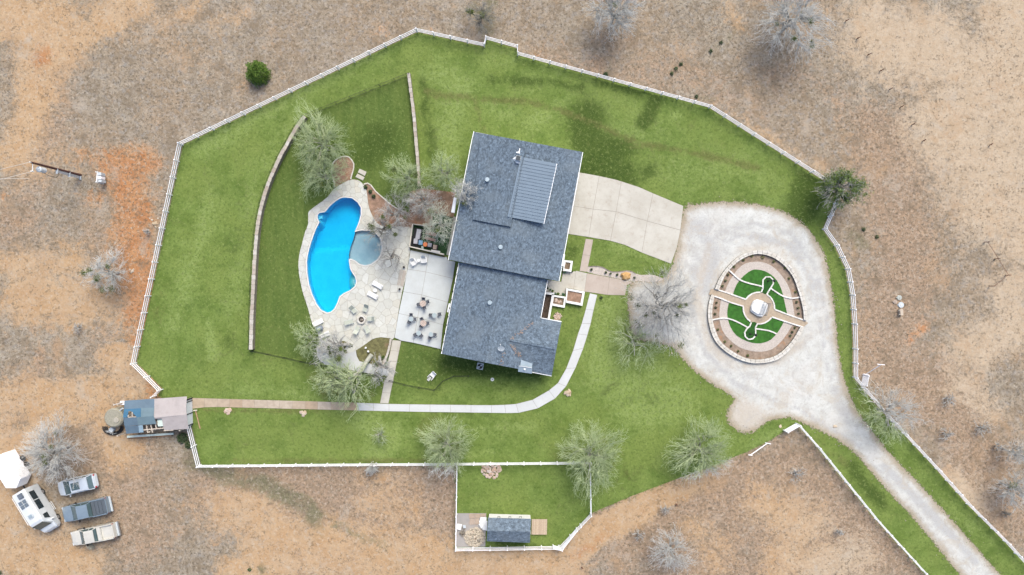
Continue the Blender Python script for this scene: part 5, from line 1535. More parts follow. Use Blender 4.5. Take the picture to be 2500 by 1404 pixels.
# white estate car
pw = paint_mat("silver_car_paint", (.54, .59, .63), .3)
suv = thing("parked_car", "silver-white family car with dark panoramic roof window, nearest the bare tree", "car", W(*Iz(925, 530), 1.0).xy.to_3d(), math.atan2(-115, -480))
L, w = 4.75, .93
loft([sec(-L / 2, w * .72, .35, .75), sec(-L / 2 + .12, w * .90, .28, .98), sec(-1.7, w, .22, 1.02), sec(0, w, .22, 1.0), sec(1.1, w, .22, .98), sec(1.7, w * .97, .25, .92), sec(2.15, w * .86, .28, .80), sec(L / 2, w * .60, .35, .62)]).build("body", pw, suv, smooth_=False, bevel=0)
greenhouse(suv, 1.42, .30, -1.72, -2.14, w, .97, 1.48, pw, (.34, .68))
MB().box((-.30, 0, 1.565), (1.0, .90, .02)).build("roof_window", M_carglass, suv, bevel=.01)
for s_ in (-1, 1): MB().tube([(.3, .70 * s_, 1.56), (-1.5, .70 * s_, 1.56)], .02, 5).build("roof_rail", M_rim, suv)
wheels(suv, (1.42, -1.42), w, .34); mirrors(suv, .85, w, 1.02, pw); lights(suv, 2.14, -2.28, w * .92, .70, .85)
MB().box((-2.36, 0, .5), (.12, 1.4, .22)).build("bumper", pw, suv, bevel=.04)
# pickups
def pickup(label, cpx, rot, body, L, w, cab, bed_, hoodz=1.10, crew=True, cover=None, liner=None):
    t = thing("pickup_truck", label, "pickup truck", W(*cpx, 1.0).xy.to_3d(), rot)
    h = L / 2
    loft([sec(bed_[1], w, .45, 1.02), sec(cab[0], w, .42, 1.08), sec(cab[1], w, .42, 1.10), sec(h - .7, w * .97, .42, hoodz), sec(h - .22, w * .92, .42, hoodz - .08), sec(h, w * .78, .45, .82)]).build("body", body, t)
    for s_ in (-1, 1): MB().box(((bed_[0] + bed_[1]) / 2 + .02, (w - .05) * s_, .88), (bed_[0] - bed_[1] - .02, .12, .86)).build("bed_side", body, t, bevel=.03)
    MB().box((-h + .16, 0, .88), (.12, 2 * w - .18, .84)).build("tailgate", body, t, bevel=.03)
    MB().box((-h + .02, 0, .52), (.22, 2 * w - .1, .2)).build("bumper", M_lightgrey, t, bevel=.04)
    MB().box(((bed_[0] - h) / 2, 0, .60), (bed_[0] + h - .2, 2 * w - .2, .1)).build("bed_floor", liner or M_black, t)
    wheels(t, (h - 1.0, -h + 1.15), w, .40); lights(t, h - .12, -h + .2, w, .86, 1.05); mirrors(t, cab[1] - .25, w + .03, 1.22, M_black)
    return t
pg = paint_mat("slate_blue_paint", (.20, .26, .31), .3)
g = pickup("slate grey pickup with closed black folding bed cover", Iz(1045, 830), math.atan2(-125, -560), pg, 5.75, .98, (-.85, 1.05), (-.85, -2.7))
greenhouse(g, 1.62, .50, -.75, -.98, .98, 1.08, 1.80, pg, (.5,), .20)
for k in range(4): MB().box((-1.20 - k * .435, 0, 1.30), (.40, 1.66, .035)).build("cover_panel", simple("black_bed_cover", (.075, .09, .105), .1, 5, .5) if k == 0 else bpy.data.materials["black_bed_cover"], g, bevel=.01)
MB().box((-1.0, 0, 1.28), (.10, 1.7, .03)).build("cover_header", M_black, g)
pb = paint_mat("beige_truck_paint", (.50, .49, .44), .1)
b_ = pickup("beige pickup with an open door and white ridged bed", Iz(1140, 1132), math.atan2(-118, -560), pb, 5.5, .90, (-.35, 1.0), (-.35, -2.55), 1.08, liner=M_white)
greenhouse(b_, 1.50, .60, -.45, -.72, .90, 1.08, 1.70, pb, (.55,), .17)
MB().box((-.93, 0, 1.22), (.42, 1.62, .34)).build("toolbox", pb, b_, bevel=.04)
for k in range(9): MB().box((-1.85, -.68 + k * .17, .67), (1.3, .05, .03)).build("bed_rib", M_white, b_)
for k in range(6): MB().box((.2, -.5 + k * .2, 1.778), (1.0, .03, .015)).build("roof_rib", pb, b_)
MB().box((-2.82, 0, .42), (.16, 1.75, .25)).build("rear_bumper", M_rim, b_, bevel=.04)
MB().tube([(-1.4, -.3, .75), (-1.15, -.15, 1.0), (-1.3, .2, .8)], .05, 5).build("red_jack", M_red, b_)
dr = MB(); dr.box((-.42, 0, .80), (.86, .08, .72)); dr.box((-.42, 0, 1.35), (.72, .04, .10)); dr.box((-.8, 0, 1.25), (.05, .05, .3)); dr.box((-.08, 0, 1.25), (.05, .05, .3))
do = dr.build("open_door", simple("door_trim", (.22, .22, .19), .2, 4), b_); do.location = (.92, .90, 0); do.rotation_euler = (0, 0, -1.05)
# camper van
pv = paint_mat("silver_white_van_paint", (.56, .59, .60), .1)
van = thing("camper_van", "silver high-roof camper van with solar panels, roof hatch and dark side windows", "van", W(88, 1247, 1.6).xy.to_3d(), math.atan2(-430, 262))
L, w = 5.75, .98
def vs_(x, w_, zb, zt, wt): return [(x, -w_ + .04, zb), (x, -w_, zb + .2), (x, -w_, 1.55 if zt > 1.7 else zt - .1), (x, -wt, zt - .12), (x, -wt + .12, zt), (x, 0, zt + .03), (x, wt - .12, zt), (x, wt, zt - .12), (x, w_, 1.55 if zt > 1.7 else zt - .1), (x, w_, zb + .2), (x, w_ - .04, zb)]
loft([vs_(-L / 2, w * .97, .35, 2.62, .84), vs_(-2.6, w, .32, 2.68, .86), vs_(0, w, .32, 2.70, .86), vs_(1.25, w, .32, 2.66, .85), vs_(1.55, w, .32, 2.52, .80), vs_(2.2, w, .35, 1.45, .88), vs_(2.7, w * .93, .38, 1.20, .80), vs_(L / 2, w * .75, .42, .95, .66)]).build("body", pv, van)
quadpart("windscreen", [(1.56, -.72, 2.60), (2.22, -.84, 1.56), (2.22, .84, 1.56), (1.56, .72, 2.60)], M_carglass, van, .03)
for s_ in (-1, 1):
    MB().add([(.75, 1.005 * s_, 1.50), (1.55, 1.0 * s_, 1.50), (1.30, .93 * s_, 2.2), (.80, .93 * s_, 2.2)], [(0, 1, 2, 3) if s_ < 0 else (3, 2, 1, 0)]).build("side_window", M_dkglass, van)
    for x0, x1 in ((-2.3, -1.2), (-1.1, .1)): MB().add([(x0, 1.005 * s_, 1.50), (x1, 1.005 * s_, 1.50), (x1, .925 * s_, 2.28), (x0, .925 * s_, 2.28)], [(0, 1, 2, 3) if s_ < 0 else (3, 2, 1, 0)]).build("side_window", M_dkglass, van)
for i, (x, y) in enumerate(((-1.55, .26), (-1.55, -.26), (-1.05, .26), (-1.05, -.26))): MB().box((x, y, 2.76), (.44, .44, .04)).build("solar_panel", simple("solar_glass", (.12, .15, .18), .1, 6, .2) if i == 0 else bpy.data.materials["solar_glass"], van, bevel=.01)
MB().box((-2.3, .22, 2.80), (.62, .6, .18)).build("roof_fan_box", simple("dark_roof_box", (.10, .12, .15), .1), van, bevel=.04)
MB().box((.35, 0, 2.77), (.5, .62, .10)).build("roof_hatch", M_lightgrey, van, bevel=.03)
MB().box((.35, 0, 2.83), (.36, .48, .03)).build("hatch_glass", M_galv, van, bevel=.01)
for s_ in (-1, 1): MB().tube([(-2.6, .78 * s_, 2.78), (1.1, .78 * s_, 2.78)], .03, 6).build("roof_rail", M_white, van)
MB().box((2.86, 0, .6), (.16, 1.5, .3)).build("bumper", M_white, van, bevel=.05)
wheels(van, (1.9, -1.7), w, .36)
for s_ in (-1, 1): MB().box((1.75, (w + .2) * s_, 1.5), (.14, .3, .32)).build("mirror", M_white, van, bevel=.03)
for s_ in (-1, 1):
    MB().box((2.72, .62 * s_, 1.0), (.2, .34, .14)).build("headlight", M_lens, van, bevel=.02); MB().box((-2.88, .82 * s_, 1.3), (.05, .12, .5)).build("taillight", M_red, van)
sw = MB().cyl((2.75, .35, .9), (2.95, .35, .9), .05, .05, 6)
sp_ = MB().cyl((.2, .98, .6), (.2, 1.05, .6), .2); 
MB().tube([(-.1, 1.02, .35), (.9, 1.02, .35), (.9, 1.2, .35), (-.1, 1.2, .35), (-.1, 1.02, .35)], .03, 5).build("side_step", M_white, van)
# white V-nose trailer
tr = thing("cargo_trailer", "plain white V-nosed box trailer partly out of frame beside the bare tree", "trailer", W(10, 1160, 1.2).xy.to_3d())
roofpx = [(-75, 1140), (-30, 1108), (9, 1105.5), (49, 1169.5), (39, 1192), (14, 1192), (-40, 1110)]
roofpx = [(-28, 1127), (9, 1105.5), (49, 1169.5), (39, 1192), (14, 1192), (0, 1170)]
zt = 2.35
top_ = [W(x, y, zt) for x, y in roofpx]
MB().prism([(q.x, q.y) for q in top_], .45, zt).build("body", M_vinyl, tr, True, bevel=.04)
MB().box((0, 0, 0), (.1, .1, .1))
a, b = top_[0], top_[1]; dd_ = (top_[2] - top_[1]).normalized(); pe = Vector((dd_.y, -dd_.x, 0))
cT = (top_[1] + top_[2]) / 2
for k, s_ in ((0, -.45), (1, .45)):
    q = cT + dd_ * s_; 
    o = MB().cyl((q.x - pe.x * .05 * 0 + .0, q.y, .34), (q.x - pe.x * -.0 + pe.x * -.22, q.y + pe.y * -.22, .34), .33, .33, 18).build("wheel", M_tyre, tr, True)
for k in range(3):
    f = .3 + k * .3; q0 = top_[0].lerp(top_[5], f); q1 = top_[1].lerp(top_[2], f)
    bar(Vector((q0.x, q0.y, zt + .015)), Vector((q1.x, q1.y, zt + .015)), .04, .03, M_white, "roof_seam", tr)
qn = (top_[3] + top_[4]) / 2
bar(Vector((qn.x, qn.y, .5)), Vector((qn.x + dd_.x * 1.3, qn.y + dd_.y * 1.3, .5)), .1, .1, M_black, "tow_bar", tr)
# flat grey sheet standing in for the trailer's visible side
o = MB().prism(P2([(12, 1106), (40, 1110), (60, 1140), (66, 1166), (52, 1172)]), .02, .25).build("trailer_side", M_lightgrey); tag(o, "flat grey sheet standing in for the side of the white trailer under the branches", "trailer side")

# ------------------------------------------------------------------ UTILITY POLE
up = thing("utility_pole", "tall brown utility pole with grey transformer can and conduits, left of the lawn", "utility pole", W(197, 428))
pb0 = W(197, 428); M_polew = simple("dark_creosoted_wood", (.075, .035, .028), .2, 5)
MB().cyl((0, 0, 0), (0, 0, 8.6), .17, .11, 10).build("pole", M_polew, up)
M_cond = simple("grey_conduit", (.33, .36, .40), .08, 4, .4)
for k in range(4): MB().cyl((.06 + k * .0, -.16 - k * .09, 0), (.06, -.14 - k * .08, 4.4), .035).build("conduit", M_cond, up)
for z in (.15, 2.2, 4.4): MB().box((.04, -.25, z), (.22, .6, .10)).build("bracket", M_lightgrey, up)
MB().cyl((-.05, -.52, 6.4), (-.05, -.52, 7.3), .30, .30, 20).build("transformer_can", simple("pale_transformer_grey", (.50, .54, .57), .05, 3, .5), up)
MB().cyl((-.05, -.52, 7.3), (-.05, -.52, 7.4), .32, .2, 20).build("transformer_lid", M_lightgrey, up)
for s_ in (-1, 1): MB().cyl((-.05 + .12 * s_, -.52, 7.38), (-.05 + .12 * s_, -.52, 7.6), .04, .03, 8).build("bushing", M_white, up)
MB().box((0, -.5, 8.35), (.06, .9, .06)).build("standoff_arm", M_white, up); MB().cyl((0, -.95, 8.2), (0, -.95, 8.6), .07).build("fuse_cutout", M_white, up)
MB().cyl((0, 0, 8.6), (0, 0, 8.85), .05).build("insulator", M_white, up)
MB().tube([(0, -.8, 6.5), (.2, -1.05, 6.0), (.5, -1.1, 5.2), (.35, -.7, 4.5), (.1, -.35, 4.4)], .025, 5).build("drop_cable", M_black, up)
M_wire = simple("aluminium_wire", (.5, .47, .42), .05, 4, .5)
def wire(label, p0, p1, sag=.6, r=.022):
    pts = [p0.lerp(p1, k / 12) - Vector((0, 0, sag * 4 * (k / 12) * (1 - k / 12))) for k in range(13)]
    tag(MB().tube(pts, r, 4).build("power_line", M_wire), label, "power line", "power lines leaving the pole")
wire("upper power line running left from the top of the utility pole", pb0 + Vector((0, 0, 8.8)), W(-600, 530, 8.5), 1.2)
wire("second power line running left from the utility pole", pb0 + Vector((0, -.95, 8.4)), W(-600, 560, 8.4), 1.2)
wire("short lower line crossing the left edge of the photo", W(-300, 433, 5.5), W(70, 436.5, .05), .1)
# electric cabinet board
eb = thing("meter_rack", "pale grey meter rack with stacked cabinets on the rusty soil", "meter rack", W(259, 437))
m_ = 0
MB().box((-.25, 0, .75), (.1, 1.35, 1.4), -.08).build("backboard", M_white, eb)
for k, y in enumerate((.38, -.02, -.42)): MB().box((.02 + (k == 1) * -.05, y, .95 - .05 * k), (.42, .34, .9), -.08).build("cabinet", M_lightgrey if k != 1 else M_vinyl, eb, bevel=.02)
for s_ in (-1, 1): MB().box((-.3, .6 * s_, .8), (.1, .1, 1.6)).build("post", M_white, eb)
# septic lids
M_lid = simple("greenish_grey_lid", (.34, .36, .33), .12, 6)
for lab, x, y, r, m_ in (("upper round grey tank lid in the dry pasture", 2195, 726.5, .30, M_lid), ("small tan round tank lid left of the others", 2184.5, 737, .24, simple("tan_lid", (.33, .27, .22), .1)), ("large white-centred round tank lid in the dry pasture", 2199, 744.5, .36, M_lightgrey)):
    t = thing("tank_lid", lab, "lid", W(x, y), 0, "round tank lids in the dry pasture")
    MB().cyl((0, 0, 0), (0, 0, .12), r, r * .95, 24).build("lid", m_, t); MB().cyl((0, 0, .12), (0, 0, .17), r * .3, r * .2, 14).build("knob", M_white if r > .33 else m_, t); MB().box((-r, 0, .06), (.2, .1, .08)).build("tab", m_, t)
t = thing("control_box", "long tan control box beside the round tank lids", "box", W(2196, 762), .1)
MB().box((0, 0, .25), (.38, .78, .5)).build("cabinet", simple("tan_box", (.40, .34, .27), .08), t, bevel=.03)
for s_ in (-1, 1): MB().box((-.25, .25 * s_, .4), (.14, .08, .08)).build("latch", M_courtwall, t)
# rusty T-post fence
M_rust = simple("rusty_steel", (.13, .05, .03), .3, 8)
def tpost(label, px, top, z=1.5, group="rusty posts in the east pasture"):
    a, b = W(*px), W(*top, z); t = thing("steel_post", label, "post", a, 0, group)
    MB().cyl(a, b, .045, .04, 6).build("shaft", M_rust, t, True); m_ = MB(); m_.box((a.x, a.y, .3), (.16, .05, .3)); m_.build("spade", M_rust, t, True)
tpost("rusty post at the top of the bent wire fence", (2403, 591), (2416, 590.5)); tpost("rusty post second from the top of the bent wire fence", (2428, 632), (2442, 631))
tpost("rusty post at the right corner of the bent wire fence", (2454, 672), (2469, 671.5)); tpost("rusty post at the lower left end of the bent wire fence", (2415, 698.5), (2430, 698))
wf = thing("wire_fence", "thin rusty wire strung between the four rusty posts", "wire", W(2410, 591))
for a, b in (((2411, 590), (2437, 631)), ((2437, 631), (2462, 671)), ((2462, 671), (2428, 698))):
    for z in (.9, 1.2): bar(W(a[0], a[1], z), W(b[0], b[1], z), .03, .03, M_rust, "wire", wf)
for i, (x, y) in enumerate(((2064, 52), (2092, 95), (2118, 135), (2148, 174), (2171, 219), (2198, 262), (2226, 305), (2252, 345), (2415, 355))):
    lab = ["topmost", "second", "third", "fourth", "fifth", "sixth", "seventh", "eighth", "isolated ninth"][i] + " thin post in the slanting line through the northeast pasture"
    tpost(lab, (x, y), (x + 9, y - 5), 1.1, "thin posts through the northeast pasture")
tpost("short dark stake leaning beside the dirt track", (1650, 1230), (1655, 1236), .9, None); tpost("dark stake at the bottom edge near the dirt track", (1420, 1384), (1424, 1389), .9, None)

# ------------------------------------------------------------------ ROCKS
def heap(name, label, cat, cpx, n, rad, rs_, meshes, seed, flat=.5, mound=.25, ell=1.0):
    t = thing(name, label, cat, W(*cpx)); rr = random.Random(seed)
    for k in range(n):
        a = k * 2.39996 + rr.uniform(-.3, .3); q = math.sqrt((k + .5) / n); r = rad * q
        o = bpy.data.objects.new("rock", meshes[k % 5]); s_ = rr.uniform(*rs_)
        o.location = (r * math.cos(a) * ell, r * math.sin(a), s_ * flat * .5 + mound * (1 - q)); o.scale = (s_ * rr.uniform(.9, 1.4), s_ * rr.uniform(.7, 1), s_ * flat); o.rotation_euler = (rr.uniform(-.3, .3), rr.uniform(-.3, .3), rr.uniform(0, 6.28)); link(o, t)
    return t
heap("rock_pile", "pile of pink buff rocks just inside the small shed yard fence", "rock pile", (1200, 1148), 60, .95, (.10, .24), RMP, 3, .6, .25, 1.25)
heap("rock_cluster", "cluster of three buff rocks below the stone path, left of centre", "rocks", (740, 1010), 4, .32, (.15, .24), RM, 5, .5, .05, 1.2)
heap("flat_rocks", "flat pale rocks in the grass near the old shed", "rocks", (557, 1003.5), 5, .34, (.20, .30), RMP, 6, .25, .03)
heap("rock_cluster", "round tan boulder cluster inside the sidewalk bend", "rocks", (1387, 958.5), 6, .26, (.22, .32), RM, 7, .6, .12)
for i, (x, y, r) in enumerate(((371, 537, .14), (378, 546, .26), (382, 545, .2), (380, 554, .12), (386, 533, .1), (366, 533, .08), (321, 557, .1), (338, 555, .08), (324, 661, .25), (317, 658, .12), (1905, 1040, .2), (1640, 862, .1), (2038, 1041, .22))):
    labs = ["small tan rock in the cluster left of the west fence", "largest tan rock left of the west fence", "second largest tan rock left of the west fence", "low tan rock at the bottom of the cluster left of the west fence", "top right small rock left of the west fence", "top left small rock left of the west fence",
            "tiny pale rock on the rusty soil streak, left one", "tiny pale rock on the rusty soil streak, right one", "long white rock right of the grey bush", "small white rock right of the grey bush", "pale rock at the south edge of the gravel loop", "small rock on the left gravel edge", "brown rock on the gravel near the drive fork"]
    rock(x, y, r, .5, None, RM if i < 12 else RM, 0, i, labs[i], None, 1.3 if i == 8 else 1.0)
M_boulder = simple("golden_boulder", (.44, .27, .11), .18, 3, .9, stain=(.40, .30, .18))
o = bpy.data.objects.new("boulder", RM[2].copy()); o.data.materials.clear(); o.data.materials.append(M_boulder); o.location = W(1528, 673.5) + Vector((0, 0, .15)); o.scale = (.74, .40, .45); o.rotation_euler = (0, 0, .12); link(o); tag(o, "large golden boulder lying in the entry bed", "boulder")

# ------------------------------------------------------------------ SMALL SHED YARD
def Jp(*pts): return [(1080 + x / 6.579, 1220 + y / 6.579) for x, y in pts]
sh = thing("garden_shed", "small shed with blue-grey shingle roof and white front wall in the lower yard", "shed", W(*Jp((1070, 480))[0]))
M_shedroof = shingle("shed_shingles", False, math.radians(-1.6), (.105, .138, .172))
ze, zr_ = 2.2, 2.9
base = P2(Jp((752, 226), (1412, 244), (1400, 560), (748, 540)))
MB().prism(base, 0, ze - .05).build("wall", M_brick, sh, True)
MB().slab([W(*q, z) for q, z in zip(Jp((733, 292), (1426, 312), (1412, 515), (722, 500)), (ze, ze, zr_, zr_))], .1).build("roof_slope", M_shedroof, sh, True)
MB().slab([W(*q, z) for q, z in zip(Jp((722, 500), (1412, 515), (1408, 692), (713, 668)), (zr_, zr_, ze, ze))], .1).build("roof_slope", M_shedroof, sh, True)
for x in (908, 1084, 1252):
    q = W(*Jp((x, 285))[0], 1.9)
    m_ = MB(); m_.box((q.x - .14, q.y + .02, q.z), (.04, .10, .3)); m_.box((q.x + .14, q.y + .02, q.z), (.04, .10, .3)); m_.box((q.x, q.y + .04, q.z - .1), (.3, .05, .04)); m_.build("lantern", M_black, sh, True)
q = W(*Jp((1412, 520))[0], ze); MB().box((q.x, q.y, q.z), (.05, .5, .12)).build("downpipe", M_white, sh, True)
dk_ = thing("timber_deck", "low deck of weathered planks at the right end of the small shed", "deck", W(*Jp((1555, 420))[0]))
M_plank = per_piece("weathered_plank", [(.40, .31, .22), (.46, .37, .27), (.36, .28, .20), (.50, .42, .32)], .85, 6)
da, db, dc = np.array(P2(Jp((1436, 300)))[0]), np.array(P2(Jp((1682, 300)))[0]), np.array(P2(Jp((1430, 545)))[0])
NP = 16
for k in range(NP):
    o0 = da + (db - da) * k / NP; o1 = da + (db - da) * (k + .94) / NP
    MB().prism([tuple(o0), tuple(o1), tuple(o1 + dc - da), tuple(o0 + dc - da)], .30, .345).build("plank", M_plank, dk_, True)
for f in (.03, .5, .97):
    o0 = da + (dc - da) * f; MB().prism([tuple(o0), tuple(o0 + (db - da)), tuple(o0 + (db - da) + (dc - da) * .03), tuple(o0 + (dc - da) * .03)], .1, .295).build("joist", M_wood, dk_, True)
bed("rubble_yard", Jp((228, 217), (706, 217), (690, 752), (210, 762)), concrete("grey_gravel_yard", (.24, .235, .225), (.31, .29, .27), stain=(.30, .24, .19), st=.9), .03, 1)
pv_ = thing("paver_patch", "patch of large tan pavers in the upper part of the rubble yard", "pavers", W(*Jp((560, 290))[0]))
M_pav = per_piece("tan_paver", [(.34, .26, .19), (.38, .31, .25), (.31, .24, .18)], .9, 4)
for q in (((430, 225), (525, 225), (525, 295), (430, 298)), ((532, 225), (612, 225), (612, 290), (532, 292)), ((440, 305), (520, 303), (520, 394), (440, 398)), ((526, 303), (590, 300), (590, 392), (526, 394)), ((618, 225), (695, 222), (695, 270), (618, 270))):
    MB().prism(P2(Jp(*q)), .03, .09).build("paver", M_pav, pv_, True)
for i, q in enumerate((((612, 275), (710, 278), (708, 335), (606, 330)), ((590, 330), (660, 325), (668, 395), (600, 385)), ((655, 330), (724, 332), (720, 400), (650, 395)), ((582, 385), (640, 350), (680, 420), (625, 455)), ((640, 400), (722, 395), (718, 486), (645, 470)), ((240, 370), (318, 381), (297, 476), (230, 461)), ((330, 395), (375, 390), (382, 440), (340, 445)))):
    labs = ["topmost white sheet of the fanned pile beside the small shed", "left white sheet in the fanned pile beside the small shed", "right white sheet in the fanned pile touching the shed", "tilted white sheet pointing left out of the fanned pile", "lowest white sheet of the fanned pile beside the shed", "single white board leaning by the left yard fence", "small pale slab above the dark blocks in the rubble yard"]
    o = MB().prism(P2(Jp(*q)), .10 + .035 * i, .13 + .035 * i).build("white_sheet", M_white if i != 6 else M_lightgrey); tag(o, labs[i], "sheet", "white sheets in the rubble yard")
# rubble heap: several hundred palm-sized stones
M_rub = simple("pale_rubble", (.44, .39, .31), .3, 6, .9, fine=20, stain=(.40, .28, .20))
rr = np.random.RandomState(5); m_ = MB()
cube = [(-1, -1, -1), (1, -1, -1), (1, 1, -1), (-1, 1, -1), (-1, -1, 1), (1, -1, 1), (1, 1, 1), (-1, 1, 1)]
cf = [(3, 2, 1, 0), (4, 5, 6, 7), (0, 1, 5, 4), (1, 2, 6, 5), (2, 3, 7, 6), (3, 0, 4, 7)]
hp = W(*Jp((520, 600))[0])
for k in range(520):
    a = rr.uniform(0, 6.28); q = math.sqrt(rr.rand()); s_ = rr.uniform(.045, .11)
    x, y = hp.x + 1.25 * q * math.cos(a), hp.y + 1.15 * q * math.sin(a); z = .06 + .45 * (1 - q) * rr.rand()
    e = Matrix.Rotation(rr.uniform(0, 3), 3, 'Z') @ Matrix.Rotation(rr.uniform(0, 3), 3, 'X')
    m_.add([tuple(e @ (Vector(c) * s_ * rr.uniform(.6, 1.1)) + Vector((x, y, z))) for c in cube], cf)
o = m_.build("rubble", M_rub, None); tag(o, "heap of broken pale rubble in the small shed yard", "rubble", kind='stuff')
for i, (x, y) in enumerate(((300, 520), (325, 560), (350, 520), (345, 455), (310, 545))):
    q = W(*Jp((x, y))[0]); o = MB().box((0, 0, 0), (.42, .2, .2)).build("block", M_limecore, None, bevel=.02); o.location = (q.x, q.y, .13); o.rotation_euler = (0, 0, .8 + i * .5); tag(o, ["leftmost", "lowest right", "middle right", "topmost", "lowest left"][i] + " dark masonry block at the left foot of the rubble heap", "block", "dark blocks beside the rubble heap")

# ------------------------------------------------------------------ OLD SHED WITH TIN ROOFS
def Hp(*pts): return [(230 + x / 8.774, 940 + y / 8.774) for x, y in pts]
os_ = thing("tin_shed", "old patched shed with blue and pinkish tin roofs at the end of the stone path", "shed", W(*Hp((1300, 640))[0]))
def corr(name, base, rz, freq=9):
    t = NT(name); wv = t.n("ShaderNodeTexWave", {"Scale": freq, "Distortion": .3}); t.t.links.new(t.vmap((1, 1, 1), rz), wv.inputs["Vector"])
    c = t.mix(t.mr(t.noise(1.2, 6, .7), .4, .7, 0, .6), base, mul(base, .75))
    c = t.mix(t.ma('MULTIPLY', wv.outputs["Fac"], .12), c, mul(base, 1.35))
    return t.fin(c, .6, .0, wv.outputs["Fac"], .3, .03, .3)
M_bt = corr("faded_blue_tin", (.100, .150, .195), 0); M_bt2 = corr("bright_blue_tin", (.040, .125, .205), 0); M_bt3 = corr("grey_blue_tin", (.12, .18, .21), 0); M_pt = corr("pinkish_grey_tin", (.34, .31, .30), 1.55, 6)
M_trans = simple("milky_fibreglass", (.46, .54, .50), .06, 3)
def rf(pts, z, mat, name="tin_sheet", th=.03):
    zs = z if isinstance(z, (list, tuple)) else [z] * len(pts)
    return MB().slab([W(*q, zz) for q, zz in zip(Hp(*pts), zs)], th).build(name, mat, os_, True)
rf([(650, 335), (1022, 312), (1007, 500), (640, 522)], [2.1, 2.12, 2.35, 2.33], M_bt); rf([(1018, 310), (1302, 293), (1287, 492), (1003, 500)], [2.16, 2.18, 2.4, 2.38], M_bt)
rf([(640, 520), (1008, 497), (1002, 560), (790, 562), (735, 560), (632, 570)], [2.36, 2.38, 2.45, 2.45, 2.45, 2.44], M_bt2); rf([(632, 570), (735, 560), (712, 692), (615, 700)], [2.44, 2.45, 2.55, 2.55], M_bt2); rf([(790, 562), (1002, 560), (1000, 690), (912, 690)], [2.45, 2.45, 2.58, 2.57], M_bt2)
rf([(1005, 492), (1287, 488), (1272, 668), (1000, 688)], [2.42, 2.43, 2.62, 2.6], M_bt3); rf([(620, 704), (912, 690), (942, 862), (650, 884)], [2.58, 2.6, 2.4, 2.38], M_bt)
rf([(912, 690), (1275, 666), (1328, 834), (940, 858)], [2.63, 2.66, 2.45, 2.43], M_bt3); rf([(650, 884), (945, 870), (962, 1022), (690, 1047)], [2.36, 2.38, 2.1, 2.08], M_bt)
rf([(945, 866), (1037, 860), (1057, 1012), (964, 1022)], [2.4, 2.4, 2.15, 2.15], simple("pale_blue_tin", (.22, .31, .37), .1, 4))
rf([(1290, 295), (1985, 245), (1970, 480), (1980, 636), (1280, 700)], [2.2, 2.2, 2.45, 2.6, 2.6], M_pt, "pink_tin_sheet"); rf([(1280, 700), (1980, 636), (2022, 942), (1500, 966), (1478, 890), (1450, 722), (1285, 728)], [2.6, 2.6, 2.2, 2.2, 2.3, 2.5, 2.5], M_pt, "pink_tin_sheet")
rf([(1352, 735), (1462, 728), (1478, 882), (1365, 888)], 2.2, M_trans, "fibreglass_sheet")
M_pole_w = simple("grey_old_timber", (.42, .37, .31), .2, 6)
for a, b in (((1055, 962), (1490, 922)), ((1118, 848), (1150, 1022)), ((1212, 842), (1252, 1018)), ((1312, 838), (1336, 935)), ((1495, 975), (1700, 962))): bar(W(*Hp(a)[0], 2.15), W(*Hp(b)[0], 2.1), .12, .1, M_pole_w, "rafter", os_)
for a, b in (((722, 690), (905, 682)), ((722, 690), (740, 640)), ((818, 580), (818, 685))): bar(W(*Hp(a)[0], 2.48), W(*Hp(b)[0], 2.48), .1, .1, M_pole_w, "rafter", os_)
for q in ((665, 360), (1280, 320), (660, 1010), (1300, 920), (1940, 300), (1960, 900), (1330, 930)):
    g_ = W(*Hp(q)[0]); MB().box((g_.x + .25, g_.y, 1.05), (.14, .14, 2.1)).build("corner_post", M_pole_w, os_, True)
MB().slab([W(*q, .02) for q in Hp((800, 560), (900, 560), (900, 680), (730, 690))], .02).build("dark_floor", M_limecore, os_, True)
MB().prism(P2(Hp((1000, 380), (1285, 370), (1285, 920), (1000, 900))), 0, .9).build("stored_boards", M_wood, os_, True)
MB().prism(P2(Hp((1320, 420), (2050, 340), (2060, 760), (1560, 800), (1320, 700))), 0, 1.95).build("wall", simple("old_board_wall", (.30, .26, .22), .2, 5), os_, True)
# white siding wall facing the path, with black posts
m_ = MB(); e0, e1 = W(*Hp((2100, 262))[0]), W(*Hp((2118, 835))[0]); e2, e3 = e0 + Vector((0, 0, 2.05)), e1 + Vector((0, 0, 2.05))
M_side = simple("white_siding", (.60, .63, .64), .05, 3)
m_.add([e0, e1, e3, e2], [(0, 1, 2, 3)]); m_.add([(v.x - .05, v.y, v.z) for v in (e0, e1, e3, e2)], [(3, 2, 1, 0)]); m_.build("siding_wall", M_side, os_, True)
for f0, f1 in ((0.0, .055), (.10, .13), (.55, .575), (.965, 1.0)):
    a0_, a1_ = e0.lerp(e1, f0), e0.lerp(e1, f1); b0_, b1_ = e2.lerp(e3, f0), e2.lerp(e3, f1)
    MB().box(((a0_.x + a1_.x) / 2 + .03, (a0_.y + a1_.y) / 2, 1.03), (.06, abs(a1_.y - a0_.y), 2.06)).build("black_post", M_black, os_, True)
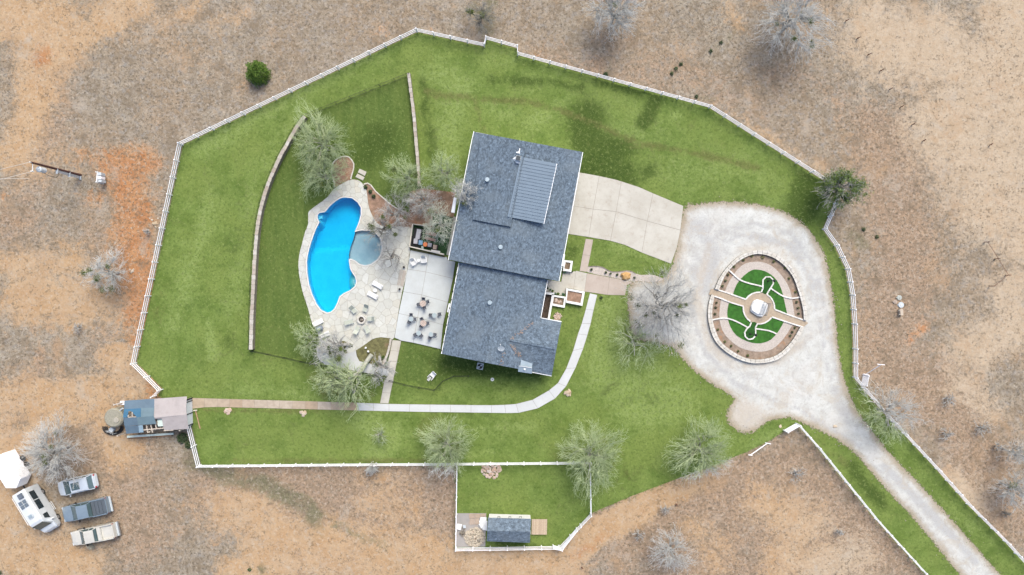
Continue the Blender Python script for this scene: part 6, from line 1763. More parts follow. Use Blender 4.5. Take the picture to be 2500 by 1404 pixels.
# rack, trough, tank, scrap
rk = thing("slat_rack", "small white slatted rack at the upper left corner of the tin shed", "rack", W(*Hp((600, 385))[0]))
for k in range(4): bar(W(*Hp((555 + k * -3, 350 + k * 22))[0], .7 + .2 * k), W(*Hp((650, 345 + k * 24))[0], .7 + .2 * k), .08, .05, M_vinyl, "slat", rk)
for s_ in (560, 640): q = W(*Hp((s_, 385))[0]); MB().box((q.x, q.y, .7), (.07, .07, 1.4)).build("post", M_vinyl, rk, True)
tg = thing("long_trough", "long pale green plank trough on the ground below the tin shed", "trough", W(*Hp((1200, 1080))[0]))
bar(W(*Hp((708, 1108))[0], .35), W(*Hp((1700, 1042))[0], .35), .24, .12, M_trans, "board", tg); bar(W(*Hp((720, 1135))[0], .08), W(*Hp((1650, 1078))[0], .08), .16, .12, simple("rusty_board", (.30, .15, .07), .3, 4, stain=(.15, .10, .06)), "lower_board", tg)
for s_ in (0.04, .5, .96): q = W(*Hp(lerp((708, 1115), (1700, 1050), s_))[0]); MB().box((q.x, q.y, .15), (.1, .3, .28)).build("leg", M_wood, tg, True)
M_conc = simple("grey_lichen_concrete", (.25, .24, .19), .15, 5, .95, bump=.5, stain=(.33, .31, .25))
tk = thing("water_cistern", "round lichen-grey concrete cistern left of the tin shed", "cistern", W(*Hp((430, 700))[0], 1.2).xy.to_3d())
MB().cyl((0, 0, 0), (0, 0, 1.25), 1.12, 1.12, 40).build("tank", M_conc, tk); MB().cyl((0, 0, 1.25), (0, 0, 1.42), 1.16, 1.0, 40).build("lid", M_conc, tk); MB().cyl((.4, -.22, 1.42), (.4, -.22, 1.52), .34, .32, 24).build("hatch", simple("pale_hatch", (.32, .30, .25), .1), tk)
m_ = MB(); m_.tube([(.6, .8, 1.2), (1.1, 1.15, 1.3)], .1, 8); m_.build("gutter_pipe", M_lightgrey, tk)
jk = thing("scrap_heap", "tangle of black hose, wire and scrap below the cistern", "scrap", W(*Hp((430, 960))[0]))
rr = random.Random(9)
for k in range(5):
    r0 = .75 + .1 * k; pts = [(r0 * math.cos(a) * 1.1, r0 * math.sin(a) * .8 + .35, .08 + .05 * k) for a in np.linspace(math.pi * .95, math.pi * 2.05, 14)]
    MB().tube(pts, .045, 6).build("hose", M_black, jk)
for k in range(14):
    a = rr.uniform(0, 6.28); MB().tube([(rr.uniform(-.5, .5), rr.uniform(-.4, .5), rr.uniform(.05, .5)), (rr.uniform(-.7, .7), rr.uniform(-.5, .5), rr.uniform(.1, .7))], .02, 4).build("wire", M_lightgrey if k % 2 else M_white, jk)
MB().cyl((-.1, .1, 0), (-.1, .1, .5), .3, .28, 14).build("bucket", M_lightgrey, jk)
tp = thing("leaning_pole", "thin rusty pole lying on the grass at the end of the stone path", "pole", W(*Hp((2170, 550))[0]))
bar(W(*Hp((2172, 552))[0], .15), W(*Hp((2272, 938))[0], .05), .10, .1, simple("rusty_wood_pole", (.36, .24, .15), .2, 4), "pole", tp); MB().box(W(*Hp((2165, 545))[0], .1), (.45, .14, .12), .1).build("crosspiece", M_courtwall, tp, True)
# ------------------------------------------------------------------ TREES
def bark_material():
    t = NT("pale_lichen_bark")
    R, G, B, A = t.attr()
    n1 = t.noise(2.5, 4, .7)
    grey = t.mix(t.mr(n1, .35, .65), (.430, .435, .415), (.570, .575, .555))
    green_tint = t.mix(t.mr(n1, .35, .65), (.295, .370, .185), (.430, .505, .295))  # lawn's green tint put into the bark colour
    dark = t.mix(t.mr(n1, .35, .65), (.120, .110, .092), (.215, .205, .180))
    c = t.mix(R, grey, green_tint)
    c = t.mix(G, c, dark)
    return t.fin(c, .9, 0, None, spec=.15)
M_bark = bark_material()
def leaf_mat(name, a, b):
    t = NT(name)
    c = t.mix(t.mr(t.noise(2.2, 4, .7), .35, .65), a, b)
    return t.fin(c, .7, 0, None, spec=.2)
M_mist = leaf_mat("mistletoe_leaf", (.060, .085, .020), (.120, .150, .040))
M_leaf = leaf_mat("fresh_green_leaf", (.050, .095, .018), (.125, .185, .040))
M_cedar = leaf_mat("cedar_leaf", (.045, .095, .014), (.120, .190, .030))
M_shrub = leaf_mat("dark_shrub_leaf", (.030, .055, .022), (.075, .110, .045))
M_teal = leaf_mat("round_shrub_leaf", (.030, .095, .050), (.070, .170, .090))

def tubes_mesh(name, P0, P1, r0, r1, att, n=3, tip=False):
    N = len(P0)
    d = P1 - P0; d /= np.maximum(np.linalg.norm(d, axis=1), 1e-9)[:, None]
    up = np.where(np.abs(d[:, 2:3]) < .9, np.array([[0, 0, 1.]]), np.array([[1., 0, 0]]))
    u = np.cross(d, up); u /= np.linalg.norm(u, axis=1)[:, None]; w = np.cross(d, u)
    ang = np.arange(n) * 2 * math.pi / n
    ca, sa = np.cos(ang), np.sin(ang)
    ring = u[:, None, :] * ca[None, :, None] + w[:, None, :] * sa[None, :, None]
    A = P0[:, None, :] + ring * r0[:, None, None]
    if tip:
        V = np.concatenate([A, P1[:, None, :]], 1); m = n + 1
        i = np.arange(n); f = np.stack([i, (i + 1) % n, np.full(n, n)], 1)
    else:
        Bq = P1[:, None, :] + ring * r1[:, None, None]
        V = np.concatenate([A, Bq], 1); m = 2 * n
        i = np.arange(n); f = np.concatenate([np.stack([i, (i + 1) % n, n + (i + 1) % n], 1), np.stack([i, n + (i + 1) % n, n + i], 1)])
    F = (f[None] + (np.arange(N) * m)[:, None, None]).reshape(-1, 3)
    return V.reshape(-1, 3), F, np.repeat(att, m, 0)

def np_mesh(name, V, F, mat, att=None):
    me = bpy.data.meshes.new(name)
    me.vertices.add(len(V)); me.vertices.foreach_set("co", V.astype(np.float32).ravel())
    k = F.shape[1]
    me.loops.add(F.size); me.loops.foreach_set("vertex_index", F.astype(np.int32).ravel())
    me.polygons.add(len(F)); me.polygons.foreach_set("loop_start", (np.arange(len(F)) * k).astype(np.int32)); me.polygons.foreach_set("loop_total", np.full(len(F), k, np.int32))
    me.materials.append(mat)
    if att is not None:
        a = me.color_attributes.new("mix", 'FLOAT_COLOR', 'POINT'); a.data.foreach_set("color", att.astype(np.float32).ravel())
    me.update(); me.validate()
    return me

def outward(P, z0):
    o = P - np.array([0, 0, z0]); o[:, 2] *= .5
    return o / np.maximum(np.linalg.norm(o, axis=1), .1)[:, None]
def grow(P, D, L, r, K, rs, wig, up, z0=0, bias=0.0):
    n = len(P); nodes = [P]; d = D.copy()
    for k in range(K):
        if bias: d = d + outward(nodes[-1], z0) * bias
        nodes.append(nodes[-1] + d * (L / K)[:, None])
        d = d + rs.normal(0, wig, (n, 3)); d[:, 2] += up
        d /= np.linalg.norm(d, axis=1)[:, None]
    return np.stack(nodes, 1), d

def spawn(nodes, r, L, m, ratio, ang, rs, t0=.3, tipf=.45):
    n, K1, _ = nodes.shape; K = K1 - 1
    t = t0 + (1 - t0) * (np.arange(m)[None, :] + rs.uniform(0, 1, (n, m))) / m
    x = np.clip(t * K, 0, K - 1e-4); i = x.astype(int); f = x - i
    ii = np.arange(n)[:, None]
    a, b = nodes[ii, i], nodes[ii, i + 1]
    P = a + (b - a) * f[..., None]
    D = b - a; D /= np.linalg.norm(D, axis=2, keepdims=True)
    rp = rs.normal(0, 1, D.shape); rp -= (rp * D).sum(2, keepdims=True) * D; rp /= np.linalg.norm(rp, axis=2, keepdims=True)
    th = np.radians(rs.uniform(ang[0], ang[1], (n, m)))[..., None]
    nd = D * np.cos(th) + rp * np.sin(th)
    LL = (L[:, None] * ratio * rs.uniform(.6, 1.15, (n, m)) * (1.15 - .45 * t))
    rr_ = np.minimum(r[:, None] * (1 - (1 - tipf) * t) * .72, 9)
    return P.reshape(-1, 3), nd.reshape(-1, 3), LL.ravel(), rr_.ravel()

lawn_poly = P2(lawn_px)
def bare_tree(label, cx, cy, R, Ht, seed, green_tint='none', counts=(8, 36, 170, 720, 3), mist=0, rag=.24, dark=0.0, lean=(0, 0), name="bare_tree", cat="tree", group=None, twig=.0115, thick=1.0, squash=1.0, flat=.55, droop=0.0, notgravel=True):
    """R crown radius in photo pixels; crown centre seen at (cx, cy)"""
    rs = np.random.RandomState(seed)
    c = W(cx, cy, Ht * .6); Rm = R / S
    base = np.array([c.x + lean[0], c.y + lean[1], 0.0])
    t = thing(name, label, cat, tuple(base), 0, group)
    top = np.array([-lean[0] * .7, -lean[1] * .7, Ht * .30])
    Lt = np.linalg.norm(top); r_t = .03 * Rm * thick + .05
    nodes, _ = grow(np.zeros((1, 3)), (top / Lt)[None], np.array([Lt]), None, 3, rs, .05, 0)
    nodes[0, -1] = top
    lv = [(nodes, np.array([r_t]), .75)]
    cen = np.array([-lean[0], -lean[1], Ht * .40])
    lob = rs.uniform(0, 6.28, 4)
    def cloud(n, f0, f1):
        az = rs.uniform(0, 2 * math.pi, n) if n > 12 else (np.arange(n) + rs.uniform(-.25, .25, n)) * 2.39996
        sz_ = rs.uniform(-.25, 1, n) if n > 12 else (.05 + .9 * ((np.arange(n) + .5) / n)) * .95
        cz = np.sqrt(np.maximum(1 - sz_ ** 2, 0))
        rad = (f0 ** 2.4 + (f1 ** 2.4 - f0 ** 2.4) * rs.uniform(0, 1, n)) ** (1 / 2.4)
        rad = rad * (1 + rag * (.5 * np.sin(2 * az + lob[0]) + .5 * np.sin(3 * az + lob[1]) + .4 * np.sin(5 * az + lob[2]) + .3 * np.sin(8 * az + lob[3])))
        return cen + np.stack([cz * np.cos(az) * rad * Rm, cz * np.sin(az) * rad * Rm * squash, sz_ * rad * Ht * .60], 1)
    NN = counts[:-1]; fr = {2: ((.3, .6), (.6, 1.0)), 3: ((.3, .5), (.35, .8), (.45, 1.0)), 4: ((.28, .5), (.3, .72), (.3, .88), (.35, 1.0))}[len(NN)]
    pe, pd, pr, pn = np.array([top]), np.array([[0, 0, 1.]]), np.array([r_t]), nodes
    minr = (.050, .032, .020, twig * 1.1)
    for k, n_ in enumerate(NN):
        E_ = cloud(n_, *fr[k])
        if k == 0: par = np.zeros(n_, int)
        else:
            w3 = np.array([1, 1, 1.3]) ; inner_ = cen + (E_ - cen) * .80
            par = np.argmin((((inner_[:, None] - pe[None]) * w3) ** 2).sum(2), 1)
        tt = rs.uniform(.35, 1.0, n_) * (pn.shape[1] - 1) if k else rs.uniform(1.9, 2.99, n_)
        i = np.minimum(tt.astype(int), pn.shape[1] - 2); f = (tt - i)[:, None]
        S0 = pn[par, i] * (1 - f) + pn[par, i + 1] * f
        ln = np.linalg.norm(E_ - S0, axis=1)[:, None]
        Cc = S0 + pd[par] * ln * .38 + rs.normal(0, .16, S0.shape) * ln
        K = (5, 4, 3, 2)[k]; u = np.linspace(0, 1, K + 1)[None, :, None]
        nd = S0[:, None] * (1 - u) ** 2 + Cc[:, None] * 2 * u * (1 - u) + E_[:, None] * u ** 2
        nd[:, 1:-1] += rs.normal(0, .055, nd[:, 1:-1].shape) * ln[:, None]
        r = np.maximum(pr[par] * (.62, .55, .5, .5)[k], minr[k])
        lv.append((nd, r, .45))
        d = nd[:, -1] - nd[:, -2]; d /= np.maximum(np.linalg.norm(d, axis=1), 1e-6)[:, None]
        pe, pd, pr, pn = E_, d, r, nd
    # last twigs: short sprays from every branchlet
    m = counts[-1]; n_ = len(pn)
    tt = rs.uniform(.25, 1.0, (n_, m)) * (pn.shape[1] - 1); i = np.minimum(tt.astype(int), pn.shape[1] - 2); f = (tt - i)[..., None]; ii = np.arange(n_)[:, None]
    P0 = (pn[ii, i] * (1 - f) + pn[ii, i + 1] * f).reshape(-1, 3)
    o_ = P0 - cen; o_ /= np.maximum(np.linalg.norm(o_, axis=1), .1)[:, None]
    D0 = np.repeat(pd, m, 0) * .6 + o_ * .35 + rs.normal(0, .75, P0.shape); D0 /= np.linalg.norm(D0, axis=1)[:, None]
    Lw = (.10 * Rm + .12) * rs.uniform(.5, 1.3, len(P0))
    P1 = P0 + D0 * Lw[:, None]; Pm = (P0 + P1) / 2 + rs.normal(0, .16, P0.shape) * Lw[:, None]
    lv.append((np.stack([P0, Pm, P1], 1), np.full(len(P0), twig), .6))
    def fit(q): return np.maximum(q, np.array([-99, -99, .05]))
    zt_ = 1.0
    def attr_at(P0, lev=9):
        a = np.zeros((len(P0), 4)); a[:, 3] = 1
        wp = P0[:, :2] + base[:2]
        if green_tint == 'all': a[:, 0] = 1
        elif green_tint == 'lawn':  # twigs above the lawn take its green tint
            m_ = inpoly(wp * 1.04, lawn_poly)
            if notgravel: m_ &= ~inpoly(wp * 1.04, gr)
            a[:, 0] = m_
        elif green_tint not in ('none',): a[:, 0] = float(green_tint)
        if lev < 2: a[:, 0] *= .3
        a[:, 1] = np.clip(dark + (.55, .55, .45, .2, 0, 0, 0, 0, 0, 0)[lev], 0, 1)
        return a
    Vs, Fs, As, off = [], [], [], 0
    for k, (nodes, r, tf) in enumerate(lv):
        q = fit(nodes) if k else nodes * np.array([1, 1, zt_])
        K = q.shape[1] - 1
        for s_ in range(K):
            last = (k == len(lv) - 1) and s_ == K - 1
            f0, f1 = 1 - (1 - tf) * s_ / K, 1 - (1 - tf) * (s_ + 1) / K
            V, F, A = tubes_mesh("", q[:, s_], q[:, s_ + 1], r * f0, r * f1, attr_at(q[:, s_], k), 8 if k == 0 else (5 if k == 1 else (4 if k == 2 else 3)), tip=last)
            if k == 0:
                if s_ == 0: TV, TF, TA, to = [], [], [], 0
                TV.append(V); TF.append(F + to); TA.append(A); to += len(V)
            else:
                Vs.append(V); Fs.append(F + off); As.append(A); off += len(V)
    link(bpy.data.objects.new("trunk", np_mesh("trunk", np.concatenate(TV), np.concatenate(TF), M_bark, np.concatenate(TA))), t)
    cr = link(bpy.data.objects.new("crown", np_mesh("crown", np.concatenate(Vs), np.concatenate(Fs), M_bark, np.concatenate(As))), t)
    tips = lv[min(3, len(lv) - 2)][0][:, -1]
    for j in range(mist):
        p = tips[rs.randint(len(tips))]
        p = cen + (p - cen) * np.array([.9, .9, 1.05])
        n = rs.randint(120, 260); sz = rs.uniform(.22, .46)
        leaves("mistletoe_clump", p, (sz, sz, sz * .8), n, .055, M_mist, t, rs)["kind"] = "stuff"
    return t
def leaves(name, c, rad, n, size, mat, parent, rs, centers=None):
    if centers is None:
        q = rs.normal(0, .5, (n, 3)); q = np.clip(q, -1.2, 1.2) * np.array(rad) + np.array(c)
    else:
        q = centers
        n = len(q)
    a = rs.normal(0, 1, (n, 3)); a[:, 2] *= .55; a /= np.linalg.norm(a, axis=1)[:, None]
    b = np.cross(a, rs.normal(0, 1, (n, 3))); b /= np.linalg.norm(b, axis=1)[:, None]
    s_ = size * rs.uniform(.6, 1.4, (n, 1))
    V = np.stack([q - a * s_ , q + b * s_ * .6, q + a * s_, q - b * s_ * .6], 1).reshape(-1, 3)
    F = np.arange(4 * n).reshape(-1, 4)
    return link(bpy.data.objects.new(name, np_mesh(name, V, F, mat)), parent)
def bush(label, x, y, R, h, mat, n=400, size=.06, seed=1, name="shrub", group=None, z=0, cat="shrub", stems=True):
    rs = np.random.RandomState(seed)
    t = thing(name, label, cat, W(x, y) + Vector((0, 0, z)), 0, group); Rm = R / S
    q = rs.normal(0, 1, (n, 3)); q /= np.linalg.norm(q, axis=1)[:, None]; q *= rs.uniform(.55, 1.05, (n, 1)) * (1 + .18 * np.sin(q[:, :1] * 7 + seed) * np.cos(q[:, 1:2] * 6))
    q[:, 2] = np.abs(q[:, 2]); q *= np.array([Rm, Rm, h])
    leaves("foliage", None, None, n, size, mat, t, rs, q)
    if stems:
        m_ = MB()
        for k in range(5):
            a = k * 1.26; m_.cyl((0, 0, 0), (Rm * .5 * math.cos(a), Rm * .5 * math.sin(a), h * .7), .025, .01, 5)
        m_.build("stems", M_wood, t)
    return t

big = (9, 40, 180, 720, 3); mid = (8, 28, 110, 400, 3); sml_ = (7, 22, 80, 240, 3); thin = (6, 18, 60, 220, 3)
bare_tree("pale grey bare tree with mistletoe clumps left of the west fence", 254, 665, 60, 5.0, 1, mist=7, counts=mid)
bare_tree("broad grey bare tree overhanging the trailer and the white car", 116, 1108, 84, 6.5, 2, mist=4, counts=big, dark=.05)
bare_tree("green-tinted bare tree in the pool garden right of the curved stone wall", 778, 350, 84, 6.0, 3, 'all', mist=2, counts=big, squash=1.05)
bare_tree("green-tinted bare tree leaning over the loop-shaped tree bed", 785, 425, 62, 5.0, 4, 'all', mist=2, counts=mid)
bare_tree("green-tinted bare tree astride the straight stone wall", 990, 432, 60, 6.0, 5, 'all', mist=3, counts=mid)
bare_tree("green-tinted bare tree on the lawn just left of the house roof", 1085, 418, 52, 6.0, 6, 'all', counts=mid)
bare_tree("grey bare tree with twigs reaching over the left edge of the house roof", 1138, 470, 40, 7.0, 7, 'none', mist=2, counts=mid)
bare_tree("grey bare tree over the courtyard between the mulch and the house", 1072, 545, 56, 5.5, 8, .35, mist=2, counts=mid)
bare_tree("grey bare tree with dark limbs standing on the bare court above the patio", 1030, 490, 48, 5.0, 9, 'none', counts=mid, dark=.25)
bare_tree("thin grey tree in the reddish bed between pool and courtyard", 962, 520, 52, 4.5, 10, 'none', mist=2, counts=sml_, dark=.2)
bare_tree("sparse dark-limbed tree whose twigs hang over the swimming pool", 925, 560, 55, 5.5, 11, 'none', mist=7, counts=thin, dark=.5, lean=(.9, .3))
bare_tree("sparse grey tree throwing thin branches over the deck right of the splash pool", 952, 630, 45, 4.5, 12, 'none', counts=(5, 14, 44, 150, 3), dark=.4, lean=(.1, 1.2))
bare_tree("leaning grey tree with mistletoe in the small round deck bed", 806, 848, 56, 5.5, 13, 'none', mist=10, counts=thin, dark=.15, lean=(1.5, .1), thick=2.0)
bare_tree("thick-trunked leaning tree rooted in the weedy corner bed", 850, 940, 74, 6.5, 14, 'lawn', mist=4, counts=sml_, lean=(1.9, 3.1), thick=2.2)
bare_tree("second tree in the weedy corner bed spreading over the lower path", 930, 905, 42, 4.5, 15, 'none', mist=3, counts=(5, 14, 44, 150, 3), dark=.2, lean=(-.7, 1.4), thick=1.8)
bare_tree("green-tinted bare tree on the lawn left of the lower deck", 752, 828, 50, 5.0, 16, 'all', mist=2, counts=sml_)
bare_tree("green-tinted bare tree below the black fence of the pool garden", 812, 925, 62, 5.5, 17, 'all', mist=2, counts=mid)
bare_tree("wide grey bare tree with mistletoe at the west edge of the gravel loop", 1622, 748, 102, 7.0, 18, 'none', mist=12, counts=big, dark=.22)
bare_tree("bright green-tinted part of the wide grey tree, spread low over the lawn", 1552, 838, 74, 4.0, 19, 'all', mist=0, counts=sml_, dark=0)  # green side of the wide grey tree, built as its own tree
bare_tree("half grey half green bare tree leaning over the long south fence", 1086, 1092, 76, 6.0, 20, 'lawn', mist=4, counts=big)
bare_tree("large spreading bare tree at the top right corner of the small shed yard", 1446, 1118, 92, 6.5, 21, 'all', mist=0, counts=big)
bare_tree("half green half grey bare tree on the lawn edge beside the dirt track", 1716, 1104, 84, 6.0, 22, 'lawn', mist=0, counts=big)
bare_tree("grey bare tree cut by the top edge right of centre", 1507, 18, 72, 7.5, 23, mist=3, counts=big)
bare_tree("large grey bare tree with green tufts at the upper right", 1948, 38, 96, 8.0, 24, mist=7, counts=big, squash=1.15)
bare_tree("open-branched pale bare tree straddling the right drive fence", 2178, 1010, 84, 5.5, 25, 'lawn', counts=(6, 26, 110, 400, 3))
bare_tree("small grey bare tree at the right edge of the photo, upper one", 2492, 1110, 34, 5.0, 26, counts=sml_, dark=.2)
bare_tree("grey bare tree at the right edge of the photo, lower one", 2490, 1198, 52, 5.5, 27, mist=2, counts=mid, dark=.1)
bare_tree("grey bare tree at the bottom edge below the dirt track", 1642, 1352, 58, 5.0, 28, counts=mid, squash=1.1)
bare_tree("small white-barked bare shrub at the middle of the south fence", 908, 1146, 17, 2.2, 29, counts=(8, 45, 220, 3), name="bare_shrub", cat="shrub")
bare_tree("pale green-tinted sapling on the lawn above the south fence", 925, 1062, 30, 2.2, 30, 'all', counts=(6, 22, 70, 3), name="bare_shrub", cat="shrub")
bare_tree("brown scrubby thicket tree at the top edge above the lawn corner", 1172, 36, 44, 3.5, 31, counts=thin, dark=.75, mist=3, name="scrub_tree")
for i, (x, y, R_, lab) in enumerate(((2318, 975, 22, "faint grey twiggy shrub in the east pasture, upper one"), (2400, 1046, 28, "grey twiggy shrub in the east pasture left of the right-edge trees"), (2312, 1060, 22, "faint twiggy shrub right of the open-branched tree"), (1946, 1158, 26, "faint grey twiggy shrub inside the fork of the drive"),
                                     (2052, 1300, 10, "tiny grey shrub beside the lower left drive fence"), (187, 800, 16, "small grey twiggy shrub below the bushy tree on the left"), (357, 565, 8, "tiny grey tuft left of the west fence"), (2440, 1092, 12, "low twiggy shrub left of the small right-edge tree"), (2460, 1255, 16, "dark low shrub at the right edge below the trees"), (1560, 1310, 18, "pale twig litter beside the dirt track"), (1625, 1245, 16, "pale brush patch beside the leaning stake"))):
    bare_tree(lab, x, y, R_, 1.4, 40 + i, counts=(6, 18, 46, 3), name="twiggy_shrub", cat="shrub", dark=.15 + .5 * (i == 8))
bush("round bright green cedar left of the northwest fence", 636, 183, 28, 2.6, M_cedar, 5200, .075, 3, "cedar_tree", cat="tree")
# the leafy tree at the northeast corner
lt = bare_tree("leafy green tree at the northeast corner of the fence", 2060, 458, 62, 6.5, 51, 'none', counts=(9, 50, 260, 2), dark=.3, name="leafy_tree", thick=1.1)
rs = np.random.RandomState(77)
crn = [c for c in lt.children if c.name.startswith("crown")][0]
co = np.empty(len(crn.data.vertices) * 3, np.float32); crn.data.vertices.foreach_get("co", co); co = co.reshape(-1, 3)
sel = co[(np.hypot(co[:, 0], co[:, 1]) > .6) & (co[:, 2] > 2.0)]
sel = sel[(sel[:, 0] * .7 + sel[:, 1] * .5 + rs.normal(0, .8, len(sel))) > -1.2]
cen = sel[rs.randint(0, len(sel), 620)]
q = np.repeat(cen, 16, 0) + rs.normal(0, .14, (len(cen) * 16, 3))
leaves("foliage", None, None, 0, .065, M_leaf, lt, rs, q)
# shrubs round the house and in the oval garden
for i, (x, y, r, m_, lab) in enumerate(((458, 613, 3.6, M_teal, "teal round shrub under the small square planter"), (565, 597, 3.0, M_leaf, "green round shrub at the top right of the entry terrace"), (212, 838, 2.9, M_shrub, "dark round shrub at the house corner by the entry"), (250, 862, 2.6, M_teal, "teal shrub second from the house corner"),
                                        (286, 880, 3.0, M_leaf, "green round shrub above the narrow planter end"), (323, 916, 2.5, M_teal, "small teal shrub above the middle planter"), (365, 918, 3.2, M_leaf, "green round shrub above the middle planter"), (437, 926, 3.6, M_teal, "teal round shrub at the corner of the big planter"),
                                        (840, 573, 3.4, M_shrub, "dark shrub at the left end of the entry bed"), (1045, 615, 3.0, M_shrub, "dark shrub in the middle of the entry bed"), (1112, 632, 2.4, M_shrub, "small dark shrub second from the middle of the entry bed"), (1208, 648, 3.0, M_shrub, "dark shrub left of the golden boulder"), (1455, 690, 3.0, M_shrub, "dark shrub right of the golden boulder"), (980, 975, 3.8, M_shrub, "dark shrub at the grass corner below the entry walk"), (492, 495, 2.4, M_shrub, "little plant growing in the small square planter"))):
    q = E((x, y))[0]; bush(lab, q[0], q[1], r, .4, m_, 220, .035, 60 + i, "round_shrub", "round shrubs at the entry", .08)
ov = [((705, 215), 5, "largest green tuft at the top of the oval mulch ring"), ((825, 260), 4, "green tuft right of the top of the oval mulch ring"), ((590, 200), 4, "weedy tuft at the top left of the oval mulch ring"), ((500, 240), 3.6, "olive tuft in the upper left of the oval mulch ring"), ((400, 315), 3.6, "olive tuft above the left white border of the oval"),
      ((335, 398), 3.6, "upper of three dark tufts left of the oval above the path"), ((308, 462), 3.6, "middle of three dark tufts left of the oval above the path"), ((278, 520), 3.4, "lower of three dark tufts left of the oval above the path"), ((212, 700), 3.2, "upper of three dark tufts left of the oval below the path"), ((205, 752), 3.2, "middle of three dark tufts left of the oval below the path"), ((197, 818), 3.4, "lower of three dark tufts left of the oval below the path"),
      ((988, 438), 3.2, "brown tuft at the upper right of the oval"), ((1058, 585), 3.4, "brown tuft above the right white border of the oval"), ((945, 325), 3, "green tuft at the right shoulder of the oval"), ((1070, 692), 3.6, "upper of three dark tufts right of the oval above the path"), ((1085, 755), 3.4, "middle of three dark tufts right of the oval above the path"), ((1090, 815), 3.2, "lower of three dark tufts right of the oval above the path"),
      ((1022, 1012), 3.2, "upper dark tuft right of the oval below the path"), ((1000, 1052), 3.2, "lower dark tuft right of the oval below the path"), ((1050, 965), 3, "small tuft beside the right end of the lower curb"), ((300, 1115), 3.4, "faded tuft at the lower left of the oval"), ((445, 1215), 3.2, "faded tuft at the bottom left of the oval"), ((545, 1262), 4, "grey-green tuft at the bottom of the oval"), ((225, 985), 3, "faded tuft low on the left of the oval"), ((370, 1160), 3, "second faded tuft at the lower left of the oval")]
for i, (p, r, lab) in enumerate(ov):
    q = Fo(p)[0]; bush(lab, q[0], q[1], r, .3, M_shrub if "dark" in lab else M_mist, 130, .035, 90 + i, "mulch_tuft", "tufts in the oval mulch ring", .06, "plant")
for i, (x, y, r, lab) in enumerate(((935, 428, 5, "upper of three dark shrubs in the bed right of the deck tip"), (985, 475, 5, "middle of three dark shrubs in the bed right of the deck tip"), (1020, 525, 5, "lower of three dark shrubs in the bed right of the deck tip"))):
    bush(lab, 680 + x / 4.386, 360 + y / 4.386, r, .5, M_shrub, 260, .05, 130 + i, group="shrubs right of the deck tip", z=.03)
bush("green weed clump in the weedy corner bed near the stone wall", 936, 872, 4.5, .4, M_leaf, 200, .05, 140, z=.09)
bush("weedy clump against the fence by the old shed", 448, 1068, 14, .7, M_shrub, 900, .06, 141)
bush("second weedy clump against the fence below the old shed", 463, 1085, 10, .6, M_shrub, 500, .06, 142)
bush("small green weed at the north fence", 1478, 183, 6, .6, M_shrub, 300, .06, 143)
for i, (x, y) in enumerate(((1662, 157), (1650, 168), (1640, 180), (1735, 125), (1760, 105), (1700, 236), (2108, 560), (2140, 578), (610, 1390), (0, 1398))):
    bush(["topmost green weed in the pasture above the north lawn", "second green weed in the pasture above the north lawn", "lowest green weed in the pasture above the north lawn", "left green weed beside the big upper right tree", "right green weed beside the big upper right tree", "green weed above the fence bend", "left green weed below the leafy tree", "right green weed below the leafy tree", "green weed at the bottom edge", "green weed at the bottom left corner"][i], x, y, 5, .3, M_shrub, 140, .05, 150 + i, "weed", "green weeds in the pasture", 0, "weed", False)
# short grass blades: over the lawn and ragged along its edges
rs = np.random.RandomState(8)
lp = np.array(lawn_poly); gp = gr
n1 = 30000
xy = np.column_stack([rs.uniform(lp[:, 0].min(), 64, n1), rs.uniform(-36, lp[:, 1].max(), n1)])
xy = xy[inpoly(xy, lawn_poly)]
edge_pts = []
for loop, side in ((lawn_poly, .18), (gr, .35), (P2(smooth(deck_px, 2)), .12)):
    r_, L_ = polyline_resample([((x * S) + 1250, 702 - y * S) for x, y in list(loop) + [loop[0]]], 1e9) if False else (None, None)
    a_ = np.array(list(loop) + [loop[0]])
    for k in range(len(a_) - 1):
        L2 = np.linalg.norm(a_[k + 1] - a_[k]); m_n = int(min(L2 * 22, 900))
        t2 = rs.uniform(0, 1, (m_n, 1)); edge_pts.append(a_[k] + (a_[k + 1] - a_[k]) * t2 + rs.normal(0, side, (m_n, 2)))
ep = np.concatenate(edge_pts)
hard = [P2(q) for q in ([(1400, 421), (1517, 443), (1668, 503), (1640, 643), (1490, 588), (1385, 572)],)]
xy2 = np.concatenate([xy, ep])
bad = inpoly(xy2, P2(deck_px)) | inpoly(xy2, P2(lower_px)) | inpoly(xy2, hard[0]) | inpoly(xy2, [(HG(u, v).x, HG(u, v).y) for u, v in ((-20, -310), (240, -310), (240, 96), (268, 100), (268, 225), (4, 225), (4, 0), (-20, 0))]) | inpoly(xy2, P2([(1002, 611), (1123, 640), (1076, 852), (980, 831), (962, 824)])) | inpoly(xy2, P2([(470, 971), (872, 983), (872, 1002), (475, 998)])) | inpoly(xy2, P2(top + bot[::-1])) | inpoly(xy2, P2([(958, 830), (980, 832), (948, 985), (928, 984)])) | inpoly(xy2, P2([(1430, 583), (1448, 585), (1433, 664), (1545, 688), (1526, 721), (1331, 712), (1337, 683), (1415, 662)])) | inpoly(xy2, P2([(1001, 468), (1112, 470), (1085, 630), (1000, 605)])) | inpoly(xy2, P2(Jp((228, 217), (706, 217), (690, 752), (210, 762))))
onl = inpoly(xy2, lawn_poly)
deep = inpoly(xy2, gr) & (segdist(xy2, gr, True) > .9)
xy2 = xy2[~bad & ~deep]
q = np.repeat(np.column_stack([xy2, np.full(len(xy2), .01)]), 3, 0) + np.column_stack([rs.normal(0, .05, (len(xy2) * 3, 2)), np.zeros(len(xy2) * 3)]); n = len(q)
d = rs.normal(0, 1, (n, 3)); d[:, 2] = np.abs(d[:, 2]) * .6 + .3; d /= np.linalg.norm(d, axis=1)[:, None]
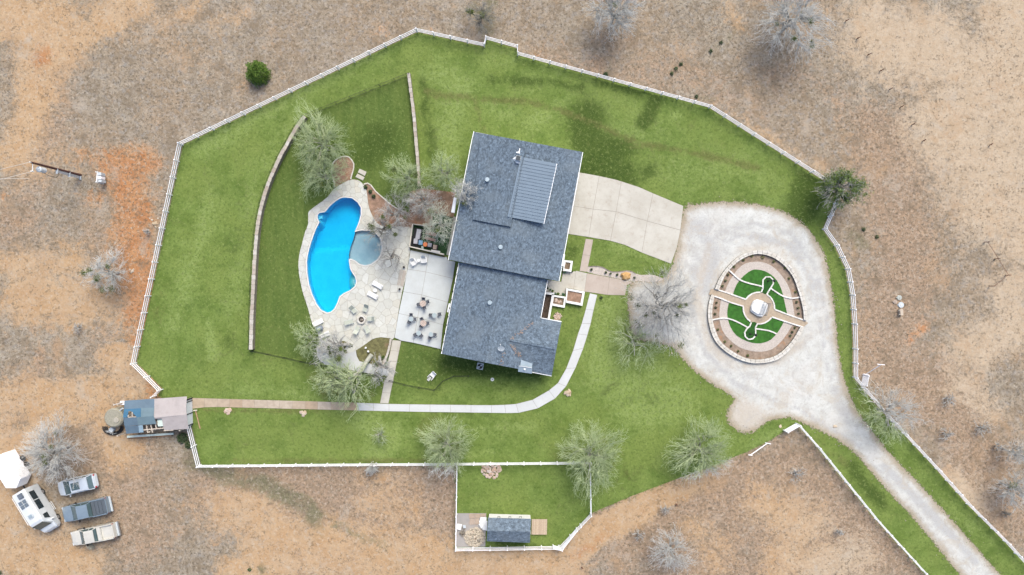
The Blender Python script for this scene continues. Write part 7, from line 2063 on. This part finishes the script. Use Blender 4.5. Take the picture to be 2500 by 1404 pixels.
s_ = rs.uniform(.05, .13, (n, 1)); sd_ = np.cross(d, np.array([0, 0, 1.])); sd_ /= np.maximum(np.linalg.norm(sd_, axis=1), .01)[:, None]
V = np.stack([q - sd_ * .022, q + sd_ * .022, q + d * s_], 1).reshape(-1, 3)
t_ = NT("grass_blade"); t_.fin(t_.mix(t_.mr(t_.noise(1.7, 4, .7), .38, .62), (.055, .095, .016), (.165, .215, .058)), .9)
o = link(bpy.data.objects.new("lawn_blades", np_mesh("lawn_blades", V, np.arange(3 * n).reshape(-1, 3), t_.m))); tag(o, "short grass blades standing over the lawn and ragged along its edges", "grass", kind='stuff')
# loose stones along the gravel edges
rs = np.random.RandomState(12); pts = []
a_ = np.array(list(gr) + [gr[0]])
for k in range(len(a_) - 1):
    L2 = np.linalg.norm(a_[k + 1] - a_[k]); m_n = int(L2 * 5); t2 = rs.uniform(0, 1, (m_n, 1)); pts.append(a_[k] + (a_[k + 1] - a_[k]) * t2 + rs.normal(0, .45, (m_n, 2)))
pts = np.concatenate(pts); pts = pts[~inpoly(pts, hard[0]) & (inpoly(pts, gr) | (rs.rand(len(pts)) < .25))]
m_ = MB()
for x, y in pts:
    z_ = rs.uniform(.02, .045); e = Matrix.Rotation(rs.uniform(0, 3), 3, 'Z') @ Matrix.Rotation(rs.uniform(0, 3), 3, 'X')
    m_.add([tuple(e @ (Vector(c) * z_) + Vector((x, y, .03))) for c in cube], cf)
o = m_.build("loose_stones", simple("loose_gravel_stone", (.27, .24, .20), .3, 9)); tag(o, "loose stones strewn along the edges of the gravel drive", "stones", kind='stuff')
# dry grass tufts over the pasture: far too many to count
rs = np.random.RandomState(5)
n = 26000
xy = np.column_stack([rs.uniform(-66, 66, n), rs.uniform(-38, 38, n)])
keep = ~inpoly(xy, lawn_poly) & ~inpoly(xy, gr) & (np.sin(xy[:, 0] * .35 + 2 * np.sin(xy[:, 1] * .2)) + np.sin(xy[:, 1] * .31 + 1.5 * np.sin(xy[:, 0] * .17)) + rs.normal(0, .7, n) > -.4)
xy = xy[keep]
q = np.repeat(np.column_stack([xy, np.full(len(xy), .02)]), 5, 0); n = len(q)
d = rs.normal(0, 1, (n, 3)); d[:, 2] = np.abs(d[:, 2]) * .8 + .25; d /= np.linalg.norm(d, axis=1)[:, None]
s_ = rs.uniform(.06, .20, (n, 1)); sd_ = np.cross(d, np.array([0, 0, 1.])); sd_ /= np.maximum(np.linalg.norm(sd_, axis=1), .01)[:, None]
V = np.stack([q - sd_ * .02, q + sd_ * .02, q + d * s_], 1).reshape(-1, 3)
t_ = NT("dry_straw"); t_.fin(t_.mix(t_.mr(t_.noise(1.7, 3, .7), .4, .6), (.13, .105, .07), (.33, .28, .20)), .95)
o = link(bpy.data.objects.new("dry_grass", np_mesh("dry_grass", V, np.arange(3 * n).reshape(-1, 3), t_.m))); tag(o, "dry straw tufts scattered over the pasture round the lawn", "dry grass", kind='stuff')
print("tris", sum(len(m.polygons) for m in bpy.data.meshes))
